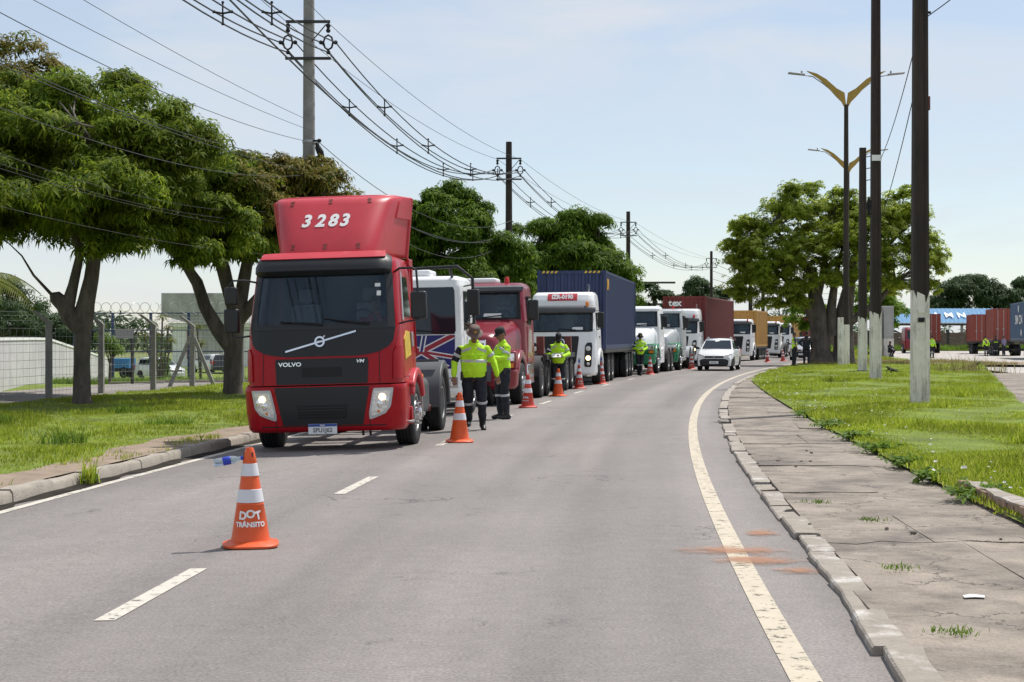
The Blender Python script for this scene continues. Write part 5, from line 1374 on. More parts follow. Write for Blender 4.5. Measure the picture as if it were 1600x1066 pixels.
# ---------------------------------------------------------------- cars
def car(label, body_m, kind='pickup', group=None, bumper_black=True):
    """front looks along -Y; pickup, hatch or sedan from one loft"""
    t = thing('car', label, 'car', group=group)
    L = 4.3 if kind == 'pickup' else 3.95
    hw = 0.82
    prof = {  # y: (beltline z)
        'pickup': [(0.0, 0.66), (0.10, 0.76), (0.95, 0.97), (1.2, 1.00), (2.7, 1.02), (4.25, 1.05), (4.3, 0.98)],
        'hatch': [(0.0, 0.66), (0.10, 0.76), (0.95, 0.95), (1.2, 0.98), (2.9, 1.02), (3.85, 1.02), (3.95, 0.85)]}[kind]
    rings = []
    for y, z in prof:
        pin = 0.10*max(0, 1 - y/0.5)**2 + (0.06*max(0, (y - L + .35)/.35)**2)
        w = hw - pin
        rings.append([(-w*0.97, y, 0.24), (w*0.97, y, 0.24), (w, y, 0.40), (w, y, z - 0.20), (w*0.965, y, z - 0.06), (w*0.86, y, z), (0, y, z + 0.02), (-w*0.86, y, z), (-w*0.965, y, z - 0.06), (-w, y, z - 0.20), (-w, y, 0.40)])
    b = MB(); b.loft(rings, True, True); b.build('body', body_m, t, fix=True, smooth=42)
    ye = 2.75 if kind == 'pickup' else 3.8
    gh = [(1.05, 0.98, .74), (1.75, 1.40, 0.60), (2.0, 1.47, 0.58), (ye - 0.25, 1.48, 0.58), (ye - (0.05 if kind == 'pickup' else .12), 1.40, 0.59), (ye + .05, 1.0, .72)]
    rings = [[(-0.76, y, 0.97), (-w*1.07 if z > 1.1 else -.75, y, min(z, 1.2) if z > 1.1 else z), (-w, y, z), (0, y, z + (0.03 if z > 1.2 else 0)), (w, y, z), (w*1.07 if z > 1.1 else .75, y, min(z, 1.2) if z > 1.1 else z), (0.76, y, 0.97)] for y, z, w in gh]
    b = MB(); b.loft(rings, True, True, closed=True); b.build('cabin', body_m, t, fix=True, smooth=30)
    # glass
    b = MB(); b.slab([[(-0.66, 1.10, 1.015), (0.66, 1.10, 1.015)], [(-0.555, 1.73, 1.385), (0.555, 1.73, 1.385)]], [[(-0.66, 1.16, 1.0), (0.66, 1.16, 1.0)], [(-0.555, 1.79, 1.36), (0.555, 1.79, 1.36)]]); 
    for i in range(len(b.v)): b.v[i] = (b.v[i][0], b.v[i][1] - 0.014, b.v[i][2] + 0.018)
    b.build('windscreen', M['glass_blue'], t, fix=True)
    for s in (-1, 1):
        for (ya, yb) in ((1.5, 2.2), (2.28, ye - 0.3)):
            vs = []
            for x0 in (0.0, -0.02):
                vs += [(s*(0.745 + x0), ya - (0.25 if ya < 2 else 0), 1.03), (s*(0.745 + x0), yb, 1.03), (s*(0.630 + x0), yb - .03, 1.37), (s*(0.635 + x0), ya + (0.2 if ya < 2 else 0), 1.37)]
            b = MB(); b.add(vs, [(0,1,2,3),(7,6,5,4),(0,4,5,1),(1,5,6,2),(2,6,7,3),(3,7,4,0)]); b.build('side_window', M['glass'], t, fix=True, smooth=0)
        rows = [(0.02, 0.50), (0.02, 0.74), (0.16, 0.80)]
        b = MB(); b.add([(s*0.42, -0.012, 0.60), (s*0.70, 0.03, 0.60), (s*0.775, 0.22, 0.70), (s*0.76, 0.20, 0.80), (s*0.66, 0.05, 0.775), (s*0.44, -0.004, 0.70),
                         (s*0.42, 0.1, 0.60), (s*0.70, 0.14, 0.60), (s*0.74, 0.3, 0.70), (s*0.73, 0.3, 0.80), (s*0.63, 0.16, 0.77), (s*0.44, 0.1, 0.70)],
                        [(0,1,2,3,4,5), (11,10,9,8,7,6)] + [(i, (i+1) % 6, 6 + (i+1) % 6, 6 + i) for i in range(6)]); h = b.build('headlight', M['lens'], t, fix=True)
        b = MB(); b.ball((s*0.98 - s*.07, 1.45, 1.05), (.09, .06, .065), 12, 8); b.cyl((s*.76, 1.5, 1.0), (s*.86, 1.47, 1.03), .02, n=6); b.build('mirror', M['black_plastic'], t)
        for a in (0.75, L - (0.9 if kind == 'pickup' else .75)):
            wheel(t, s*0.72, a, 0.30, 0.19, 'car')
            q = MB(); 
            pts = [(a + 0.36*math.cos(PI*k/12), 0.30 + 0.36*math.sin(PI*k/12)) for k in range(13)]
            q.prism(pts, 'yz', s*0.60, s*0.823); q.build('wheel_arch', M['black'], t)
        b = MB(); b.box(*sorted([s*0.66, s*0.79]), L - 0.03, L + .012, 0.72, 0.98); b.build('tail_light', M['red_lens'], t, smooth=0)
    bc = Cab([(0.20, 0.02, 0.74, 0.4), (0.26, -0.05, 0.80, 0.5), (0.48, -0.06, 0.81, 0.5), (0.56, -0.01, 0.79, 0.42)], r=0.3, bulge=0.04, n=5)
    b = MB(); bc.shell(b); b.build('bumper', M['black_plastic'] if bumper_black else body_m, t, fix=True)
    b = MB(); b.box(-0.42, 0.42, -0.02, 0.03, 0.60, 0.69); g = b.build('grille', M['black_plastic'], t, bevel=.01)
    b = MB(); b.lathe([(0.0, -.01), (0.05, -.01), (0.05, .008), (0, .008)], 14, Matrix.Translation((0, -0.025, 0.655)) @ Euler((R(90), 0, 0)).to_matrix().to_4x4()); b.build('emblem', M['chrome'], g)
    b = MB(); b.box(-0.2, 0.2, -0.095, -0.08, 0.33, 0.45); p = b.build('number_plate', M['plate'], t, smooth=0)
    lettering('plate_text', 'PHM 0521' if False else 'NAP 6J21', 0.07, M['letter_grey'], p, (0, -0.098, 0.385))
    if kind == 'pickup':
        b = MB(); b.box(-0.7, 0.7, 2.85, 4.2, 1.035, 1.06); b.build('bed_cover', M['black_plastic'], t)
        for s in (-1, 1): b = MB(); b.tube([(s*0.52, 1.95, 1.50), (s*.52, 2.0, 1.54), (s*.52, 2.6, 1.545), (s*.52, 2.65, 1.50)], .015, 6); b.build('roof_rail', M['silver'], t)
    return t

# ================================================================ place the queue
def hz(u, y): return gz(u)
t1 = red_truck(); place(t1, -2.70, 22.0, 0.078, R(-1.6), -0.072); t1.scale = (0.966, 1.0, 1.0)
t2 = flag_truck(); place(t2, -2.16, 32.0, 0.12, R(-0.9), -0.05)
t3 = bonnet_truck('wine red bonneted tractor unit with red beacon and white roof air conditioner', M['wine'], M['wine']); place(t3, -1.06, 36.3, 0.145, R(-0.8), -0.04)
tr3 = trailer('empty skeletal trailer with rusty red bolsters behind the wine red tractor', 5.6, 7.0, (10.7, 12.0), 1.15, bolsters='tall', legs=False); place(tr3, -1.06, 36.3, 0.150, R(-0.8), -0.04)
t4 = white_truck('white truck with dark lamp columns and red roof sign under a navy container', sign='IZR-0190'); place(t4, 1.66, 51.6, 0.165, R(-0.5), -0.03)
def load(truck_xy, heading, L, colm, label, tl, z=1.25, y0=2.35, H=2.59, axles=None, roll=0):
    c = container(label, L, colm, H=H); f = trailer(tl, y0, L, axles or (y0 + L - 3.4, y0 + L - 2.15, y0 + L - 0.9), z)
    x, y = truck_xy
    place(f, x, y, heading, roll, -0.03)
    place(c, x + y0*math.sin(heading), y + y0*math.cos(heading), heading, roll, z - 0.03)
    return c, f
cA, fA = load((1.70, 51.6), 0.165, 12.19, 'cont_blue', 'long navy blue ribbed shipping container with yellow letters on its side', 'container trailer carrying the long navy container', H=2.75, z=1.22)
lettering('painted_letters', 'SM', 0.52, mat('yellow_lettering', (0.62, 0.33, 0.03), 0.5), cA, (1.226, 0.62, 2.25), (R(90), 0, R(90)), bold=0.02)
lettering('painted_letters', 'SMLU 7', 0.10, M['letter_white'], cA, (0.62, 0.0, 2.1), (R(90), R(-90), 0))
b = MB()
for x0 in (-1.05, 0.45):
    for k in range(4): b.prism([(x0 + k*0.15, 2.655), (x0 + k*0.15 + .08, 2.655), (x0 + k*.15 + .12, 2.735), (x0 + k*.15 + .04, 2.735)], 'xz', 0.010, 0.017)
b.build('hazard_stripes', M['sticker_yellow'], cA, smooth=0)
t5 = bonnet_truck('white bonneted truck with green bumper and fenders, half hidden behind the navy container', M['white'], M['green_paint'], bonm=M['white'], detail=False, beacon=False); place(t5, 5.05, 66.9, 0.225)
t6 = bonnet_truck('silver bonneted truck with green bumper and silver rear fenders, red beacon on its roof', M['silver'], M['green_paint'], bonm=M['silver'], silver_fender=True, detail=False); place(t6, 6.75, 73.6, 0.24)
t7 = white_truck('white truck with unlit beacon in front of the dark red lettered container'); place(t7, 9.05, 84.0, 0.27)
cB, fB = load((9.05, 84.0), 0.27, 12.19, 'cont_red', 'dark red shipping container with white letters tex on its front', 'container trailer carrying the dark red lettered container', z=1.18, H=2.75)
for _c, _x in zip('tex', (-.80, -.56, -.31)): lettering('painted_letters', _c, 0.50, M['letter_white'], cB, (_x, 0.012, 2.36), bold=0.016, sx=1.1)
lettering('painted_letters', 'TEXU 41', 0.11, M['letter_white'], cB, (0.70, 0.008, 2.1), (R(90), R(-90), 0))
t8 = white_truck('white truck with closed black grille in front of the mustard container', high=False, lit=False); place(t8, 15.05, 104.0, 0.285)
cC, fC = load((15.05, 104.0), 0.285, 6.06, 'cont_mustard', 'short mustard yellow container right behind the dark red one', 'container trailer under the nearer mustard container', z=0.98, H=2.5)
t9 = white_truck('white truck half hidden behind the nearer mustard container', high=False, lit=False); place(t9, 19.55, 119.0, 0.285)
t10 = white_truck('last white truck in the queue, before the farther mustard container', high=False, lit=False); place(t10, 22.75, 132.0, 0.285)
cD, fD = load((22.75, 132.0), 0.285, 6.06, 'cont_mustard', 'short mustard yellow container farther along the queue', 'container trailer under the farther mustard container', z=1.0, H=2.5)
cE, fE = load((26.7, 146.0), 0.285, 12.19, 'cont_red', 'dull red container at the far end of the queue', 'container trailer at the far end of the queue', z=1.0)
# oncoming vehicles
pk = car('small white pickup with black bumper coming along the free lane', M['car_white'], 'pickup'); place(pk, 9.55, 72.6, 0.25); pk.scale = (1.06, 1.0, 1.03)
sc = car('silver car with black bumper beside the two men at the big tree', M['car_silver'], 'hatch'); place(sc, 20.0, 106.0, 0.28); sc.scale = (1.08, 1, 1.08)
# ================================================================ cones
def cone(label, x, y, rz=0, m='cone_orange', text=False, bottle=None, lean=0.0, group='traffic cones along the lane line'):
    t = thing('traffic_cone', label, 'traffic cone', (x, y, gz(x - xc(y)) + 0.006), rz, group)
    t.rotation_euler = (0, lean, rz)
    H = 0.75
    def rad(z): return 0.148 + (0.032 - 0.148) * (z - 0.045) / (H - 0.045)
    b = MB()
    # warped rubber base, square with soft corners
    rings = []
    for (s_, z) in ((0.20, 0.0), (0.212, 0.006), (0.212, 0.020), (0.19, 0.030), (0.165, 0.045)):
        ring = []
        for k in range(32):
            a = 2*PI*k/32; e = 0.5
            cx, cy = math.copysign(abs(math.cos(a))**e, math.cos(a)), math.copysign(abs(math.sin(a))**e, math.sin(a))
            q = 0.0 if z > 0.035 else 1.0
            x_ = s_*(cx*q + math.cos(a)*(1-q)); y_ = s_*(cy*q + math.sin(a)*(1-q))
            ring.append((x_, y_, z + 0.006*math.sin(2*a + 1)*(1 if 0 < z < .03 else 0)))
        rings.append(ring)
    b.loft(rings, True, True); b.build('base', M[m], t, fix=True, smooth=50)
    b = MB(); n = 32
    prof = [(rad(0.045) + .004, 0.040), (rad(0.06), 0.06), (rad(0.315), 0.315), (rad(0.322) + .004, 0.32), (rad(0.33), 0.33), (rad(0.57), 0.57), (rad(0.63), 0.63), (rad(0.635) + .004, 0.64), (rad(0.74), 0.735), (rad(0.75)*0.8, 0.75), (0.017, 0.75), (0.017, 0.70)]
    b.lathe(prof, n); b.build('body', M[m], t, fix=True, smooth=40)
    for z0, z1 in ((0.335, 0.435), (0.535, 0.630)):
        b = MB(); b.lathe([(rad(z0) + .001, z0), (rad(z0) + .0045, z0 + .002), (rad(z1) + .0045, z1 - .002), (rad(z1) + .001, z1)], n, caps=False); b.build('reflective_band', M['cone_white'], t, smooth=40)
    for a in (0.4, 2.4, 4.4):
        b = MB(); M_ = Matrix.Rotation(a - 1.9, 4, 'Z'); b.M = M_
        b.box(-0.0065, 0.0065, -rad(0.69) - .0045, -rad(.69) + .01, 0.648, 0.715); b.build('slot', M['rust'], t, smooth=0)
    if text:
        def warp(c):
            r_ = rad(c.z) + 0.0035 - c.y; a = c.x / rad(c.z)
            return V(r_*math.sin(a), -r_*math.cos(a), c.z)
        # facing the camera: text goes round the cone at -Y of the cone's own frame
        for ch, xx, zz, tl in zip('DOT', (-0.058, 0.002, 0.060), (0.238, 0.250, 0.238), (0.12, 0, -0.2)):
            lettering('painted_letters', ch, 0.082, M['letter_white'], t, (xx, 0, zz), rot=(R(90), tl, 0), warp=warp, bold=0.0035, depth=0.002)
        lettering('painted_letters', 'TRÂNSITO', 0.050, M['letter_white'], t, (0, 0, 0.172), warp=warp, bold=0.0022, depth=0.002, sx=1.0)
    else:
        b = MB(); b.M = Matrix.Rotation(rnd.uniform(-0.8, 0.8), 4, 'Z')
        def pt(a, z): r_ = rad(z) + .004; return (r_*math.sin(a), -r_*math.cos(a), z)
        for a0, a1, z0, z1 in ((-0.55, -0.2, 0.20, 0.25), (-0.12, 0.22, 0.21, 0.255), (0.3, 0.6, 0.20, 0.25), (-0.6, 0.6, 0.145, 0.165)):
            b.slab([[pt(a, z) for a in np.linspace(a0, a1, 5)] for z in (z0, z1)], [[pt(a, z - 0) for a in np.linspace(a0, a1, 5)] for z in (z0 + .01, z1 - .01)])
        if m == 'cone_red': b.build('painted_letters', M['letter_white'], t)
    return t
def bottle(label, M4, group=None):
    t = thing('water_bottle', label, 'bottle', group=group)
    t.matrix_world = M4
    b = MB(); b.lathe([(0.0, 0.0), (0.026, 0.0), (0.031, 0.006), (0.031, 0.06), (0.029, 0.065), (0.031, 0.07), (0.031, 0.13), (0.029, 0.15), (0.015, 0.185), (0.013, 0.20), (0.013, 0.205), (0.0, 0.205)], 18, caps=False); b.build('body', M['water'], t, fix=True, smooth=50)
    b = MB(); b.lathe([(0.0312, 0.068), (0.0325, 0.07), (0.0325, 0.125), (0.0312, 0.127)], 18, caps=False); b.build('paper_label', M['label_blue'], t)
    b = MB(); b.lathe([(0.0, 0.203), (0.0155, 0.203), (0.0155, 0.222), (0.0, 0.222)], 14, caps=False); b.build('cap', M['label_blue'], t, fix=True)
    return t
cone('orange cone lettered DOT TRÂNSITO with a bottle sticking out, standing alone in front', -2.0, 11.75, 0.17, text=True, lean=R(-0.6), group=None)
_m = Matrix.Translation((-2.0 - 0.245, 11.72, 0.655)) @ Euler((0, R(78), R(8))).to_matrix().to_4x4()
bottle('clear water bottle with blue label stuck sideways into the foremost cone', Matrix.Translation((-2.27, 11.70, 0.640)) @ Euler((0, R(80), R(8))).to_matrix().to_4x4())
cone_spots = [(-0.80, 23.4, 'cone_orange', 'plain orange cone standing beside the rear wheels of the nearest red truck'),
              (0.36, 34.9, 'cone_red', 'red cone by the front wheel of the wine red bonneted truck'),
              (1.25, 41.7, 'cone_orange', 'orange cone in front of the officer who is writing'),
              (2.10, 48.0, 'cone_red', 'cone with a bottle on top before the front of the white signed truck'),
              (3.06, 52.6, 'cone_red', 'cone with a bottle on top beside the front wheel of the white signed truck'),
              (5.93, 66.0, 'cone_red', 'red cone right of the officer at the rear of the navy container'),
              (6.85, 72.3, 'cone_red', 'red cone beside the silver and green bonneted truck'),
              (8.95, 76.6, 'cone_red', 'red cone half hidden behind the small white pickup'),
              (16.3, 98.0, 'cone_red', 'small far cone left of a pair near the mustard container'),
              (18.0, 102.0, 'cone_red', 'small far cone right of a pair near the mustard container')]
for i, (x, y, m, lab) in enumerate(cone_spots):
    cone(lab, x, y, rnd.uniform(0, 1), m, lean=R(rnd.uniform(-1, 1)))
    if i in (3, 4): bottle('upside down water bottle on the cone ' + ('in front of' if i == 3 else 'beside the wheel of') + ' the white signed truck', Matrix.Translation((x, y, 0.94)) @ Euler((PI, 0, 0)).to_matrix().to_4x4())

# ================================================================ people
def limb(b, pts, rs, n=12):
    for i in range(len(pts) - 1): b.capsule(pts[i], pts[i+1], rs[i], rs[i+1], n)
def remesh(o, size, it=6):
    r = o.modifiers.new('remesh', 'REMESH'); r.mode = 'VOXEL'; r.voxel_size = size; r.use_smooth_shade = True
    s = o.modifiers.new('smooth', 'SMOOTH'); s.factor = 0.5; s.iterations = it
    return o
_fold = bpy.data.textures.new('cloth_folds', 'CLOUDS'); _fold.noise_scale = 0.11; _fold.noise_depth = 2
def folds(o, st):
    m = o.modifiers.new('folds', 'DISPLACE'); m.texture = _fold; m.strength = st; m.mid_level = 0.5; m.texture_coords = 'LOCAL'
    return o
def person(label, x, y, facing, H=1.75, arms=None, legs=None, head=(0, 0), build=1.0, top='hivis', legm='navy_cloth', skin='skin', hat='cap', hatm='hat_black', vest=False,
           bands=True, sleeve=True, z0=0.0, detail=1.0, side_patch=False, group=None, lean=0.0, cover_face=False, crouch=0.0, knee_tape=True):
    """local frame: the person faces -Y, their left hand is at +x; 1.75 m tall before scaling.
    arms: {'L': (elbow, wrist, hand_dir), 'R': ...}; legs: {'L': (knee, ankle, toe), ...}; head=(pitch down, yaw)"""
    t = thing('person', label, 'person', (x, y, z0), facing, group)
    S = H / 1.75; t.scale = (S, S, S)
    w = build
    arms = arms or {}; legs = legs or {}
    hipz = 0.93 - crouch
    def lz(p): return V(*p)
    sh = {'L': V(0.180*w, 0.0 + lean*0.0, 1.368 - crouch), 'R': V(-0.180*w, 0.0, 1.368 - crouch)}
    for k in sh: sh[k].y -= lean * 0.45
    hip = {'L': V(0.095, 0, hipz), 'R': V(-0.095, 0, hipz)}
    defA = {'L': (V(0.27*w, 0.02, 1.13), V(0.29*w, -0.07, 0.88), V(0.05, -0.2, -1)), 'R': (V(-0.27*w, 0.02, 1.13), V(-0.29*w, -0.07, 0.88), V(-0.05, -0.2, -1))}
    defL = {'L': (V(0.11, -0.02, 0.50), V(0.115, 0.02, 0.09), V(0.02, -1, 0)), 'R': (V(-0.11, -0.02, 0.50), V(-0.115, 0.02, 0.09), V(-0.02, -1, 0))}
    A = {k: tuple(V(*q) for q in arms.get(k, defA[k])) for k in 'LR'}
    G = {k: tuple(V(*q) for q in legs.get(k, defL[k])) for k in 'LR'}
    nb = V(0, -lean*0.45, 1.425 - crouch)               # neck base
    hp, hyaw = head
    hm = Matrix.Translation(nb + V(0, -0.01, 0.045)) @ Euler((R(hp), 0, R(hyaw))).to_matrix().to_4x4() @ Matrix.Scale(1.06, 4)
    # ---- body: one continuous skin surface
    b = MB()
    b.capsule((0, 0, hipz + 0.02), (0, -lean*0.2, hipz + 0.28), 0.125*w, 0.12*w); b.capsule((-0.08, -lean*.4, 1.33 - crouch), (0.08, -lean*.4, 1.33 - crouch), 0.10, 0.10)
    b.capsule((0, -lean*0.2, hipz + 0.28), (0, -lean*0.42, 1.36 - crouch), 0.12, 0.10)
    b.capsule(nb - V(0, 0, 0.05), hm @ V(0, 0, 0.06), 0.058, 0.052)
    b.M = hm
    b.ball((0, 0.005, 0.165), (0.078, 0.097, 0.110), 16, 11)          # skull
    b.ball((0, -0.030, 0.105), (0.056, 0.060, 0.070), 14, 9)          # jaw
    b.ball((0, -0.098, 0.128), (0.013, 0.020, 0.024), 10, 7)          # nose
    b.capsule((0, -0.082, 0.165), (0, -0.098, 0.135), 0.010, 0.011, 8)
    b.capsule((-0.03, -0.078, 0.168), (0.03, -0.078, 0.168), 0.012, 0.012, 8)   # brow
    b.capsule((-0.018, -0.084, 0.088), (0.018, -0.084, 0.088), 0.009, 0.009, 8) # lips
    for s in (-1, 1): b.ball((s*0.076, 0.012, 0.140), (0.011, 0.022, 0.034), 8, 7)   # ears
    b.M = None
    for k in 'LR':
        e, wr, hdv = A[k]
        limb(b, [sh[k], e, wr], [0.052, 0.043, 0.028])
        d = hdv.normalized(); sgn = 1 if k == 'L' else -1
        # hand: palm, four unequal curled fingers, thumb from the side near the wrist
        sd = d.cross(V(0, -1, 0.2)); sd = sd.normalized() if sd.length > 0.1 else V(1, 0, 0)
        pn = sd.cross(d).normalized()
        c0 = wr + d*0.02; c1 = wr + d*0.085
        for q in (-0.026, -0.009, 0.009, 0.026): b.capsule(c0 + sd*q*0.8, c1 + sd*q, 0.015, 0.0135, 8)
        for q, L in ((-0.030, 0.062), (-0.010, 0.078), (0.010, 0.084), (0.030, 0.072)):
            p0 = c1 + sd*q; p1 = p0 + d*L*0.5 + pn*0.008; p2 = p1 + d*L*0.36 + pn*0.026
            limb(b, [p0, p1, p2], [0.0105, 0.0098, 0.0085], 8)
        th0 = wr + d*0.035 + sd*0.028*(-sgn if False else 1); th1 = th0 + sd*0.026 + d*0.03 + pn*0.01; th2 = th1 + d*0.030 + sd*0.006 + pn*0.012
        limb(b, [th0, th1, th2], [0.0135, 0.0115, 0.0095], 8)
        kn, an, toe = G[k]
        limb(b, [hip[k], kn, an], [0.080, 0.055, 0.040]); b.capsule(an, an + toe.normalized()*0.06 - V(0, 0, 0.03), 0.035, 0.025)
    body = b.build('body', M[skin], t); remesh(body, 0.0075 / detail, 3)
    for s in (-1, 1):
        q = MB(); q.M = hm; q.ball((s*0.030, -0.079, 0.152), (0.012, 0.008, 0.008), 8, 6); q.build('eye', M['black'], t)
    # hair
    q = MB(); q.M = hm
    rings = []
    for i in range(8):
        th = PI*(0.02 + 0.50*i/7)
        ring = []
        for j in range(20):
            a = 2*PI*j/20; fr = max(0, -math.sin(a)); zc = 0.165 + 0.109*math.cos(th)
            if i == 7: zc += 0.035*fr - 0.06*max(0, math.sin(a))
            ring.append((0.079*math.sin(th)*math.cos(a), 0.005 + 0.097*math.sin(th)*math.sin(a), zc))
        rings.append(ring)
    q.loft(rings[::-1], False, True); hr = q.build('hair', M['hair'], t); sm = hr.modifiers.new('thickness', 'SOLIDIFY'); sm.thickness = 0.008
    # hat
    if hat:
        q = MB(); q.M = hm @ Matrix.Translation((0, 0.004, 0.198)) @ Euler((R(6), 0, 0)).to_matrix().to_4x4()
        def dome(r1, zt, n=24):
            return [(r1*1.0, 0), (r1*1.0, zt*0.45), (r1*0.93, zt*0.8), (r1*0.7, zt*0.97), (0.012, zt)]
        if hat == 'brim':
            rings = [[(r_*0.92*math.cos(2*PI*j/24), r_*1.06*math.sin(2*PI*j/24), z + (0.012*math.cos(4*PI*j/24) if r_ > .12 else 0)) for j in range(24)] for r_, z in ((0.150, -0.032), (0.150, -0.027), (0.10, -0.003), (0.094, 0.05), (0.088, 0.078), (0.06, 0.095), (0.01, 0.098))]
            q.loft(rings, True, True)
        else:
            rings = [[(r_*0.86*math.cos(2*PI*j/24), r_*1.06*math.sin(2*PI*j/24), z) for j in range(24)] for r_, z in ((0.092, -0.025), (0.095, 0.02), (0.090, 0.055), (0.066, 0.082), (0.012, 0.092))]
            q.loft(rings, True, True)
            P0 = []; N0 = []
            for i in range(6):
                yv = -0.085 - 0.075*i/5; hwv = 0.072*math.sqrt(max(0.05, 1 - (i/5.3)**2))
                P0.append([(xx, yv - 0.0 , -0.006 - 0.018*(i/5) - 12*xx*xx*0.25) for xx in np.linspace(-hwv, hwv, 7)]); N0.append([(p[0], p[1], p[2] - 0.006) for p in P0[-1]])
            q.slab(P0, N0)
        h_ = q.build('hat', M[hatm], t, fix=True, smooth=50)
        if hat == 'brim':
            q = MB(); q.M = hm @ Matrix.Translation((0, 0.004, 0.198)) @ Euler((R(6), 0, 0)).to_matrix().to_4x4(); q.ball((0, -0.098, 0.035), (0.022, 0.006, 0.022), 10, 6); q.build('hat_badge', M['sticker_yellow'], h_)
    if cover_face:
        q = MB(); q.M = hm; q.ball((0, -0.018, 0.125), (0.085, 0.092, 0.10), 16, 10); q.capsule((0, 0, -.02), (0, 0, 0.08), .066, .066); remesh(q.build('face_cover', M['hat_black'], t), 0.012, 4)
    # ---- jacket or shirt
    q = MB()
    tw = w
    def ell(z, rx, ry, cy): return [(rx*math.cos(2*PI*j/24), cy + ry*math.sin(2*PI*j/24), z) for j in range(24)]
    zb = hipz - 0.05
    prof = [(zb, 0.168*tw, 0.128*tw, 0), (zb + 0.10, 0.180*tw, 0.142*tw, -0.012*tw), (zb + 0.24, 0.178*tw, 0.140*tw, -0.016 - lean*.22), (1.25 - crouch, 0.182*tw, 0.125*tw, -0.006 - lean*.36), (1.35 - crouch, 0.172*tw, 0.108, -lean*.42), (1.425 - crouch, 0.135*tw, 0.09, -lean*.44), (1.475 - crouch, 0.070, 0.066, -lean*.45)]
    q.loft([ell(*p) for p in prof], True, True)
    if not vest:
        for k in 'LR':
            e, wr, hdv = A[k]; end = wr if sleeve else e
            limb(q, [sh[k] + V(0, 0, -0.005), e, wr - (wr - e)*0.06], [0.064, 0.058, 0.045]) if sleeve else limb(q, [sh[k] + V(0, 0, -0.005), sh[k] + (e - sh[k])*0.75], [0.072, 0.062])
    jk = q.build('vest' if vest else 'jacket', M[top], t); remesh(jk, 0.013, 5); folds(jk, 0.030)
    if not vest:
        q = MB(); q.capsule((-0.03, -lean*.45 - .005, 1.475 - crouch), (0.03, -lean*.45 - .005, 1.475 - crouch), 0.062, 0.062); remesh(q.build('collar', M[top], jk), 0.012, 3)
    if vest:
        q = MB()
        for k in 'LR': limb(q, [sh[k], sh[k] + (A[k][0] - sh[k])*0.7], [0.064, 0.054])
        q.capsule((-.1, 0, 1.43), (.1, 0, 1.43), .062, .062); remesh(q.build('shirt', M['grey_cloth'], t), 0.013, 4)
    def band(c, ax, rx, ry, h, par, m, roll=0):
        ax = Vector(ax).normalized(); u = ax.orthogonal().normalized() if abs(ax.z) < 0.95 else V(1, 0, 0); v = ax.cross(u)
        rings = [[Vector(c) + u*rx*g*math.cos(2*PI*j/22) + v*ry*g*math.sin(2*PI*j/22) + ax*o for j in range(22)] for g, o in ((0.97, -h/2), (1.0, -h/2 + .004), (1.0, h/2 - .004), (0.97, h/2))]
        return MB().loft(rings, False, False).build('reflective_stripe', m, par)
    if bands:
        z_ = 1.16 - crouch; band((0, -0.012 - lean*.3, z_), (0, 0, 1), 0.187*tw, 0.140*tw, 0.05, jk, M['reflective'])
        if not vest:
            for k in 'LR':
                e = A[k][0]; c = sh[k] + (e - sh[k])*0.50; band(c, e - sh[k], 0.072, 0.072, 0.05, jk, M['reflective'])
            # yoke stripe over each shoulder, pocket flaps, zip
            for s in (-1, 1):
                P0 = []; N0 = []
                for i in range(8):
                    a = i/7; xx = s*(0.045 + 0.125*a)*tw; zz = 1.40 - 0.055*a - crouch; yy = -(0.093 + 0.012 - 0.055*a*a)*1.0 - lean*.42 - 0.012
                    P0.append([(xx, yy, zz), (xx, yy + .004, zz - 0.045)]); N0.append([(xx, yy + .03, zz), (xx, yy + .03, zz - 0.045)])
                MB().slab(P0, N0).build('reflective_stripe', M['reflective'], jk, fix=True)
                o_ = MB(); o_.obox((s*0.085*tw, -0.118*tw - 0.012 - lean*.38, 1.265 - crouch), (0.105, 0.012, 0.035), (0, 0, s*R(16))); o_.build('pocket_flap', M[top], jk, bevel=0.004)
            o_ = MB(); o_.obox((0, -0.147*tw - lean*.25, 1.1 - crouch), (0.014, 0.012, 0.44), (R(1), 0, 0)); o_.build('zip', M['reflective'] if False else M[top], jk)
    if side_patch:
        e, wr, hdv = A['R']; q = MB(); limb(q, [sh['R'] + V(-0.012, 0.0, -.02), sh['R'] + (e - sh['R'])*0.92], [0.070, 0.066]); remesh(q.build('dark_sleeve_panel', M['navy_cloth'], jk), 0.013, 4)
    # ---- trousers, boots
    q = MB()
    q.loft([ell(hipz - 0.09, 0.155*w, 0.125*w, 0), ell(hipz + 0.0, 0.165*w, 0.13*w, -0.005), ell(hipz + 0.06, 0.16*w, 0.125*w, -0.005)], True, True)
    for k in 'LR':
        kn, an, toe = G[k]
        limb(q, [hip[k], kn, an + (kn - an)*0.15], [0.108*w**.5, 0.078*w**.5, 0.066])
    tr = q.build('trousers', M[legm], t); remesh(tr, 0.014, 4); folds(tr, 0.034)
    for k in 'LR':
        kn, an, toe = G[k]
        if knee_tape: band(kn + (an - kn)*0.10, an - kn, 0.083*w**.5, 0.083*w**.5, 0.045, tr, M['reflective'])
        q = MB(); f = toe.normalized()
        q.capsule(an + (kn - an)*0.45, an, 0.068, 0.056); 
        q.capsule(an + V(0, 0, -0.045) - f*0.045, an + V(0, 0, -0.048) + f*0.10, 0.050, 0.050); q.capsule(an + V(0, 0, -0.052) + f*0.10, an + V(0, 0, -0.056) + f*0.165, 0.050, 0.038)
        remesh(q.build('boot', M['boot'], t), 0.011, 3)
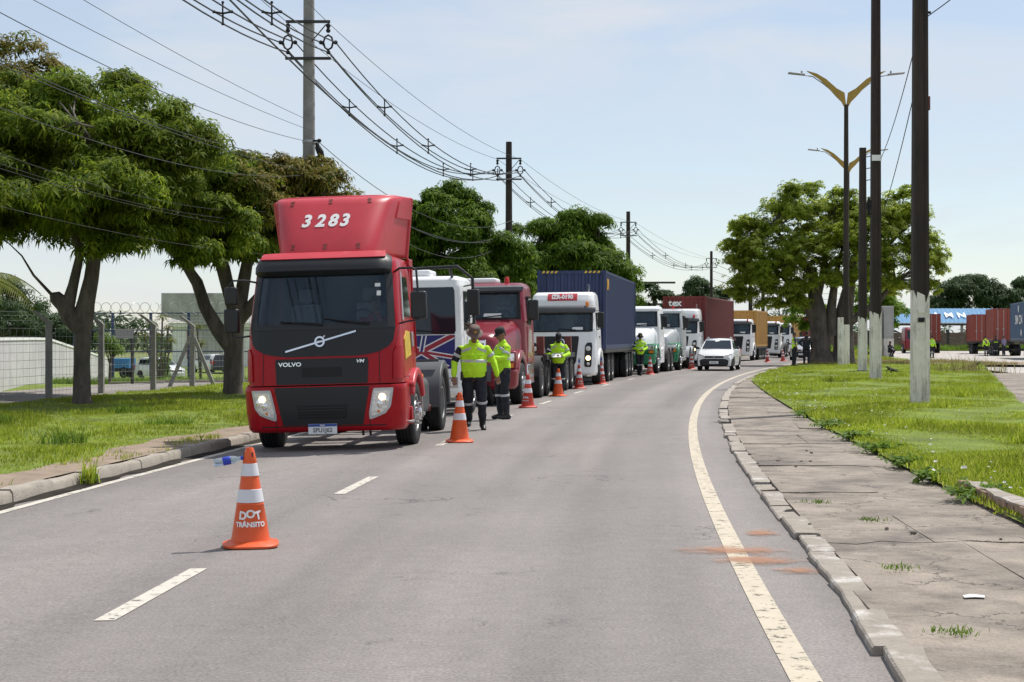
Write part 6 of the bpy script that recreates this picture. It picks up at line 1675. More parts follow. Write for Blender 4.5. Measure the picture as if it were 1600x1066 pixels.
    if bands and legm == 'navy_cloth':
        o_ = MB(); o_.obox((-0.165*w, -0.05, hipz - 0.02), (0.05, 0.09, 0.15)); o_.build('belt_pouch', M['boot'], tr, bevel=0.012)
        o_ = MB(); o_.obox((0.165*w, -0.045, hipz - 0.01), (0.04, 0.06, 0.13)); o_.cyl((0.165*w, -.03, hipz + .05), (0.168*w, -.03, hipz + .15), .007, n=6); o_.build('belt_radio', M['boot'], tr, bevel=0.008)
    return t
# officer 1: walks towards the camera, looks down, arms held a little away
o1 = person('stocky officer in brimmed hat and hi vis jacket walking between the trucks and the cones', -0.66, 26.5, 0.08, 1.79, build=1.22, hat='brim', hatm='hat_brown', head=(24, 6), side_patch=True, detail=1.0,
    arms={'L': ((0.335, 0.02, 1.16), (0.395, -0.05, 0.92), (0.12, -0.1, -1)), 'R': ((-0.325, 0.03, 1.15), (-0.335, -0.10, 0.90), (0.05, -0.3, -1))},
    legs={'L': ((0.13, -0.10, 0.52), (0.15, 0.03, 0.11), (0.12, -1, -0.25)), 'R': ((-0.09, 0.03, 0.50), (-0.08, 0.20, 0.13), (-0.1, -1, 0.1))})
o2 = person('officer in dark cap and hi vis jacket turned sideways holding papers', -0.18, 30.0, -1.05, 1.78, build=1.05, hat='cap', head=(16, 6), skin='skin',
    arms={'L': ((0.235, -0.10, 1.16), (0.10, -0.32, 1.17), (-0.5, -0.8, 0.15)), 'R': ((-0.235, -0.08, 1.15), (-0.09, -0.33, 1.13), (0.5, -0.8, 0.1))})
tag(MB().obox((0, -0.0, 0), (0.21, 0.30, 0.012), (R(25), 0, 0)).build('paper_sheet', M['paper']), 'white papers held by the officer in the dark cap', 'paper')
ps = [o for o in COL.objects if o.name.startswith('paper_sheet')][-1]
ps.location = (-0.18 - 0.43*math.sin(1.05) , 30.0 - 0.43*math.cos(1.05), 1.20); ps.rotation_euler = (0, 0, -1.05)
o3 = person('officer in face cover and black cap writing before the white signed truck', 1.28, 42.6, 0.05, 1.72, build=1.10, hat='cap', head=(30, 0), cover_face=True, detail=.85, side_patch=True,
    arms={'L': ((0.30, -0.06, 1.15), (0.10, -0.30, 1.08), (-0.9, -0.35, 0.05)), 'R': ((-0.30, -0.05, 1.15), (-0.13, -0.30, 1.10), (0.8, -0.5, 0.0))})
pq = MB().obox((0, 0, 0), (0.26, 0.17, 0.010), (R(30), 0, 0)).build('paper_sheet', M['paper']); pq.location = (1.22, 42.25, 1.09); tag(pq, 'small white paper in the hands of the officer with the face cover', 'paper')
o4 = person('officer in black brimmed hat with hands together at the rear of the navy container', 5.33, 64.0, 0.15, 1.74, build=1.05, hat='brim', hatm='hat_black', head=(14, 0), detail=.7, side_patch=True,
    arms={'L': ((0.29, -0.03, 1.15), (0.08, -0.26, 1.06), (-0.9, -0.3, -0.1)), 'R': ((-0.29, -0.03, 1.15), (-0.10, -0.26, 1.06), (0.9, -0.3, -0.1))},
    legs={'L': ((0.05, -0.05, 0.50), (0.02, 0.02, 0.09), (0.02, -1, 0)), 'R': ((-0.07, 0.0, 0.50), (-0.05, 0.10, 0.10), (-0.02, -1, 0))})
p5 = person('man in sleeveless hi vis vest standing sideways beside the big tree', 14.75, 80.3, 1.75, 1.76, vest=True, hat=None, legm='navy_cloth', skin='skin', head=(2, 0), detail=.7, knee_tape=False, build=0.95, z0=0.10)
p6 = person('man in dark clothes seen from behind, hand on hip, by the big tree', 15.95, 83.2, PI - 0.35, 1.80, top='navy_cloth', hat=None, bands=False, head=(8, -6), detail=.7, knee_tape=False, z0=0.10,
    arms={'L': ((0.37, 0.10, 1.17), (0.22, -0.02, 0.98), (-0.8, -0.3, -0.4)), 'R': ((-0.29, 0.02, 1.14), (-0.24, -0.12, 0.92), (0.2, -0.5, -0.8))})
p7 = person('officer in hi vis jacket standing on the pale side road right of the last pole', 32.4, 118.5, 0.3, 1.74, head=(5, 0), detail=.6, z0=-0.02, hat='cap')
p8 = person('officer in hi vis jacket bending at the wheels of a parked red container', 40.45, 131.0, PI + 0.2, 1.70, head=(20, 0), lean=0.35, detail=.6, z0=-0.02)
p9 = person('officer in dark uniform with one bright stripe at a parked red container', 41.25, 131.0, PI - 0.1, 1.74, top='navy_cloth', bands=False, head=(12, 0), detail=.6, z0=-0.02)
def _stripe(o, z): 
    b = MB(); rings = [[(0.195*math.cos(2*PI*j/20), -0.01 + 0.15*math.sin(2*PI*j/20), z + q) for j in range(20)] for q in (-0.03, 0.03)]; b.loft(rings, False, False).build('bright_stripe', M['hivis'], o)
_stripe(p9, 1.2)
p10 = person('man in a lilac shirt and dark trousers beside the slate blue container', 42.0, 131.2, PI + 0.6, 1.74, top='lilac_cloth', hat=None, bands=False, sleeve=False, head=(10, 0), detail=.6, knee_tape=False, z0=-0.02)
p11 = person('person in dark clothes crouching at the foot of the concrete pillar', 28.9, 117.5, 0.6, 1.7, top='navy_cloth', hat=None, bands=False, head=(10, 0), detail=.6, knee_tape=False, z0=0.1, crouch=0.52,
    arms={'L': ((0.24, -0.22, 0.66), (0.10, -0.40, 0.55), (-0.6, -0.5, -0.2)), 'R': ((-0.24, -0.22, 0.66), (-0.10, -0.40, 0.55), (0.6, -0.5, -0.2))},
    legs={'L': ((0.15, -0.38, 0.50), (0.13, -0.12, 0.09), (0.1, -1, 0)), 'R': ((-0.15, -0.38, 0.50), (-0.13, -0.12, 0.09), (-0.1, -1, 0))})
# driver of the flag truck: seated, elbow out of the window
dm = Matrix.Translation(t2.location)
drv = person('driver resting a bare forearm on the window sill of the white flag truck', -2.08 + 0.80, 33.05, -0.12, 1.72, top='grey_cloth', hat=None, bands=False, sleeve=False, detail=.8, z0=1.0, crouch=0.48, knee_tape=False, skin='skin_tan',
    arms={'L': ((0.36, -0.10, 0.82), (0.52, -0.28, 0.92), (0.3, -0.7, 0.3)), 'R': ((-0.26, -0.1, 0.72), (-0.1, -0.35, 0.75), (0.2, -1, 0))},
    legs={'L': ((0.13, -0.42, 0.42), (0.13, -0.45, 0.09), (0, -1, 0)), 'R': ((-0.13, -0.42, 0.42), (-0.13, -0.45, 0.09), (0, -1, 0))})

# ================================================================ poles, lamps, cables
def sq(x, y, z, a, b_): return [(x - a, y - b_, z), (x + a, y - b_, z), (x + a, y + b_, z), (x - a, y + b_, z)]
def h_pole(name, label, x, y, H, w0, w1, white, z0=0.07, group=None):
    """concrete pole of double-T section: two flanges and a web, whitewashed foot"""
    t = thing(name, label, 'pole', (x, y, z0), -0.05, group)
    def section(za, zb, mi, grow=0.0):
        b = MB(); rings = []
        n_ = 7
        for i in range(n_):
            z = za + (zb - za)*i/(n_ - 1); w = (w0 + (w1 - w0)*z/H)/2 + grow; d = w*0.85; fl = w*0.42; rec = w*0.16 - grow
            rings.append([(-w, -d, z), (-w + fl, -d, z), (-w + fl*1.25, -d + rec, z), (w - fl*1.25, -d + rec, z), (w - fl, -d, z), (w, -d, z), (w, d, z), (w - fl, d, z), (w - fl*1.25, d - rec, z), (-w + fl*1.25, d - rec, z), (-w + fl, d, z), (-w, d, z)])
        b.loft(rings); return b
    section(0, H, 0).build('pole_shaft', M['dark_pole'], t, smooth=25, fix=True)
    b = section(-0.05, white, 0, 0.004)
    # ragged top of the whitewash
    vs = b.v; zt = max(v[2] for v in vs)
    b.v = [(v[0], v[1], v[2] + (0.12*math.sin(i*2.3) + 0.05*math.sin(i*5.1) if v[2] > zt - .01 else 0)) for i, v in enumerate(vs)]
    b.build('whitewashed_foot', M['whitewash'], t, smooth=25, fix=True)
    return t
pA = h_pole('concrete_pole', 'nearest dark concrete pole with whitewashed foot, rightmost on the island', 9.03, 34.0, 13.0, 0.37, 0.26, 2.45)
for zz, hh in ((1.86, .10), (2.06, .07)):
    b = MB(); w_ = .165; b.box(-w_*.42, w_*.42, -w_*.85 - .012, -w_*.5, zz, zz + hh); b.build('pole_recess', M['black'] if hh == .10 else M['whitewash'], pA, smooth=0)
b = MB(); b.box(0.165, 0.21, -0.06, 0.06, 6.55, 6.85); b.build('junction_box', M['rust'], pA, smooth=0)
b = MB(); b.cyl((0.16, -.05, 8.7), (0.22, -.05, 8.7), .03, n=8); b.cyl((0.16, -.05, 9.1), (0.2, -.05, 9.1), .03, n=8); b.build('insulator', M['black'], pA)
pB = h_pole('concrete_pole', 'tall dark concrete pole with whitewashed foot, second from the right', 12.45, 52.6, 16.0, 0.36, 0.26, 2.30)
b = MB(); b.box(-0.16, 0.17, -0.165, -0.16, 7.55, 7.75); b.build('number_tag', M['letter_white'], pB, smooth=0)
b = MB(); b.tube([(-0.22, -0.05, 5.7), (-0.30, -0.1, 6.0), (-0.24, -0.1, 6.3), (-0.18, -.1, 6.1), (-0.25, -.1, 5.8)], 0.05, 6); b.build('cable_coil', M['black'], pB)
pC = h_pole('concrete_pole', 'shorter dark pole with insulators left of the tall whitewashed one', 14.95, 65.5, 9.6, 0.36, 0.26, 2.3)
for zz in (8.2, 8.7, 9.2):
    b = MB(); b.tube([(0.14, -.1, zz), (0.42, -.12, zz + .05), (0.5, -.12, zz - .12), (0.3, -.12, zz - .3)], 0.02, 6); b.ball((0.42, -.12, zz + .02), .07, 8, 6); b.build('insulator', M['black'], pC)
b = MB(); b.box(-.2, .2, -.2, .2, -.02, 0.12); b.build('pole_plinth', M['concrete_pole'], pC, smooth=0)
for i, (x, y, h, lab) in enumerate(((16.9, 79.0, 2.6, 'short whitewashed post at the foot of the big tree, left one'), (17.9, 83.5, 2.3, 'short whitewashed post at the foot of the big tree, right one'))):
    tag(MB().box(x - .13, x + .13, y - .13, y + .13, -.1, h).build('concrete_post', M['whitewash'], bevel=0.02), lab, 'post')
# double arm lamps
def street_lamp(label, x, y, H, span):
    t = thing('street_lamp', label, 'street lamp', (x, y, 0.05), 0.0, 'double armed street lamps')
    b = MB(); b.tube([(0, 0, 0), (0, 0, H*0.5), (0, 0, H - 1.35)], [0.17, 0.14, 0.11], 12); b.build('post', M['dark_pole'], t)
    b = MB(); b.cyl((0, 0, 0), (0, 0, 2.2), 0.178, 0.172, 12); b.build('whitewashed_foot', M['whitewash'], t)
    k = span / 6.6
    for s in (-1, 1):
        top = [(0.0, -1.62), (0.10, -0.80 - .0), (0.55, -0.55), (1.15, -0.02), (1.7, 0.30), (2.25, 0.45)]
        low = [(2.25, 0.42), (1.6, 0.02), (1.1, -0.44), (0.6, -1.0), (0.28, -1.32), (0.10, -1.64)]
        poly = [(s*px*k, H + pz*k*1.0) for px, pz in top + low]
        b = MB(); b.prism(poly, 'xz', -0.035, 0.035); b.build('wing_arm', M['lamp_yellow'], t, fix=True, smooth=0)
        b = MB(); b.tube([(s*0.5*k, 0, H - 0.95*k), (s*1.3*k, 0, H - .30*k), (s*1.9*k, 0, H + .12*k), (s*2.5*k, 0, H + .22*k)], 0.028, 6); b.build('arm_tube', M['lamp_grey'], t)
        b = MB(); b.obox((s*2.85*k, 0, H + .28*k), (0.95*k, 0.32*k, 0.09*k), (0, -s*R(6), 0)); b.cyl((s*2.55*k, 0, H + .3*k), (s*2.55*k, 0, H + .46*k), 0.05, n=8); b.build('lamp_head', M['lamp_grey'], t, bevel=0.02)
    return t
street_lamp('tall double armed street lamp with mustard wings, nearer and higher of two', 17.4, 80.0, 15.0, 6.0)
street_lamp('double armed street lamp with mustard wings, farther and lower of two', 24.6, 112.5, 15.0, 5.8)

def sag(p0, p1, d, n=22):
    p0, p1 = Vector(p0), Vector(p1)
    return [p0 + (p1 - p0)*t - V(0, 0, 4*d*t*(1 - t)) for t in np.linspace(0, 1, n)]
def cable(label, p0, p1, d, r, group, m='cable', name='power_cable'):
    b = MB(); pts = sag(p0, p1, d); b.tube(pts, r, 5)
    o = b.build(name, M[m]); tag(o, label, 'cable', group); return pts
utility = [(-7.6, 3.5), (-5.55, 42.0), (-0.15, 74.0), (8.7, 115.0), (21.8, 168.0)]
up = []
for i, (x, y) in enumerate(utility):
    zt = 10.4 if i else 11.0
    up.append((x, y, zt))
    if i == 0: continue
    labs = ['', 'tall grey concrete utility pole behind the nearest red truck, a bird on its side', 'dark utility pole rising between the two round trees', 'dark utility pole right of the navy container', 'far utility pole above the dark red container']
    t = thing('utility_pole', labs[i], 'utility pole', (x, y, 0.0), 0.0)
    m = M['concrete_pole'] if i == 1 else M['dark_pole']
    Hp = 12.2 if i == 1 else 11.0
    b = MB(); b.tube([(0, 0, 0), (0, 0, Hp)], [0.20, 0.145], 14); b.build('pole_shaft', m, t)
    for zz, hw in ((zt + 0.05 - .3, 0.60), (zt - 1.25, 0.62)):
        b = MB(); b.box(-hw, hw, -0.22, -0.14, zz, zz + 0.07); b.build('crossarm', M['chassis'], t, smooth=0)
    b = MB(); b.cyl((0.1, -.18, zt - .75), (0.5, -.18, zt - .28), .018, n=6); b.build('arm_brace', M['chassis'], t)
    for sx in (-0.55, 0.55):
        b = MB(); b.tube([(sx, -.18, zt - .27), (sx, -.18, zt - .5)], .04, 8); b.ball((sx, -.18, zt - .33), .065, 8, 6); b.ball((sx, -.18, zt - .46), .065, 8, 6)
        ring = [(sx + .13*math.cos(2*PI*k/8), -.18, zt - .78 + .20*math.sin(2*PI*k/8)) for k in range(9)]; b.tube(ring, .028, 6)
        for q in (-1, 1): b.ball((sx + q*.20, -.18, zt - .78), .06, 8, 6)
        b.ball((sx, -.18, zt - 1.05), .06, 8, 6); b.build('insulator', M['black'], t)
    if i == 1:
        for zz in (6.95, 6.5, 6.1):
            b = MB(); b.cyl((0.12, -0.1, zz), (0.30, -.15, zz), .03, n=8); b.ball((0.30, -.15, zz), .06, 8, 6); b.build('insulator', M['black'], t)
        b = MB(); b.lathe([(0.178, 6.9), (0.182, 6.9), (0.182, 6.98), (0.178, 6.98)], 14, caps=False); b.build('steel_band', M['steel'], t)
    if i == 3: 
        b = MB(); ring = [(0.25 + .22*math.cos(2*PI*k/12), -.3, 6.4 + .3*math.sin(2*PI*k/12)) for k in range(13)]; b.tube(ring, .06, 6); b.build('cable_coil', M['black'], t)
spn = 0
for i in range(len(up) - 1):
    a, c = up[i], up[i+1]
    sp = ['over the nearest left trees', 'above the round trees', 'right of the round trees', 'in the far distance'][i]
    dd = 1.35
    for sx in (-0.55, 0.55):
        side = 'left' if sx < 0 else 'right'
        offs = ((-.20, -.78), (.20, -.78), (0, -1.05)); tri = []
        for q, (ox, oz) in enumerate(offs):
            tri.append(cable('%s black power cable of the %s bundle %s' % (('upper left', 'upper right', 'lowest')[q], side, sp), (a[0] + sx + ox, a[1] - .18, a[2] + oz), (c[0] + sx + ox, c[1] - .18, c[2] + oz), dd, 0.019 if i < 2 else 0.017, 'bundled power cables ' + sp))
        cable('thin messenger wire over the %s cable bundle %s' % (side, sp), (a[0] + sx, a[1] - .18, a[2] - .25), (c[0] + sx, c[1] - .18, c[2] - .25), 0.5, 0.009, 'messenger wires', 'thin_wire', 'thin_wire')
        for kk, k in enumerate((4, 8, 13, 17) if i < 3 else (6, 11, 16)):
            p = [tri[q][k] for q in range(3)]; cc = (p[0] + p[1] + p[2]) / 3 + V(0, 0, .05)
            b = MB()
            for q in (0, 1, 2): b.tube([cc, p[q]], 0.024, 5); b.ball(p[q], .04, 6, 5)
            b.tube([cc, cc + V(0, 0, .25)], .02, 5); b.ball(cc + V(0, 0, .25), .035, 6, 5)
            tag(b.build('cable_spacer', M['black']), '%s spacer on the %s cable bundle %s' % (('first', 'second', 'third', 'fourth')[kk], side, sp), 'spacer', 'cable spacers ' + sp)
# a slack cable crossing in front of the nearest utility pole, telecom wires lower down
cable('slack thick cable passing in front of the tall grey utility pole', (-7.4, 3.5, 10.8), (-0.7, 73.8, 9.35), 2.9, 0.02, 'slack cables')
for wq, (zz, z1, d) in zip(('topmost', 'second', 'lowest', 'third'), ((6.95, 6.9, .8), (6.5, 6.45, 1.0), (6.1, 6.05, 1.25), (5.95, 6.1, .6))):
    cable(wq + ' thin telecom wire running along the left trees to the grey utility pole', (-8.3, 3.5, zz - .2), (-5.4, 41.9, z1), d, 0.007, 'telecom wires over the left verge', 'thin_wire', 'thin_wire')
    cable(wq + ' thin telecom wire between the grey utility pole and the one beyond it', (-5.25, 41.9, z1), (-0.05, 73.9, z1 + .3), d + .3, 0.011, 'telecom wires behind the red truck', 'thin_wire', 'thin_wire')
    cable(wq + ' thin telecom wire between the second and third utility poles', (-0.05, 73.9, z1 + .3), (8.8, 114.9, z1 + .2), 1.0, 0.012, 'telecom wires past the navy container', 'thin_wire', 'thin_wire')
for wq, (zz, d) in zip(('third', 'second', 'highest', 'lowest'), ((4.6, .5), (4.9, .75), (5.2, .9), (3.9, .4))):
    cable(wq + ' thin grey wire drooping across the crowns of the left trees', (-9.6, 16.0, zz + .3), (-5.6, 41.9, zz - .1), d, 0.005, 'wires drooping across the left trees', 'thin_wire', 'thin_wire')
cable('fine wire high above the left trees, upper of two', (-9.4, 3.5, 8.0), (-5.4, 41.9, 7.45), .5, 0.006, 'fine wires above the left trees', 'thin_wire', 'thin_wire')
cable('fine wire high above the left trees, lower of two', (-9.0, 3.5, 7.0), (-5.4, 41.9, 7.2), .45, 0.006, 'fine wires above the left trees', 'thin_wire', 'thin_wire')
# wires at the right poles
cable('upper wire from the nearest dark pole up out of sight to the right', (9.2, 34.0, 9.1), (13.0, 22.0, 12.0), 0.4, 0.014, 'wires at the right poles')
cable('lower wire from the nearest dark pole up out of sight to the right', (9.2, 34.0, 8.7), (12.2, 20.0, 12.6), 0.5, 0.012, 'wires at the right poles')
cable('upper wire slanting between the nearest and the second dark pole', (9.0, 34.1, 8.3), (12.6, 52.5, 7.7), 0.25, 0.012, 'slanting wires between the dark poles')
cable('lower wire slanting between the nearest and the second dark pole', (9.0, 34.1, 7.35), (12.6, 52.5, 5.6), 0.2, 0.012, 'slanting wires between the dark poles')
# far wires and far poles
for i, (x, y, h) in enumerate(((29.5, 190, 12.5), (33.5, 205, 11.5), (16.5, 178, 8.2))):
    t = thing('utility_pole', ['far dark pole over the mustard containers, left of two', 'far dark pole over the mustard containers, right of two', 'far pole with two crossbars left of the lettered red container'][i], 'utility pole', (x, y, -.3))
    b = MB(); b.cyl((0, 0, 0), (0, 0, h), .28, .22, 8); b.build('pole_shaft', M['dark_pole'], t)
    for zz in ((h - .7,) if i < 2 else (h - .1, h - 2.6)):
        b = MB(); hw = .9 if i < 2 else 2.4; b.box(-hw, hw, -.3, -.1, zz, zz + .22); b.build('crossarm', M['chassis'], t, smooth=0)
for k in range(5):
    cable('far thin wire above the mustard containers, %s of five' % ('highest', 'second', 'middle', 'fourth', 'lowest')[k], (21.8, 168, 9.8 - k*.9), (40 + 3*k, 196, 8.0 - .7*k), 1.0, 0.02, 'far thin wires', 'thin_wire', 'thin_wire')

# ================================================================ trees
def leaf_template(nleaf, L, W, droop, seed):
    """rosette: leaves spread round a twig end; returns verts (k,3) and quads"""
    g = np.random.default_rng(seed); vs = []; fs = []
    for i in range(nleaf):
        a = 2*PI*(i/nleaf) + g.uniform(-.4, .4); el = g.uniform(-0.25, 0.75); l = L*g.uniform(.7, 1.15)
        d = np.array([math.cos(a)*math.cos(el), math.sin(a)*math.cos(el), math.sin(el)]); s = np.array([-math.sin(a), math.cos(a), 0])
        s = s*math.cos(.5*g.uniform(-1, 1)) + np.array([0, 0, 1])*math.sin(.5*g.uniform(-1, 1))
        p0 = d*L*.12; p1 = d*l*.55 + np.array([0, 0, -droop*l*.15]); p2 = d*l*.95 + np.array([0, 0, -droop*l*.55])
        o = len(vs)
        vs += [p0, p1 - s*W/2, p1 + s*W/2, p2]
        fs += [(o, o+1, o+2), (o+1, o+3, o+2)]
    return np.array(vs), np.array(fs)
def leaves(name, centres, dirs, sizes, tmpls, m, parent):
    allv = []; allf = []; off = 0
    n = len(centres); pick = npr.integers(0, len(tmpls), n)
    for ti, (tv, tf) in enumerate(tmpls):
        idx = np.where(pick == ti)[0]
        if not len(idx): continue
        d = dirs[idx]; d = d / np.linalg.norm(d, axis=1, keepdims=True)
        up_ = np.tile(np.array([0.0, 0.0, 1.0]), (len(idx), 1)); z = d*0.6 + up_*0.7; z /= np.linalg.norm(z, axis=1, keepdims=True)
        r = npr.normal(size=(len(idx), 3)); x = np.cross(z, r); x /= np.linalg.norm(x, axis=1, keepdims=True); y = np.cross(z, x)
        B = np.stack([x, y, z], 2)                       # columns
        v = np.einsum('nij,kj->nki', B, tv) * sizes[idx][:, None, None] + centres[idx][:, None, :]
        k = len(tv)
        f = tf[None] + (np.arange(len(idx))*k)[:, None, None] + off
        allv.append(v.reshape(-1, 3)); allf.append(f.reshape(-1, 3)); off += len(idx)*k
    return np_mesh(name, np.concatenate(allv), np.concatenate(allf), m, parent=parent)
def wob(p0, p1, n, amp):
    p0, p1 = Vector(p0), Vector(p1)
    return [p0 + (p1 - p0)*i/n + V(rnd.uniform(-amp, amp), rnd.uniform(-amp, amp), rnd.uniform(-amp, amp)*.5)*(1 if 0 < i < n else 0) for i in range(n + 1)]
MANGO = [leaf_template(11, 0.30, 0.060, 1.0, s) for s in range(4)]
FINE = [leaf_template(16, 0.27, 0.085, 0.5, 20 + s) for s in range(4)]
def tree(label, base, trunk, limbs, blobs, nros, leafm, tmpl, size, barkm='bark', name='tree', cat='tree', group=None, sub=9, shell=0.55, subr=(0.28, 0.45), split=None, twigs=True):
    """trunk: [(x,y,z,r)...]; limbs: lists of the same; blobs: (x,y,z,rx,ry,rz); crown grows in small boughs over the blobs"""
    t = thing(name, label, cat, base, 0, group)
    b = MB(); b.tube([q[:3] for q in trunk], [q[3] for q in trunk], 14, True)
    b.build('trunk', M[barkm], t, smooth=60)
    for L in limbs:
        b = MB(); b.tube([q[:3] for q in L], [q[3] for q in L], 9, True); b.build('limb', M[barkm], t, smooth=60)
    cs = []; ds = []; bough = []
    vol = np.array([bl[3]*bl[4]*bl[5] for bl in blobs])**0.67; vol = vol / vol.sum()
    src = trunk[-1][:3]; twig = MB()
    ends = [L[-1] for L in limbs] or [trunk[-1]]
    for bl, share in zip(blobs, vol):
        c = np.array(bl[:3]); r = np.array(bl[3:6]); nb_ = max(4, int(sub))
        per = max(6, int(nros*share/nb_))
        for k in range(nb_):
            d = npr.normal(size=3); d /= np.linalg.norm(d)
            if d[2] < -0.55: d[2] *= -0.5
            sc = c + d*r*npr.uniform(0.50, 0.85); sr = r.mean()*npr.uniform(*subr)
            e = min(ends, key=lambda q: (q[0]-sc[0])**2 + (q[1]-sc[1])**2 + (q[2]-sc[2])**2)
            pp = wob(e[:3], tuple(sc), 3, 0.12*sr + .05)
            if (Vector(e[:3]) - Vector(sc)).length < max(2.4, size*2.6) and base[1] < 110 and sc[2] > e[2] - .15 and twigs: twig.tube(pp, [max(0.015, e[3]*.55), max(.012, e[3]*.38), .02, .01], 5)
            q = npr.normal(size=(per, 3)); q /= np.linalg.norm(q, axis=1, keepdims=True)
            lowm = q[:, 2] < -0.3; q[lowm, 2] *= -0.6
            rad_ = sr * npr.uniform(shell, 1.08, (per, 1)) * np.array([1.15, 1.15, 0.80])
            cs.append(sc + q*rad_); ds.append(q)
    if twig.v: twig.build('twigs', M[barkm], t, smooth=0)['kind'] = 'stuff'
    cs = np.concatenate(cs); ds = np.concatenate(ds)
    sz = npr.uniform(0.75, 1.2, len(cs)) * size
    if split:     # part of the crown in another tint
        msk = split(cs)
        leaves('crown', cs[~msk], ds[~msk], sz[~msk], tmpl, M[leafm], t); leaves('crown', cs[msk], ds[msk], sz[msk], tmpl, M['mango_rust'], t)
    else: leaves('crown', cs, ds, sz, tmpl, M[leafm], t)
    return t
# left mango trees: trunks as in the photograph, crowns merging above the verge
tree('mango tree with knobbly forked trunk nearest on the left verge', (-9.95, 35.6, 0.05),
     [(0, 0, -0.1, .27), (-.02, 0, .15, .21), (-.02, 0, 1.0, .185), (0.0, 0, 1.7, .20), (0.02, 0, 2.05, .24), (0.08, 0, 2.35, .20), (0.2, 0, 2.9, .17), (0.28, 0.1, 3.7, .15), (0.3, .2, 4.9, .11)],
     [[(0, 0, 1.75, .24), (-.28, -.05, 2.05, .22), (-.42, -.05, 2.3, .19), (-.62, -.05, 2.48, .16), (-.70, 0, 2.52, .08)], [(-.35, -.05, 2.2, .17), (-.22, 0, 2.75, .12), (-.08, .1, 3.5, .10), (-.5, .3, 4.6, .06)],
      [(.2, .1, 3.7, .2), (1.0, -.3, 4.6, .15), (1.9, -.6, 5.4, .09)], [(.28, .2, 4.3, .18), (-1.2, .4, 5.3, .12), (-2.6, .2, 5.9, .07)], [(.3, .2, 4.8, .15), (.6, -1.2, 5.8, .1), (.5, -2.2, 6.2, .06)]],
     [(-2.6, .3, 5.2, 2.2, 2.2, 1.8), (-.6, 1.0, 6.3, 2.3, 2.3, 1.6), (1.4, -.2, 5.5, 2.0, 2.0, 1.6), (-.6, -2.0, 4.9, 2.4, 1.5, 1.5), (1.9, -.8, 4.3, 1.7, 1.5, 1.2), (-2.6, -1.2, 4.1, 1.9, 1.5, 1.1), (-.2, .2, 6.7, 1.3, 1.2, .9), (1.9, .3, 6.2, 1.0, 1.0, .9), (-3.8, .6, 4.4, 1.6, 1.6, 1.1),
      (0, -1.0, 3.9, 1.5, 1.3, .8), (.6, 1.4, 4.2, 1.8, 1.5, 1.1), (-1.6, 1.2, 4.2, 1.6, 1.4, 1.1), (3.0, .6, 4.0, 1.3, 1.4, 1.0), (-4.4, -.6, 3.9, 1.2, 1.3, .9), (-1.6, -3.6, 4.5, 2.0, 1.5, 1.0), (.8, -3.2, 4.4, 1.6, 1.3, .9), (-3.9, -3.0, 4.6, 1.7, 1.5, 1.1), (-3.2, -1.5, 3.4, .9, .9, .6), (1.6, -2.0, 3.5, 1.0, 1.0, .6), (2.8, -.5, 3.3, .8, .8, .5), (-5.0, -1.0, 3.3, .9, .9, .6), (.9, .2, 7.3, .7, .7, .6), (-2.0, .8, 7.3, .8, .8, .6)],
     14500, 'mango', MANGO, .84, sub=13)
tree('mango tree with leaning forked trunk right beside the nearest red truck', (-7.45, 41.0, 0.05),
     [(0, 0, -0.1, .33), (0, 0, .2, .26), (0, 0, 1.1, .235), (.02, 0, 1.5, .25), (0.1, 0, 2.0, .22), (0.25, .1, 2.9, .18), (.5, .2, 4.4, .12)],
     [[(-.02, 0, 1.25, .22), (-.35, -.1, 1.7, .20), (-.72, -.1, 2.35, .17), (-.95, 0, 3.0, .16), (-1.3, .1, 3.5, .12), (-2.2, .2, 4.6, .07)], [(.1, 0, 1.9, .16), (-.3, .2, 3.4, .19), (-.8, .4, 4.6, .12), (-1.1, .6, 5.4, .07)],
      [(.12, 0, 1.95, .18), (.7, -.1, 2.6, .15), (1.7, -.2, 3.9, .13), (2.3, -.3, 4.8, .07)], [(.4, .2, 3.9, .2), (.8, .6, 5.2, .12), (.9, .8, 6.2, .06)]],
     [(-2.1, .2, 4.9, 1.9, 1.9, 1.5), (-.3, .6, 5.4, 2.0, 1.9, 1.5), (1.5, 0.2, 5.0, 1.8, 1.8, 1.4), (0, -1.8, 4.7, 2.0, 1.4, 1.2), (1.7, .6, 5.9, 1.0, 1.3, .9), (-1.4, -.9, 5.8, 1.3, 1.2, .9), (1.0, -1.0, 3.9, 1.4, 1.2, .8), (-2.4, -1.0, 4.0, 1.4, 1.1, .8),
      (-1.0, .8, 3.9, 1.5, 1.4, .8), (.8, 1.0, 4.0, 1.6, 1.4, .9), (-3.0, .8, 4.4, 1.2, 1.3, 1.0), (2.3, .3, 4.2, 1.1, 1.2, 1.0)],
     10500, 'mango', MANGO, .84, sub=12, split=lambda c: (c[:, 0] + 0.5*(c[:, 2] - 5) + npr.normal(0, .35, len(c))) > 1.15)
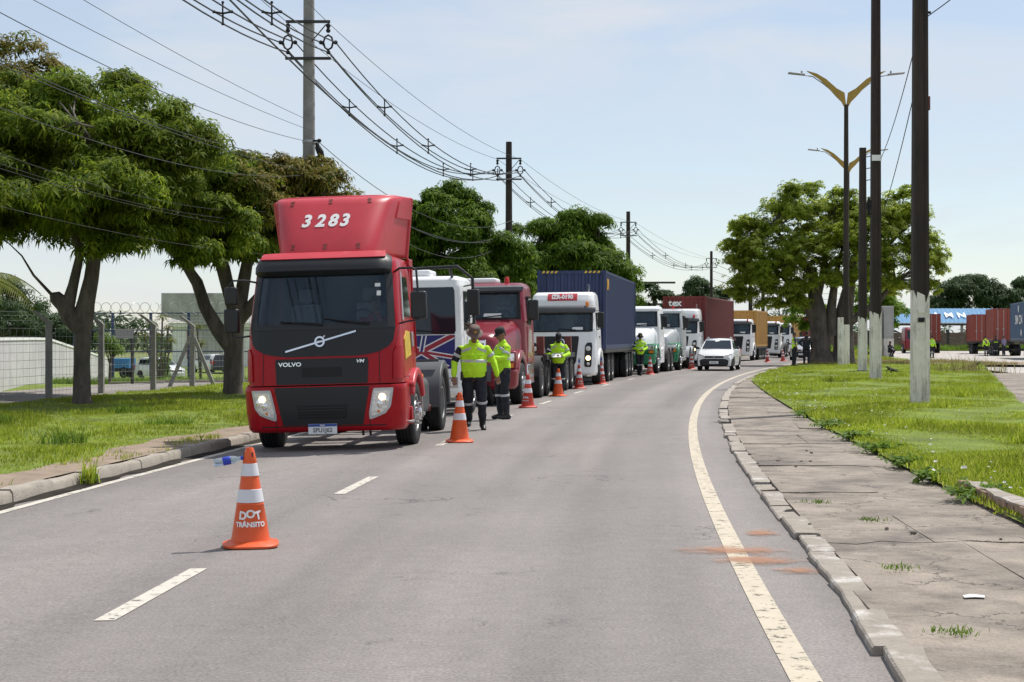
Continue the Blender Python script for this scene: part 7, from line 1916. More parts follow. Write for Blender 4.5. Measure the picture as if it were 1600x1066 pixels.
tree('taller olive tinted tree at the left edge behind the nearest mango tree', (-15.2, 44.0, 0.0),
     [(0, 0, 0, .4), (.1, 0, 2.5, .33), (.2, 0, 5, .22)], [[(.15, 0, 4, .2), (.9, .4, 5.4, .1), (1.2, .6, 6.4, .05)], [(.15, 0, 4, .2), (-1.2, 0, 6.5, .1)]],
     [(0, 0, 6.0, 3.0, 2.2, 2.2), (2.6, 0, 6.6, 2.6, 2.0, 2.0), (0.6, 0, 9.0, 2.0, 1.6, 1.3), (-1.8, 0, 6.6, 2.2, 1.8, 1.9), (3.6, .3, 5.0, 2.0, 1.6, 1.5), (3.4, -2.5, 5.4, 2.2, 1.8, 1.7), (1.0, -2.5, 5.0, 2.4, 1.8, 1.8), (2.2, -2.0, 7.4, 1.9, 1.6, 1.3), (1.8, -.4, 8.0, 1.7, 1.5, 1.2), (4.4, .3, 7.2, 1.3, 1.2, 1.0)], 7500, 'mango', MANGO, .98, sub=11, twigs=False, split=lambda c: (c[:, 2] + npr.normal(0, 1.6, len(c))) > 7.2)
# round trees behind the trucks
tree('dense round mango tree just right of the red roof fairing', (-2.9, 70.0, 0.55), [(0, 0, 0, .4), (0, 0, 2.2, .34), (0, 0, 3.5, .22)], [[(0, 0, 2, .25), (1.8, 0, 4.5, .1)], [(0, 0, 2, .25), (-1.8, 0, 4.5, .1)]],
     [(0, 0, 5.2, 3.0, 2.6, 2.4), (-1.9, -.3, 4.3, 2.0, 2.0, 1.8), (2.0, -.2, 4.4, 2.0, 2.0, 1.9), (0.1, 0, 7.0, 1.6, 1.5, 1.1), (0, -1.5, 3.6, 2.8, 1.4, 1.5), (1.3, 0, 6.3, 1.2, 1.2, .9), (-1.6, 0, 6.0, 1.3, 1.2, .9), (-3.2, 0, 3.6, 1.4, 1.4, 1.4), (0, -2, 2.8, 3.4, 1.2, 1.2), (2.9, 0, 3.2, 1.3, 1.3, 1.4), (-.9, -.6, 6.7, 1.2, 1.1, .9)], 8500, 'dark_tree', MANGO, 1.25, sub=14)
tree('dense round mango tree behind the navy container', (2.55, 79.0, 0.45), [(0, 0, 0, .4), (0, 0, 2.2, .34), (0, 0, 3.5, .22)], [[(0, 0, 2, .25), (1.8, 0, 4.5, .1)], [(0, 0, 2, .25), (-1.8, 0, 4.5, .1)]],
     [(0, 0, 4.9, 3.0, 2.6, 2.4), (-1.9, -.3, 4.2, 1.9, 2.0, 1.9), (1.9, -.2, 4.6, 2.1, 2.0, 2.0), (1.0, 0, 6.7, 1.9, 1.6, 1.3), (0, -1.5, 3.6, 3.0, 1.4, 1.7), (2.9, 0, 4.0, 1.2, 1.3, 1.3), (-1.2, 0, 6.3, 1.5, 1.2, 1.1), (0, -2, 2.8, 3.4, 1.2, 1.3), (3.3, -.3, 3.3, 1.2, 1.2, 1.2), (-2.8, 0, 3.2, 1.3, 1.3, 1.4)], 8500, 'dark_tree', MANGO, 1.25, sub=14)
tree('small tree top showing above the trucks right of the first round tree', (-9.5, 92.0, 0.0), [(0, 0, 0, .3), (0, 0, 5, .2)], [], [(0, 0, 8.2, 2.0, 1.8, 1.6), (1.5, 0, 7.2, 1.6, 1.6, 1.4), (-1.3, 0, 7.0, 1.6, 1.6, 1.4)], 700, 'far_tree', MANGO, 1.5, sub=6)
# big feathery tree on the right
tree('big feathery light green tree with forked dark trunks on the right island', (18.2, 88.0, 0.1),
     [(-.45, 0, -.1, .85), (-.5, 0, .6, .58), (-.62, 0, 1.8, .5), (-.7, 0, 3.0, .50), (-.9, 0, 4.2, .36), (-1.0, 0, 5.5, .25)],
     [[(.75, .2, -.1, .85), (.85, .2, .6, .62), (.85, .2, 1.8, .55), (.9, .2, 3.0, .5), (1.2, .2, 4.6, .33), (1.5, .3, 6.2, .2)], [(-.7, 0, 2.2, .35), (-1.4, -.2, 3.4, .26), (-2.2, -.3, 4.4, .2), (-3.2, -.4, 5.4, .1)], [(-.8, 0, 3.6, .3), (-.3, .3, 5.2, .2), (0, .4, 7.5, .1)],
      [(.9, .2, 2.2, .33), (1.9, -.2, 2.9, .22), (2.9, -.3, 3.7, .16), (3.7, -.3, 4.8, .08)], [(1.3, .2, 4.8, .28), (2.8, .5, 6.2, .16), (4.0, .6, 7.3, .08)], [(-.95, 0, 5, .24), (-2.2, .3, 6.6, .14), (-3.2, .4, 7.9, .07)], [(.1, .1, 1.6, .4), (.1, 0, 3.2, .28), (.3, -.2, 5.0, .18), (.6, -.6, 6.6, .08)]],
     [(-3.8, 0, 5.9, 2.2, 2.2, 1.9), (-4.6, -.3, 4.4, 1.6, 1.7, 1.2), (-2.3, .3, 8.0, 2.2, 2.1, 1.9), (-1.3, -1.2, 6.0, 2.4, 1.6, 1.9), (0.3, .4, 8.1, 2.3, 2.2, 1.8), (1.6, -1.0, 6.3, 2.4, 1.6, 1.9), (2.6, .4, 8.0, 2.1, 2.0, 1.7), (4.2, .3, 8.3, 1.8, 1.6, 1.6), (4.3, 0, 6.0, 2.0, 1.8, 1.9), (5.5, .2, 6.6, 1.3, 1.3, 1.3), (-2.8, -.8, 4.2, 1.7, 1.4, 1.0), (3.4, -.6, 4.4, 1.5, 1.3, 1.0), (-1.6, .3, 9.7, 1.3, 1.2, .9), (-4.7, .2, 7.6, 1.3, 1.2, 1.1),
      (-.6, -1.6, 4.6, 1.7, 1.2, .9), (1.3, -1.6, 4.7, 1.7, 1.2, .9), (-3.5, -1.2, 5.0, 1.6, 1.2, 1.2), (.2, -1.6, 6.8, 1.8, 1.3, 1.4), (-5.2, 0, 5.6, 1.0, 1.1, .9), (6.0, 0, 5.4, .8, .9, .8), (-5.0, -.5, 3.7, 1.0, 1.1, .7), (-3.4, -.8, 3.3, 1.0, 1.0, .6), (5.3, -.3, 4.3, 1.0, 1.0, .7), (-2.0, -1.0, 3.4, .8, .8, .5), (-5.6, .2, 6.7, .8, .8, .7), (.8, .3, 9.6, .8, .8, .6), (4.6, .4, 9.7, .7, .7, .6)],
     13500, 'light_tree', FINE, 0.92, 'bark', sub=20, shell=0.05, subr=(0.30, 0.62))
# bright young trees behind, far dark trees, backdrop on the left
tree('bright young tree behind the big feathery tree, right side', (30.0, 128.0, 0.0), [(0, 0, 0, .2), (0, 0, 2.5, .12)], [], [(0, 0, 4.2, 2.6, 2.0, 2.2), (-1.5, 0, 3.2, 1.6, 1.5, 1.6), (1.6, 0, 3.0, 1.6, 1.5, 1.7)], 900, 'bright_tree', FINE, 1.5, sub=9)
tree('bright young tree behind the two men, left of the big tree', (22.2, 118.0, 0.0), [(0, 0, 0, .2), (0, 0, 2.0, .12)], [], [(0, 0, 3.2, 1.9, 1.6, 2.0), (1.2, 0, 2.6, 1.5, 1.4, 1.6)], 600, 'bright_tree', FINE, 1.4, sub=8)
tree('large dark rounded tree far away behind the blue roofed shed', (74.5, 250.0, -.3), [(0, 0, 0, .8), (0, 0, 4, .6)], [], [(0, 0, 8.2, 5.6, 4.5, 4.2), (-4.0, 0, 7.0, 3.6, 3, 3.2), (4.2, 0, 7.4, 4.2, 3, 3.6), (0.5, 0, 10.2, 3.4, 3, 2.4), (7.2, 0, 6.4, 2.8, 2.5, 2.8)], 3000, 'far_tree', MANGO, 3.2, sub=16)
tree('dark tree far away at the right edge of the view', (88.0, 262.0, -.3), [(0, 0, 0, .8), (0, 0, 5, .6)], [], [(0, 0, 9.0, 2.5, 2.5, 2.8), (-1.0, 0, 11, 1.6, 1.6, 1.5), (2.5, 0, 7, 3, 3, 3)], 900, 'far_tree', MANGO, 3.2, sub=10)
tree('dark rounded tree far behind the dark red lettered container', (23.5, 195.0, -.3), [(0, 0, 0, .6), (0, 0, 4, .4)], [], [(0, 0, 6.8, 3.6, 3, 2.8), (-1.8, 0, 6.0, 2.2, 2, 2.0), (1.9, 0, 6.2, 2.2, 2, 2.2)], 1800, 'far_tree', MANGO, 2.6, sub=14)
tree('pale small tree behind the navy container and green trucks', (11.0, 118.0, -.3), [(0, 0, 0, .2), (0, 0, 3, .1)], [], [(0, 0, 4.6, 1.6, 1.4, 1.5), (1.2, 0, 3.6, 1.2, 1.2, 1.2)], 260, 'far_tree', FINE, 1.6, sub=7)
for i, (x, y, z, s) in enumerate(((-33.5, 95, -1.2, 1.1), (-29.5, 100, -1.2, .8), (-47.0, 125, -1.3, 1.2), (-38, 110, -1.3, 1.3))):
    tree(['dark bushy tree behind the stained white wall, leftmost', 'dark bushy tree behind the stained white wall, between wall and trunk', 'broad bushy tree farthest behind the stained white wall', 'tall bushy tree at the far left behind the palm'][i], (x, y, z), [(0, 0, 0, .3), (0, 0, 2.5, .2)], [], [(0, 0, 4.2*s, 3*s, 2*s, 2.2*s), (2*s, 0, 3.4*s, 2*s, 1.8*s, 1.8*s), (-2*s, 0, 3.2*s, 2*s, 1.8*s, 1.8*s)], 900, 'far_tree', MANGO, 1.6, sub=10)
tag_far = []
# far wood line: reads as one mass
n_ = 5200
fx = npr.uniform(-330, 330, n_); fy = npr.uniform(300, 340, n_); fh = 5.0 + 2.2*np.sin(fx*.045) + 1.6*np.sin(fx*.13 + 1) + 1.1*np.sin(fx*.37)
fz = -1.0 + np.abs(npr.uniform(0, 1, n_))*np.clip(fh, 2.2, 9)
cc = np.stack([fx, fy, fz], 1); dd_ = npr.normal(size=(n_, 3)); dd_[:, 1] -= .5
o = leaves('far_woodland', cc, dd_, npr.uniform(5, 9, n_), MANGO, M['far_tree'], None); tag(o, 'low dark woodland along the horizon', 'woodland', kind='stuff')

drv1 = person('driver in a red shirt behind the windscreen of the nearest red truck', -2.70 + 0.62, 23.35, 0.0, 1.72, top='red_cloth', hat=None, bands=False, sleeve=False, detail=.8, z0=0.98, crouch=0.48, knee_tape=False, skin='skin_tan',
    arms={'L': ((0.27, -0.16, 0.76), (0.17, -0.42, 0.84), (-0.1, -1, 0.3)), 'R': ((-0.27, -0.16, 0.76), (-0.17, -0.42, 0.84), (0.1, -1, 0.3))},
    legs={'L': ((0.13, -0.42, 0.42), (0.13, -0.45, 0.09), (0, -1, 0)), 'R': ((-0.13, -0.42, 0.42), (-0.13, -0.45, 0.09), (0, -1, 0))})

tree('small roadside tree out of view that shades the near sidewalk', (6.5, 9.5, 0.1), [(0, 0, -.1, .14), (0, 0, 1.6, .10), (-.1, 0, 3.0, .07)], [[(0, 0, 2.2, .07), (-.5, -.2, 3.8, .03)]],
     [(-.5, -.3, 4.5, 1.3, 1.3, 1.0), (.5, .2, 4.8, 1.2, 1.2, .9)], 420, 'light_tree', FINE, .9, sub=10)
# ================================================================ left background
# fence of bent concrete posts with wires
fence = thing('wire_fence', 'wire fence with bent concrete posts along the left verge', 'fence', (0, 0, 0))
fp_ = [(-13.6, 30.0), (-12.7, 34.5), (-11.85, 39.3), (-11.5, 43.0), (-10.65, 45.6), (-10.2, 49.0), (-9.5, 54.0), (-8.7, 59.0), (-7.8, 64.0)]
def _z(x, y): return 0.05
tips = []
for i, (x, y) in enumerate(fp_):
    b = MB(); zb = _z(x, y)
    dx = -0.36
    b.loft([sq(x, y, zb - .1, .075, .075), sq(x, y, zb + 1.78, .07, .07), sq(x + .01, y, zb + 1.90, .075, .07), sq(x + dx*.5, y - .05, zb + 2.08, .06, .06), sq(x + dx, y - .1, zb + 2.22, .05, .05)])
    b.build('fence_post', M['concrete_pole'], fence, smooth=25, fix=True); tips.append((x, y, zb))
    if i == 5:
        for s in (-1, 1):
            b = MB(); b.loft([sq(x + s*0.72, y - .05, zb - .05, .06, .06), sq(x + s*0.06, y - .02, zb + 1.55, .055, .055)]); b.build('brace', M['concrete_pole'], fence, smooth=25, fix=True)
for i in range(len(tips) - 1):
    a, c = tips[i], tips[i+1]
    for k in range(9):
        z = 0.18 + 0.2*k; b = MB(); b.tube(sag((a[0], a[1] - .08, a[2] + z), (c[0], c[1] - .08, c[2] + z), 0.015, 6), 0.006, 4); b.build('fence_wire', M['wire'], fence)
    for t_, dx in ((1.98, -.17), (2.10, -.27), (2.2, -.36)):
        b = MB(); b.tube(sag((a[0] + dx, a[1] - .1, a[2] + t_), (c[0] + dx, c[1] - .1, c[2] + t_), .02, 6), 0.006, 4); b.build('barbed_wire', M['wire'], fence)
    b = MB()       # vertical mesh wires
    for k in range(1, 15):
        q = k/15; x = a[0] + (c[0]-a[0])*q; y = a[1] + (c[1]-a[1])*q - .08; b.tube([(x, y, .1), (x, y, 1.8)], 0.0025, 3)
    b.build('mesh_wires', M['wire'], fence)['kind'] = 'stuff'
# stained white wall with sloping top
def wz(y): return -1.2 * min(1, max(0, (y - 52) / 45))
w_ = thing('boundary_wall', 'long stained whitewashed wall receding behind the left fence', 'wall', (0, 0, 0))
def wpt(t): return (-13.2 - 12.8*t, 36.0 + 64.0*t)
P0 = []; N0 = []
for t_ in np.linspace(0, 1, 15):
    x_, y_ = wpt(t_); zb_ = wz(y_) - .25; zt_ = 1.50 if t_ < .35 else 1.50 - 1.45*(t_ - .35)/.65
    P0.append([(x_, y_, zb_), (x_, y_, zt_)]); N0.append([(x_ - .2, y_ - .04, zb_), (x_ - .2, y_ - .04, zt_)])
MB().slab(P0, N0).build('wall_face', M['wall_old'], w_, smooth=0, fix=True)
P0 = [[(p[1][0] + .03, p[1][1], p[1][2] + .002), (p[1][0] + .03, p[1][1], p[1][2] + .09)] for p in P0]; N0 = [[(a_[0] - .27, a_[1] - .05, a_[2]) for a_ in r] for r in P0]
MB().slab(P0, N0).build('coping', M['render_white'], w_, smooth=0, fix=True)
b = MB(); b.box(-13.9, -12.0, 52.9, 53.1, -.2, 0.06); tag(b.build('kerb', M['kerb'], smooth=0), kind='structure')
b = MB(); b.box(-13.0, -8, 55.0, 55.2, -.2, 0.06); tag(b.build('kerb', M['kerb'], smooth=0), kind='structure')
# blue steel lot fence with razor wire
lf = thing('steel_fence', 'tall navy steel lot fence with razor wire coil', 'fence', (0, 0, 0))
xs = np.linspace(-20.5, -8.0, 8); Y0 = 72.0; zb = -.7
for x in xs:
    b = MB(); b.box(x - .06, x + .06, Y0 - .06, Y0 + .06, zb - .3, 2.75); b.build('fence_post', M['navy_steel'], lf, smooth=0)
for z in (2.70, 1.9, 0.9):
    b = MB(); b.box(xs[0], xs[-1], Y0 - .02, Y0 + .02, z, z + .05); b.build('rail', M['navy_steel'], lf, smooth=0)
b = MB()
pts = [(xs[0] + (xs[-1] - xs[0])*k/480 + .25*math.cos(k*.36), Y0 + .27*math.cos(k*.36), 2.95 + .27*math.sin(k*.36)) for k in range(481)]
b.tube(pts, 0.013, 3); b.build('razor_wire_coil', M['wire'], lf)
b = MB()
for x in np.arange(xs[0], xs[-1], .2): b.box(x - .003, x + .003, Y0 - .003, Y0 + .003, zb, 2.68)
b.build('fence_bars', M['navy_steel'], lf, smooth=0)['kind'] = 'stuff'
t = thing('lot_sign', 'grey sign board on a dark post behind the fence', 'sign', (-12.9, 52.2, -.05))
b = MB(); b.box(-.045, .045, -.04, .04, 0, 1.92); b.build('sign_post', M['chassis'], t, smooth=0)
b = MB(); b.box(-.56, 0.04, -.06, -.035, 1.60, 1.93); b.build('sign_board', M['fence_slab'] if False else M['lamp_grey'], t, smooth=0)
# blue skip on a dark chassis
t = thing('skip_truck', 'bright blue skip on a dark flatbed chassis parked in the yard', 'skip', (-28.2, 108.0, -1.27))
t.scale = (.74, .9, .95)
b = MB(); b.prism([(-1.9, 0.75), (2.0, 0.75), (2.1, 1.45), (-1.4, 1.45), (-1.45, 1.3), (-2.0, 1.25)], 'xz', -1, 1); s_ = b.build('skip_body', M['blue_steel'], t, smooth=0, fix=True)
for x in (-1.2, -.4, .4, 1.2): b = MB(); b.box(x - .05, x + .05, -1.05, -1.0, .78, 1.28); b.build('skip_rib', M['blue_steel'], s_, smooth=0)
b = MB(); b.box(-2.5, 2.4, -.95, .95, .48, .73); b.build('flatbed', M['chassis'], t, smooth=0)
for x in (-1.6, -.5, 1.5):
    for y in (-.9, .9):
        q = wheel(t, 0, 0, .42, .24, 'rear'); q.location = (x, y, .42); q.rotation_euler = (0, 0, -PI/2 if y < 0 else PI/2)
# white house with orange panels, sheet roof; water tank
t = thing('white_building', 'white single storey building with orange window panels and sheet roof', 'building', (-25.6, 150, -1.3))
t.scale = (1.4, 1.2, 1.32)
b = MB(); b.box(-5.4, 6.5, 0, 9, 0, 3.25); b.build('wall', M['render_white'], t, smooth=0)
for x0, x1 in ((-4.4, -3.8), (-2.6, -2.1), (3.4, 4.0)): b = MB(); b.box(x0, x1, -.05, .0, .6, 2.75); b.build('window_panel', M['terracotta'], t, smooth=0)
for x0 in (-3.6, .2, 1.6): b = MB(); b.box(x0, x0 + .8, -.03, .0, 1.2, 2.1); f_ = b.build('window', M['glass'], t, smooth=0); b = MB(); b.box(x0 - .06, x0 + .86, -.06, -.031, 1.14, 1.2); b.build('sill', M['render_white'], f_, smooth=0)
P0 = []; N0 = []
for yy, zz in ((-.5, 3.3), (9.4, 4.4)):
    P0.append([(x, yy, zz + (.06 if i % 2 else 0)) for i, x in enumerate(np.arange(-5.8, 6.9, .22))]); N0.append([(p[0], p[1], p[2] - .03) for p in P0[-1]])
MB().slab(P0, N0).build('roof', M['roof_sheet'], t, smooth=0)
b = MB(); b.box(-5.6, 6.6, -.3, -.2, 2.95, 3.25); b.build('fascia', M['render_white'], t, smooth=0)
t = thing('water_tank', 'raised weathered concrete water tank above the white building', 'water tank', (-27.0, 141, -1.3))
t.scale = (1.1, 1.1, 1.2)
b = MB(); b.box(-4.4, 1.9, -1.4, 1.4, 4.05, 5.75); b.build('tank_body', M['tank_concrete'], t, smooth=0)
b = MB(); b.prism([(-4.4, 4.045), (1.9, 4.045), (.6, 3.35), (-1.6, 3.35)], 'xz', -1.35, 1.35); b.build('tank_bottom', M['tank_concrete'], t, smooth=0, fix=True)
b = MB(); b.box(-1.5, .4, -.9, .9, 0, 3.34); b.build('tank_leg', M['tank_concrete'], t, smooth=0)
# parked cars behind the fence
c1 = car('white hatchback with red marks parked behind the fence, left one', M['car_white'], 'hatch', bumper_black=False); place(c1, -22.6, 103.5, -0.80, z=-1.30)
b = MB(); b.tube([(0.835, 1.2, .55), (0.835, 1.5, .8), (0.835, 1.8, .6), (.835, 1.35, .7)], 0.05, 5); b.build('red_mark', M['cone_red'], c1)
c2 = car('white hatchback parked behind the fence seen from its tail', M['car_white'], 'hatch', bumper_black=False); place(c2, -26.0, 128.0, PI - 0.6, z=-1.28)
c3 = car('dark car with red tail lights parked behind the leaning mango trunk', M['car_dark'], 'hatch', bumper_black=False); place(c3, -23.6, 125.0, PI - 0.2, z=-1.28)
# yard plants: dragon trees, palm
def spiky(label, x, y, z, heads, s=1.0):
    t = thing('dragon_tree', label, 'plant', (x, y, z), 0, 'spiky yard plants')
    b = MB()
    for hx, hz_ in heads: b.tube([(0, 0, 0), (hx*.6, 0, hz_*.5), (hx, 0, hz_)], .05, 6)
    b.build('stem', M['bark_grey'], t)
    T = [leaf_template(40, .42*s, .045, .9, 70)]
    cs = np.array([(hx, 0, hz_) for hx, hz_ in heads]); leaves('crown', np.concatenate([cs, cs + [0, 0, .12]]), np.tile([0, 0, 1.0], (2*len(cs), 1)), np.full(2*len(cs), 1.0), T, M['palm'], t)
spiky('tuft headed dragon tree in the yard behind the fence', -17.9, 78.0, -.9, [(-.35, 3.15), (0.15, 3.5), (.45, 2.95), (-.75, 2.55), (-.2, 2.6), (.6, 2.3)], 1.0)
spiky('tuft headed dragon tree nearer to the white building', -15.9, 78.5, -.9, [(-.2, 3.0), (0, 2.2)], .9)
tree('bushy yard shrub in front of the white building', (-18.4, 80.0, -.95), [(0, 0, 0, .1), (0, 0, .8, .06)], [], [(0, 0, 1.1, .5, .5, .9), (.2, 0, .7, .5, .5, .6)], 90, 'dark_tree', MANGO, 1.0, sub=6)
tree('leafy shrub at the end of the stained wall', (-14.4, 55.0, 0), [(0, 0, 0, .06), (0, 0, .6, .04)], [], [(0, 0, 1.5, .5, .4, .6), (.1, 0, 1.0, .5, .4, .5)], 90, 'weed', MANGO, .8, sub=5)
t = thing('palm_tree', 'coconut palm with drooping fronds at the left edge behind the wall', 'palm tree', (-19.6, 56.0, 0))
b = MB(); b.tube([(0, 0, 0), (.1, 0, 1.8), (.0, 0, 3.6)], [.22, .17, .14], 10); b.build('trunk', M['bark_grey'], t)
for k in range(11):
    a = 2*PI*k/11 + .3; el = rnd.uniform(.25, .9); L = rnd.uniform(2.3, 3.0); pts = []
    for i in range(10):
        q = i/9; r_ = L*q; pts.append(V(math.cos(a)*r_*math.cos(el*(1 - .4*q)), math.sin(a)*r_*math.cos(el*(1 - .4*q)), 3.6 + L*(math.sin(el)*q - 0.85*q*q)))
    vs = []; fs = []
    for i in range(9):
        for j in range(4):
            p = pts[i] + (pts[i+1] - pts[i])*j/4; d = (pts[i+1] - pts[i]).normalized(); s = d.cross(V(0, 0, 1)).normalized(); ll = .75*math.sin(PI*min(1, (i + j/4)/9*.9 + .12))
            for sg in (-1, 1):
                o_ = len(vs); e1 = p + s*sg*ll*.7 + d*ll*.35 - V(0, 0, ll*.45); vs += [p, p + d*.055, e1]; fs.append((o_, o_+1, o_+2))
    MB().add(vs, fs).tube([tuple(p) for p in pts], .018, 5).build('frond', M['palm'], t, smooth=0)
# low planting along the yard edge
pp = np.stack([npr.uniform(-22, -8, 1500), npr.uniform(57, 62, 1500), np.full(1500, -.25)], 1); pp[:, 2] = -0.02 - 1.3*np.clip((pp[:, 1]-52)/45, 0, 1)
tag(tufts('grass', pp, npr.uniform(.12, .42, 1500), .016, 7, M['weed'], .12, .8), 'rough knee high plants along the yard edge behind the fence', 'ground cover', kind='stuff')

# ================================================================ right background
def parked(label_c, label_t, x, y, heading, L, colm, H, doors, z=1.22, open_door=False, flip=False):
    c = container(label_c, L, colm, H=H, doors=doors, open_door=open_door); f = trailer(label_t, 0.0, L, (0.9, 2.15, 3.4), z, legs=False)
    place(c, x, y, heading, 0, z - .02); place(f, x, y, heading, 0, -.02)
    return c, f
hr_ = -0.10
cF, fF = parked('dark red container with locked doors behind the last pole', 'trailer under the dark red container behind the last pole', 42.0, 155.0, 0.22, 12.19, 'cont_brown', 2.75, True)
cG, fG = parked('brown red container with one door open at the roadside', 'trailer under the brown red container with the open door', 45.3, 147.0, 0.20, 6.06, 'cont_brown', 2.59, True, open_door=True)
cH, fH = parked('brown red container with closed doors and lock rods, second from the right edge', 'trailer under the brown red container second from the right edge', 42.75, 132.5, 0.20, 6.06, 'cont_brown', 2.75, True, z=1.35)
cI, fI = parked('slate blue container with white letters at the right edge', 'trailer under the slate blue container at the right edge', 38.0, 108.8, 0.20, 12.19, 'cont_slate', 2.85, False, z=1.40)
lettering('painted_letters', 'SM CN', 0.95, M['letter_white'], cI, (-1.235, 6.6, 1.5), (R(90), 0, R(-90)), bold=0.02, sx=1.5)['kind'] = 'stuff'
for dz in (.55, 2.35): 
    b = MB(); b.obox((-1.228, 5.2 + 1.6*(dz > 1), dz), (.012, .5, .42), (R(20), 0, 0)); b.build('painted_mark', M['letter_white'], cI, smooth=0)
for i, (x, y) in enumerate(((41.2, 157.0),)):
    t = thing('red_cabin', 'dark red truck cabin partly hidden behind the last pole', 'truck', (x - 0.9, y - 4, -.02))
    cb = Cab([(0.4, 0, 1.1, 1.8), (1.2, 0, 1.12, 1.8), (2.4, .15, 1.05, 1.8), (2.6, .35, .95, 1.75)], r=.2); b = MB(); cb.shell(b); b.build('cab', M['wine'], t, fix=True); cb.patch(sym([(1.45, .9), (2.25, .88)]), .01).build('windscreen', M['glass'], t)
    for s in (-1, 1): wheel(t, s*1.0, 1.1, .5, .3, 'front')
# blue roofed shed with letters
t = thing('roofed_shed', 'open shed with a blue sheet roof lettered in white', 'shed', (55, 200, -.1))
P0 = []; N0 = []
for yy, zz in ((-.6, 3.55), (2.2, 5.45)):
    P0.append([(x, yy, zz + (.05 if i % 2 else 0)) for i, x in enumerate(np.arange(-6.0, 10.0, .28))]); N0.append([(p[0], p[1] + .05, p[2] - .04) for p in P0[-1]])
MB().slab(P0, N0).build('roof', M['blue_steel'] if False else mat('light_blue_roof_sheet', (0.20, 0.36, 0.55), 0.85, spec=.1, var=.1), t, smooth=0)
b = MB(); b.box(-6, 10, -.55, -.45, 3.2, 3.5); b.build('roof_beam', M['chassis'], t, smooth=0)
for x in (-5.5, -1.0, 3.5, 8.0): b = MB(); b.box(x - .15, x + .15, -.4, -.1, 0, 3.3); b.build('shed_post', M['concrete_pole'], t, smooth=0)
sl = math.atan2(1.9, 2.8)
for ch, x in zip('RAMN', (-.75, .6, 2.25, 3.9)): lettering('roof_letter', ch, 1.5, M['letter_white'], t, (x - .2, 0.55, 4.56), (sl, 0, 0), bold=.015)
# panel wall behind: posts and panels
t = thing('panel_wall', 'brown concrete panel wall along the far side of the side road', 'wall', (0, 0, 0))
xs = np.arange(28.5, 66, 2.4)
for i, x in enumerate(xs):
    b = MB(); b.box(x - .12, x + .12, 184.8, 185.1, -.3, 2.35); b.build('wall_post', M['chassis'], t, smooth=0)
    if i < len(xs) - 1:
        for k in range(4): b = MB(); b.box(x + .125, x + 2.275, 184.9, 185.0, -.3 + .62*k, .30 + .62*k - .015); b.build('wall_panel', M['fence_slab'], t, smooth=0)
b = MB(); b.box(40, 120, 178.5, 183, -.3, 0.12); tag(b.build('verge', M['grass_soil'], smooth=0), kind='structure')
pp = np.stack([npr.uniform(34, 62, 900), npr.uniform(179, 184, 900), np.full(900, .1)], 1); tag(tufts('grass', pp, npr.uniform(.3, .9, 900), .04, 6, M['weed'], .3, .8), 'rough weeds at the foot of the brown panel wall', 'weeds', kind='stuff')
# concrete pillars beyond the big tree
t = thing('concrete_pillar', 'thick stained concrete pillar pair right of the big tree', 'pillar', (28.6, 119.0, 0))
for x in (-.45, .5):
    b = MB(); b.box(x - .38, x + .38, -.4, .4, 0, 4.0); b.build('pillar_leg', M['tank_concrete'], t, bevel=.03)
    b = MB(); b.box(x - .385, x + .385, -.405, .405, -.02, 1.5); b.build('whitewashed_foot', M['whitewash'], t, bevel=.03)
# ================================================================ small things
def iguana(label, x, y, rz, s=1.0, z=.12):
    t = thing('iguana', label, 'iguana', (x, y, z), rz); t.scale = (s, s, s)
    b = MB()
    limb(b, [(-.16, 0, .10), (.0, 0, .14), (.14, 0, .17), (.24, 0, .24)], [.05, .07, .065, .045]); limb(b, [(.24, 0, .24), (.33, 0, .265)], [.042, .022])
    limb(b, [(-.16, 0, .10), (-.4, .02, .05), (-.75, .05, .02)], [.045, .025, .008])
    for sy in (-1, 1):
        limb(b, [(.13, sy*.05, .15), (.17, sy*.12, .09), (.20, sy*.12, .0)], [.028, .022, .014]); limb(b, [(-.13, sy*.05, .10), (-.08, sy*.14, .09), (-.15, sy*.15, .0)], [.034, .025, .015])
    o_ = b.build('body', M['iguana'], t); remesh(o_, .012, 2)
    b = MB()
    for k in range(12): xx = -.35 + .05*k; zz = .10 + .09*max(0, min(1, (xx + .35)/.5)); b.prism([(xx, zz), (xx + .045, zz + .01), (xx + .01, zz + .05)], 'xz', -.005, .005)
    b.build('back_crest', M['iguana'], t)
    return t
iguana('iguana with raised head on the grass near the walkway', 20.6, 69.0, -.25, 1.25, .12)
iguana('iguana with raised head on the grass near the shorter dark pole', 15.7, 63.5, -2.6, 1.0, .12)
t = thing('bird', 'black bird clinging to the side of the grey utility pole', 'bird', (-5.27, 41.75, 6.62), 0.3)
b = MB(); limb(b, [(0, 0, .12), (.06, 0, 0), (.14, 0, -.2)], [.085, .10, .05]); b.ball((-.03, -.03, .22), (.06, .07, .06)); b.capsule((-.03, -.09, .21), (-.03, -.14, .19), .02, .006); b.capsule((.12, 0, -.16), (.24, 0, -.42), .05, .02); remesh(b.build('body', M['feather'], t), .014, 2)
b = MB(); b.prism([(.02, .1), (.12, .02), (.22, -.34), (.10, -.22)], 'xz', -.11, -.09); b.build('wing', M['feather'], t, bevel=.008)
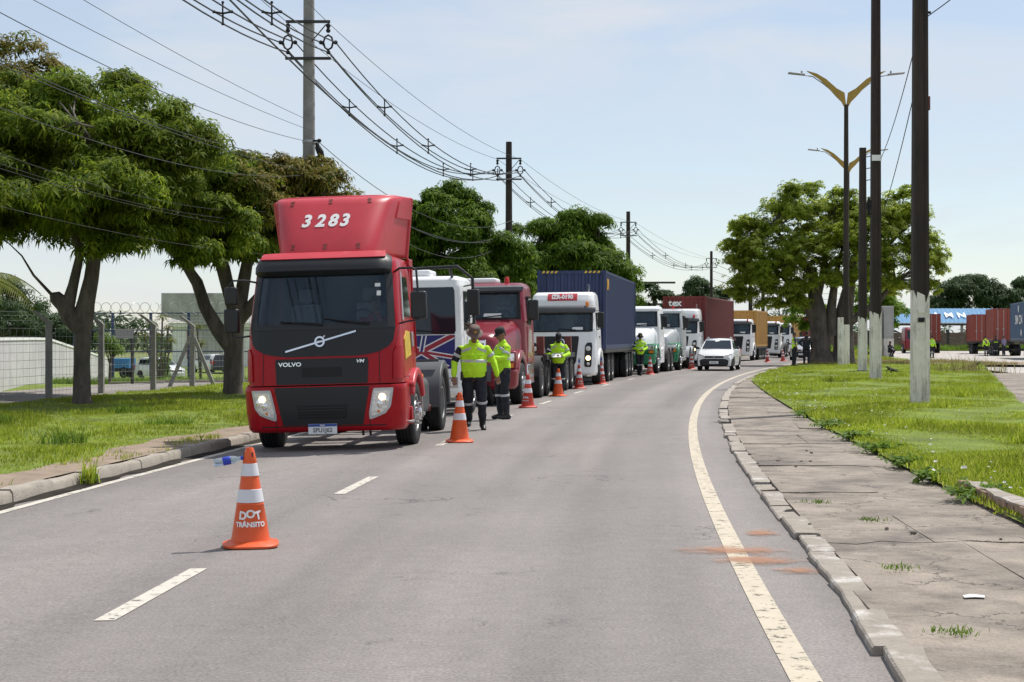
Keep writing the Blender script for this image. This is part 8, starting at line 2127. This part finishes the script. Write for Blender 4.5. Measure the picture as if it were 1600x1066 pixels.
# brick edging at the right of the sidewalk
t = thing('brick_edging', 'low weathered brick edging retaining the island grass at the right border', 'edging', (0, 0, 0))
y = 10.2
while y < 15.0:
    L = .20; u = u1(y) + .05 + .015*math.sin(y*7)
    for c_ in range(2):
        yy = y + (.1 if c_ else 0); P_ = xc(yy) + u
        b = MB(); b.obox((P_ + .06, yy + L/2, .06 + .085*c_ + rnd.uniform(-.005, .005)), (.12, L - .016, .075), (rnd.uniform(-.03, .03), rnd.uniform(-.03, .03), -hd(yy) + rnd.uniform(-.05, .05))); b.build('brick', M['brick'], t, bevel=.008)
    y += L
ys_ = np.arange(10.2, 15.1, .25)
P0 = [[(xc(q) + u1(q) + .045 + .02*math.sin(q*5), q, .19 + .008*math.sin(q*9)), (xc(q) + u1(q) + .21 + .03*math.sin(q*3), q, .195)] for q in ys_]; N0 = [[(p[0], p[1], p[2] - .02) for p in r] for r in P0]
MB().slab(P0, N0).build('mortar_cap', M['kerb_white'], t, fix=True)
# weeds at edges
def weed(label, x, y, z, s, n=26, m='weed'):
    t = thing('weed', label, 'weed', (x, y, z), 0, 'weeds growing at the edges')
    c = npr.normal(0, .5, (n, 3))*np.array([s, s, .3*s]); c[:, 2] = np.abs(c[:, 2]) + .02
    T = [leaf_template(7, .16, .055, .6, 90 + k) for k in range(3)]
    leaves('leaves', c, npr.normal(0, .4, (n, 3)) + np.array([0, 0, .8]), npr.uniform(.5, 1.0, n), T, M[m], t); return t
for i, y in enumerate((14.6, 16.4, 18.2, 20.5, 23.0, 26.0, 29.5)):
    weed('broad leaved weed clump spilling over the sidewalk edge %s' % ['beside the brick edging', 'second past the brick edging', 'third past the brick edging', 'fourth past the brick edging', 'fifth past the brick edging', 'farther along the island', 'farthest along the island'][i], xc(y) + u1(y) + .02, y, .09, .22 + .08*(i == 0), 40)
weed('tall grass clump growing out of the left kerb', xc(17.6) - 3.26, 17.6, -.05, .06, 10)
g_ = tufts('grass_clump', np.stack([npr.normal(xc(17.6) - 3.26, .05, 16), npr.normal(17.6, .07, 16), np.full(16, -.06)], 1), npr.uniform(.18, .42, 16), .007, 6, M['grass'], .03, .6); tag(g_, 'bright grass clump growing from the gutter at the left kerb', 'grass clump', kind='stuff')
for (u, y) in ((4.75, 10.2), (4.62, 8.0), (5.0, 12.9), (4.7, 14.3)):
    g_ = tufts('grass_clump', np.stack([npr.normal(xc(y) + u, .05, 14), npr.normal(y, .05, 14), np.full(14, .07)], 1), npr.uniform(.02, .05, 14), .004, 6, M['weed'], .04, .9); tag(g_, 'tiny grass tuft in a crack of the broken sidewalk', 'grass tuft', 'tufts in sidewalk cracks', kind='stuff')
for k in range(13):
    y = rnd.choice((9.5, 12.0, 13.5, 18.5, 19.2, 21.0)) + rnd.uniform(-1, 1); u = 4.45 + abs(rnd.gauss(.3, .5)); s = rnd.uniform(.010, .032)
    b = MB(); b.ball((0, 0, 0), (s, s*rnd.uniform(.6, 1), s*.6), 7, 5); b.v = [(v[0]*rnd.uniform(.8, 1.2), v[1]*rnd.uniform(.8, 1.2), v[2]*rnd.uniform(.8, 1.2)) for v in b.v]
    o_ = b.build('stone', M['stone'], smooth=0); o_.location = (xc(y) + u, y, SWZ + s*.3); o_.rotation_euler = (0, 0, rnd.uniform(0, 6)); tag(o_, 'small loose stone or rubble lying on the broken sidewalk', 'stone', 'loose stones on the sidewalk')
b = MB(); b.prism([(0, 0), (.07, .02), (.12, .0), (.14, .07), (.07, .12), (.01, .07)], 'xy', 0, .004); o_ = b.build('paper_scrap', M['paper'], smooth=0); o_.location = (xc(9.1) + 4.95, 9.1, SWZ + .006); tag(o_, 'torn white paper scrap lying on the sidewalk', 'litter')
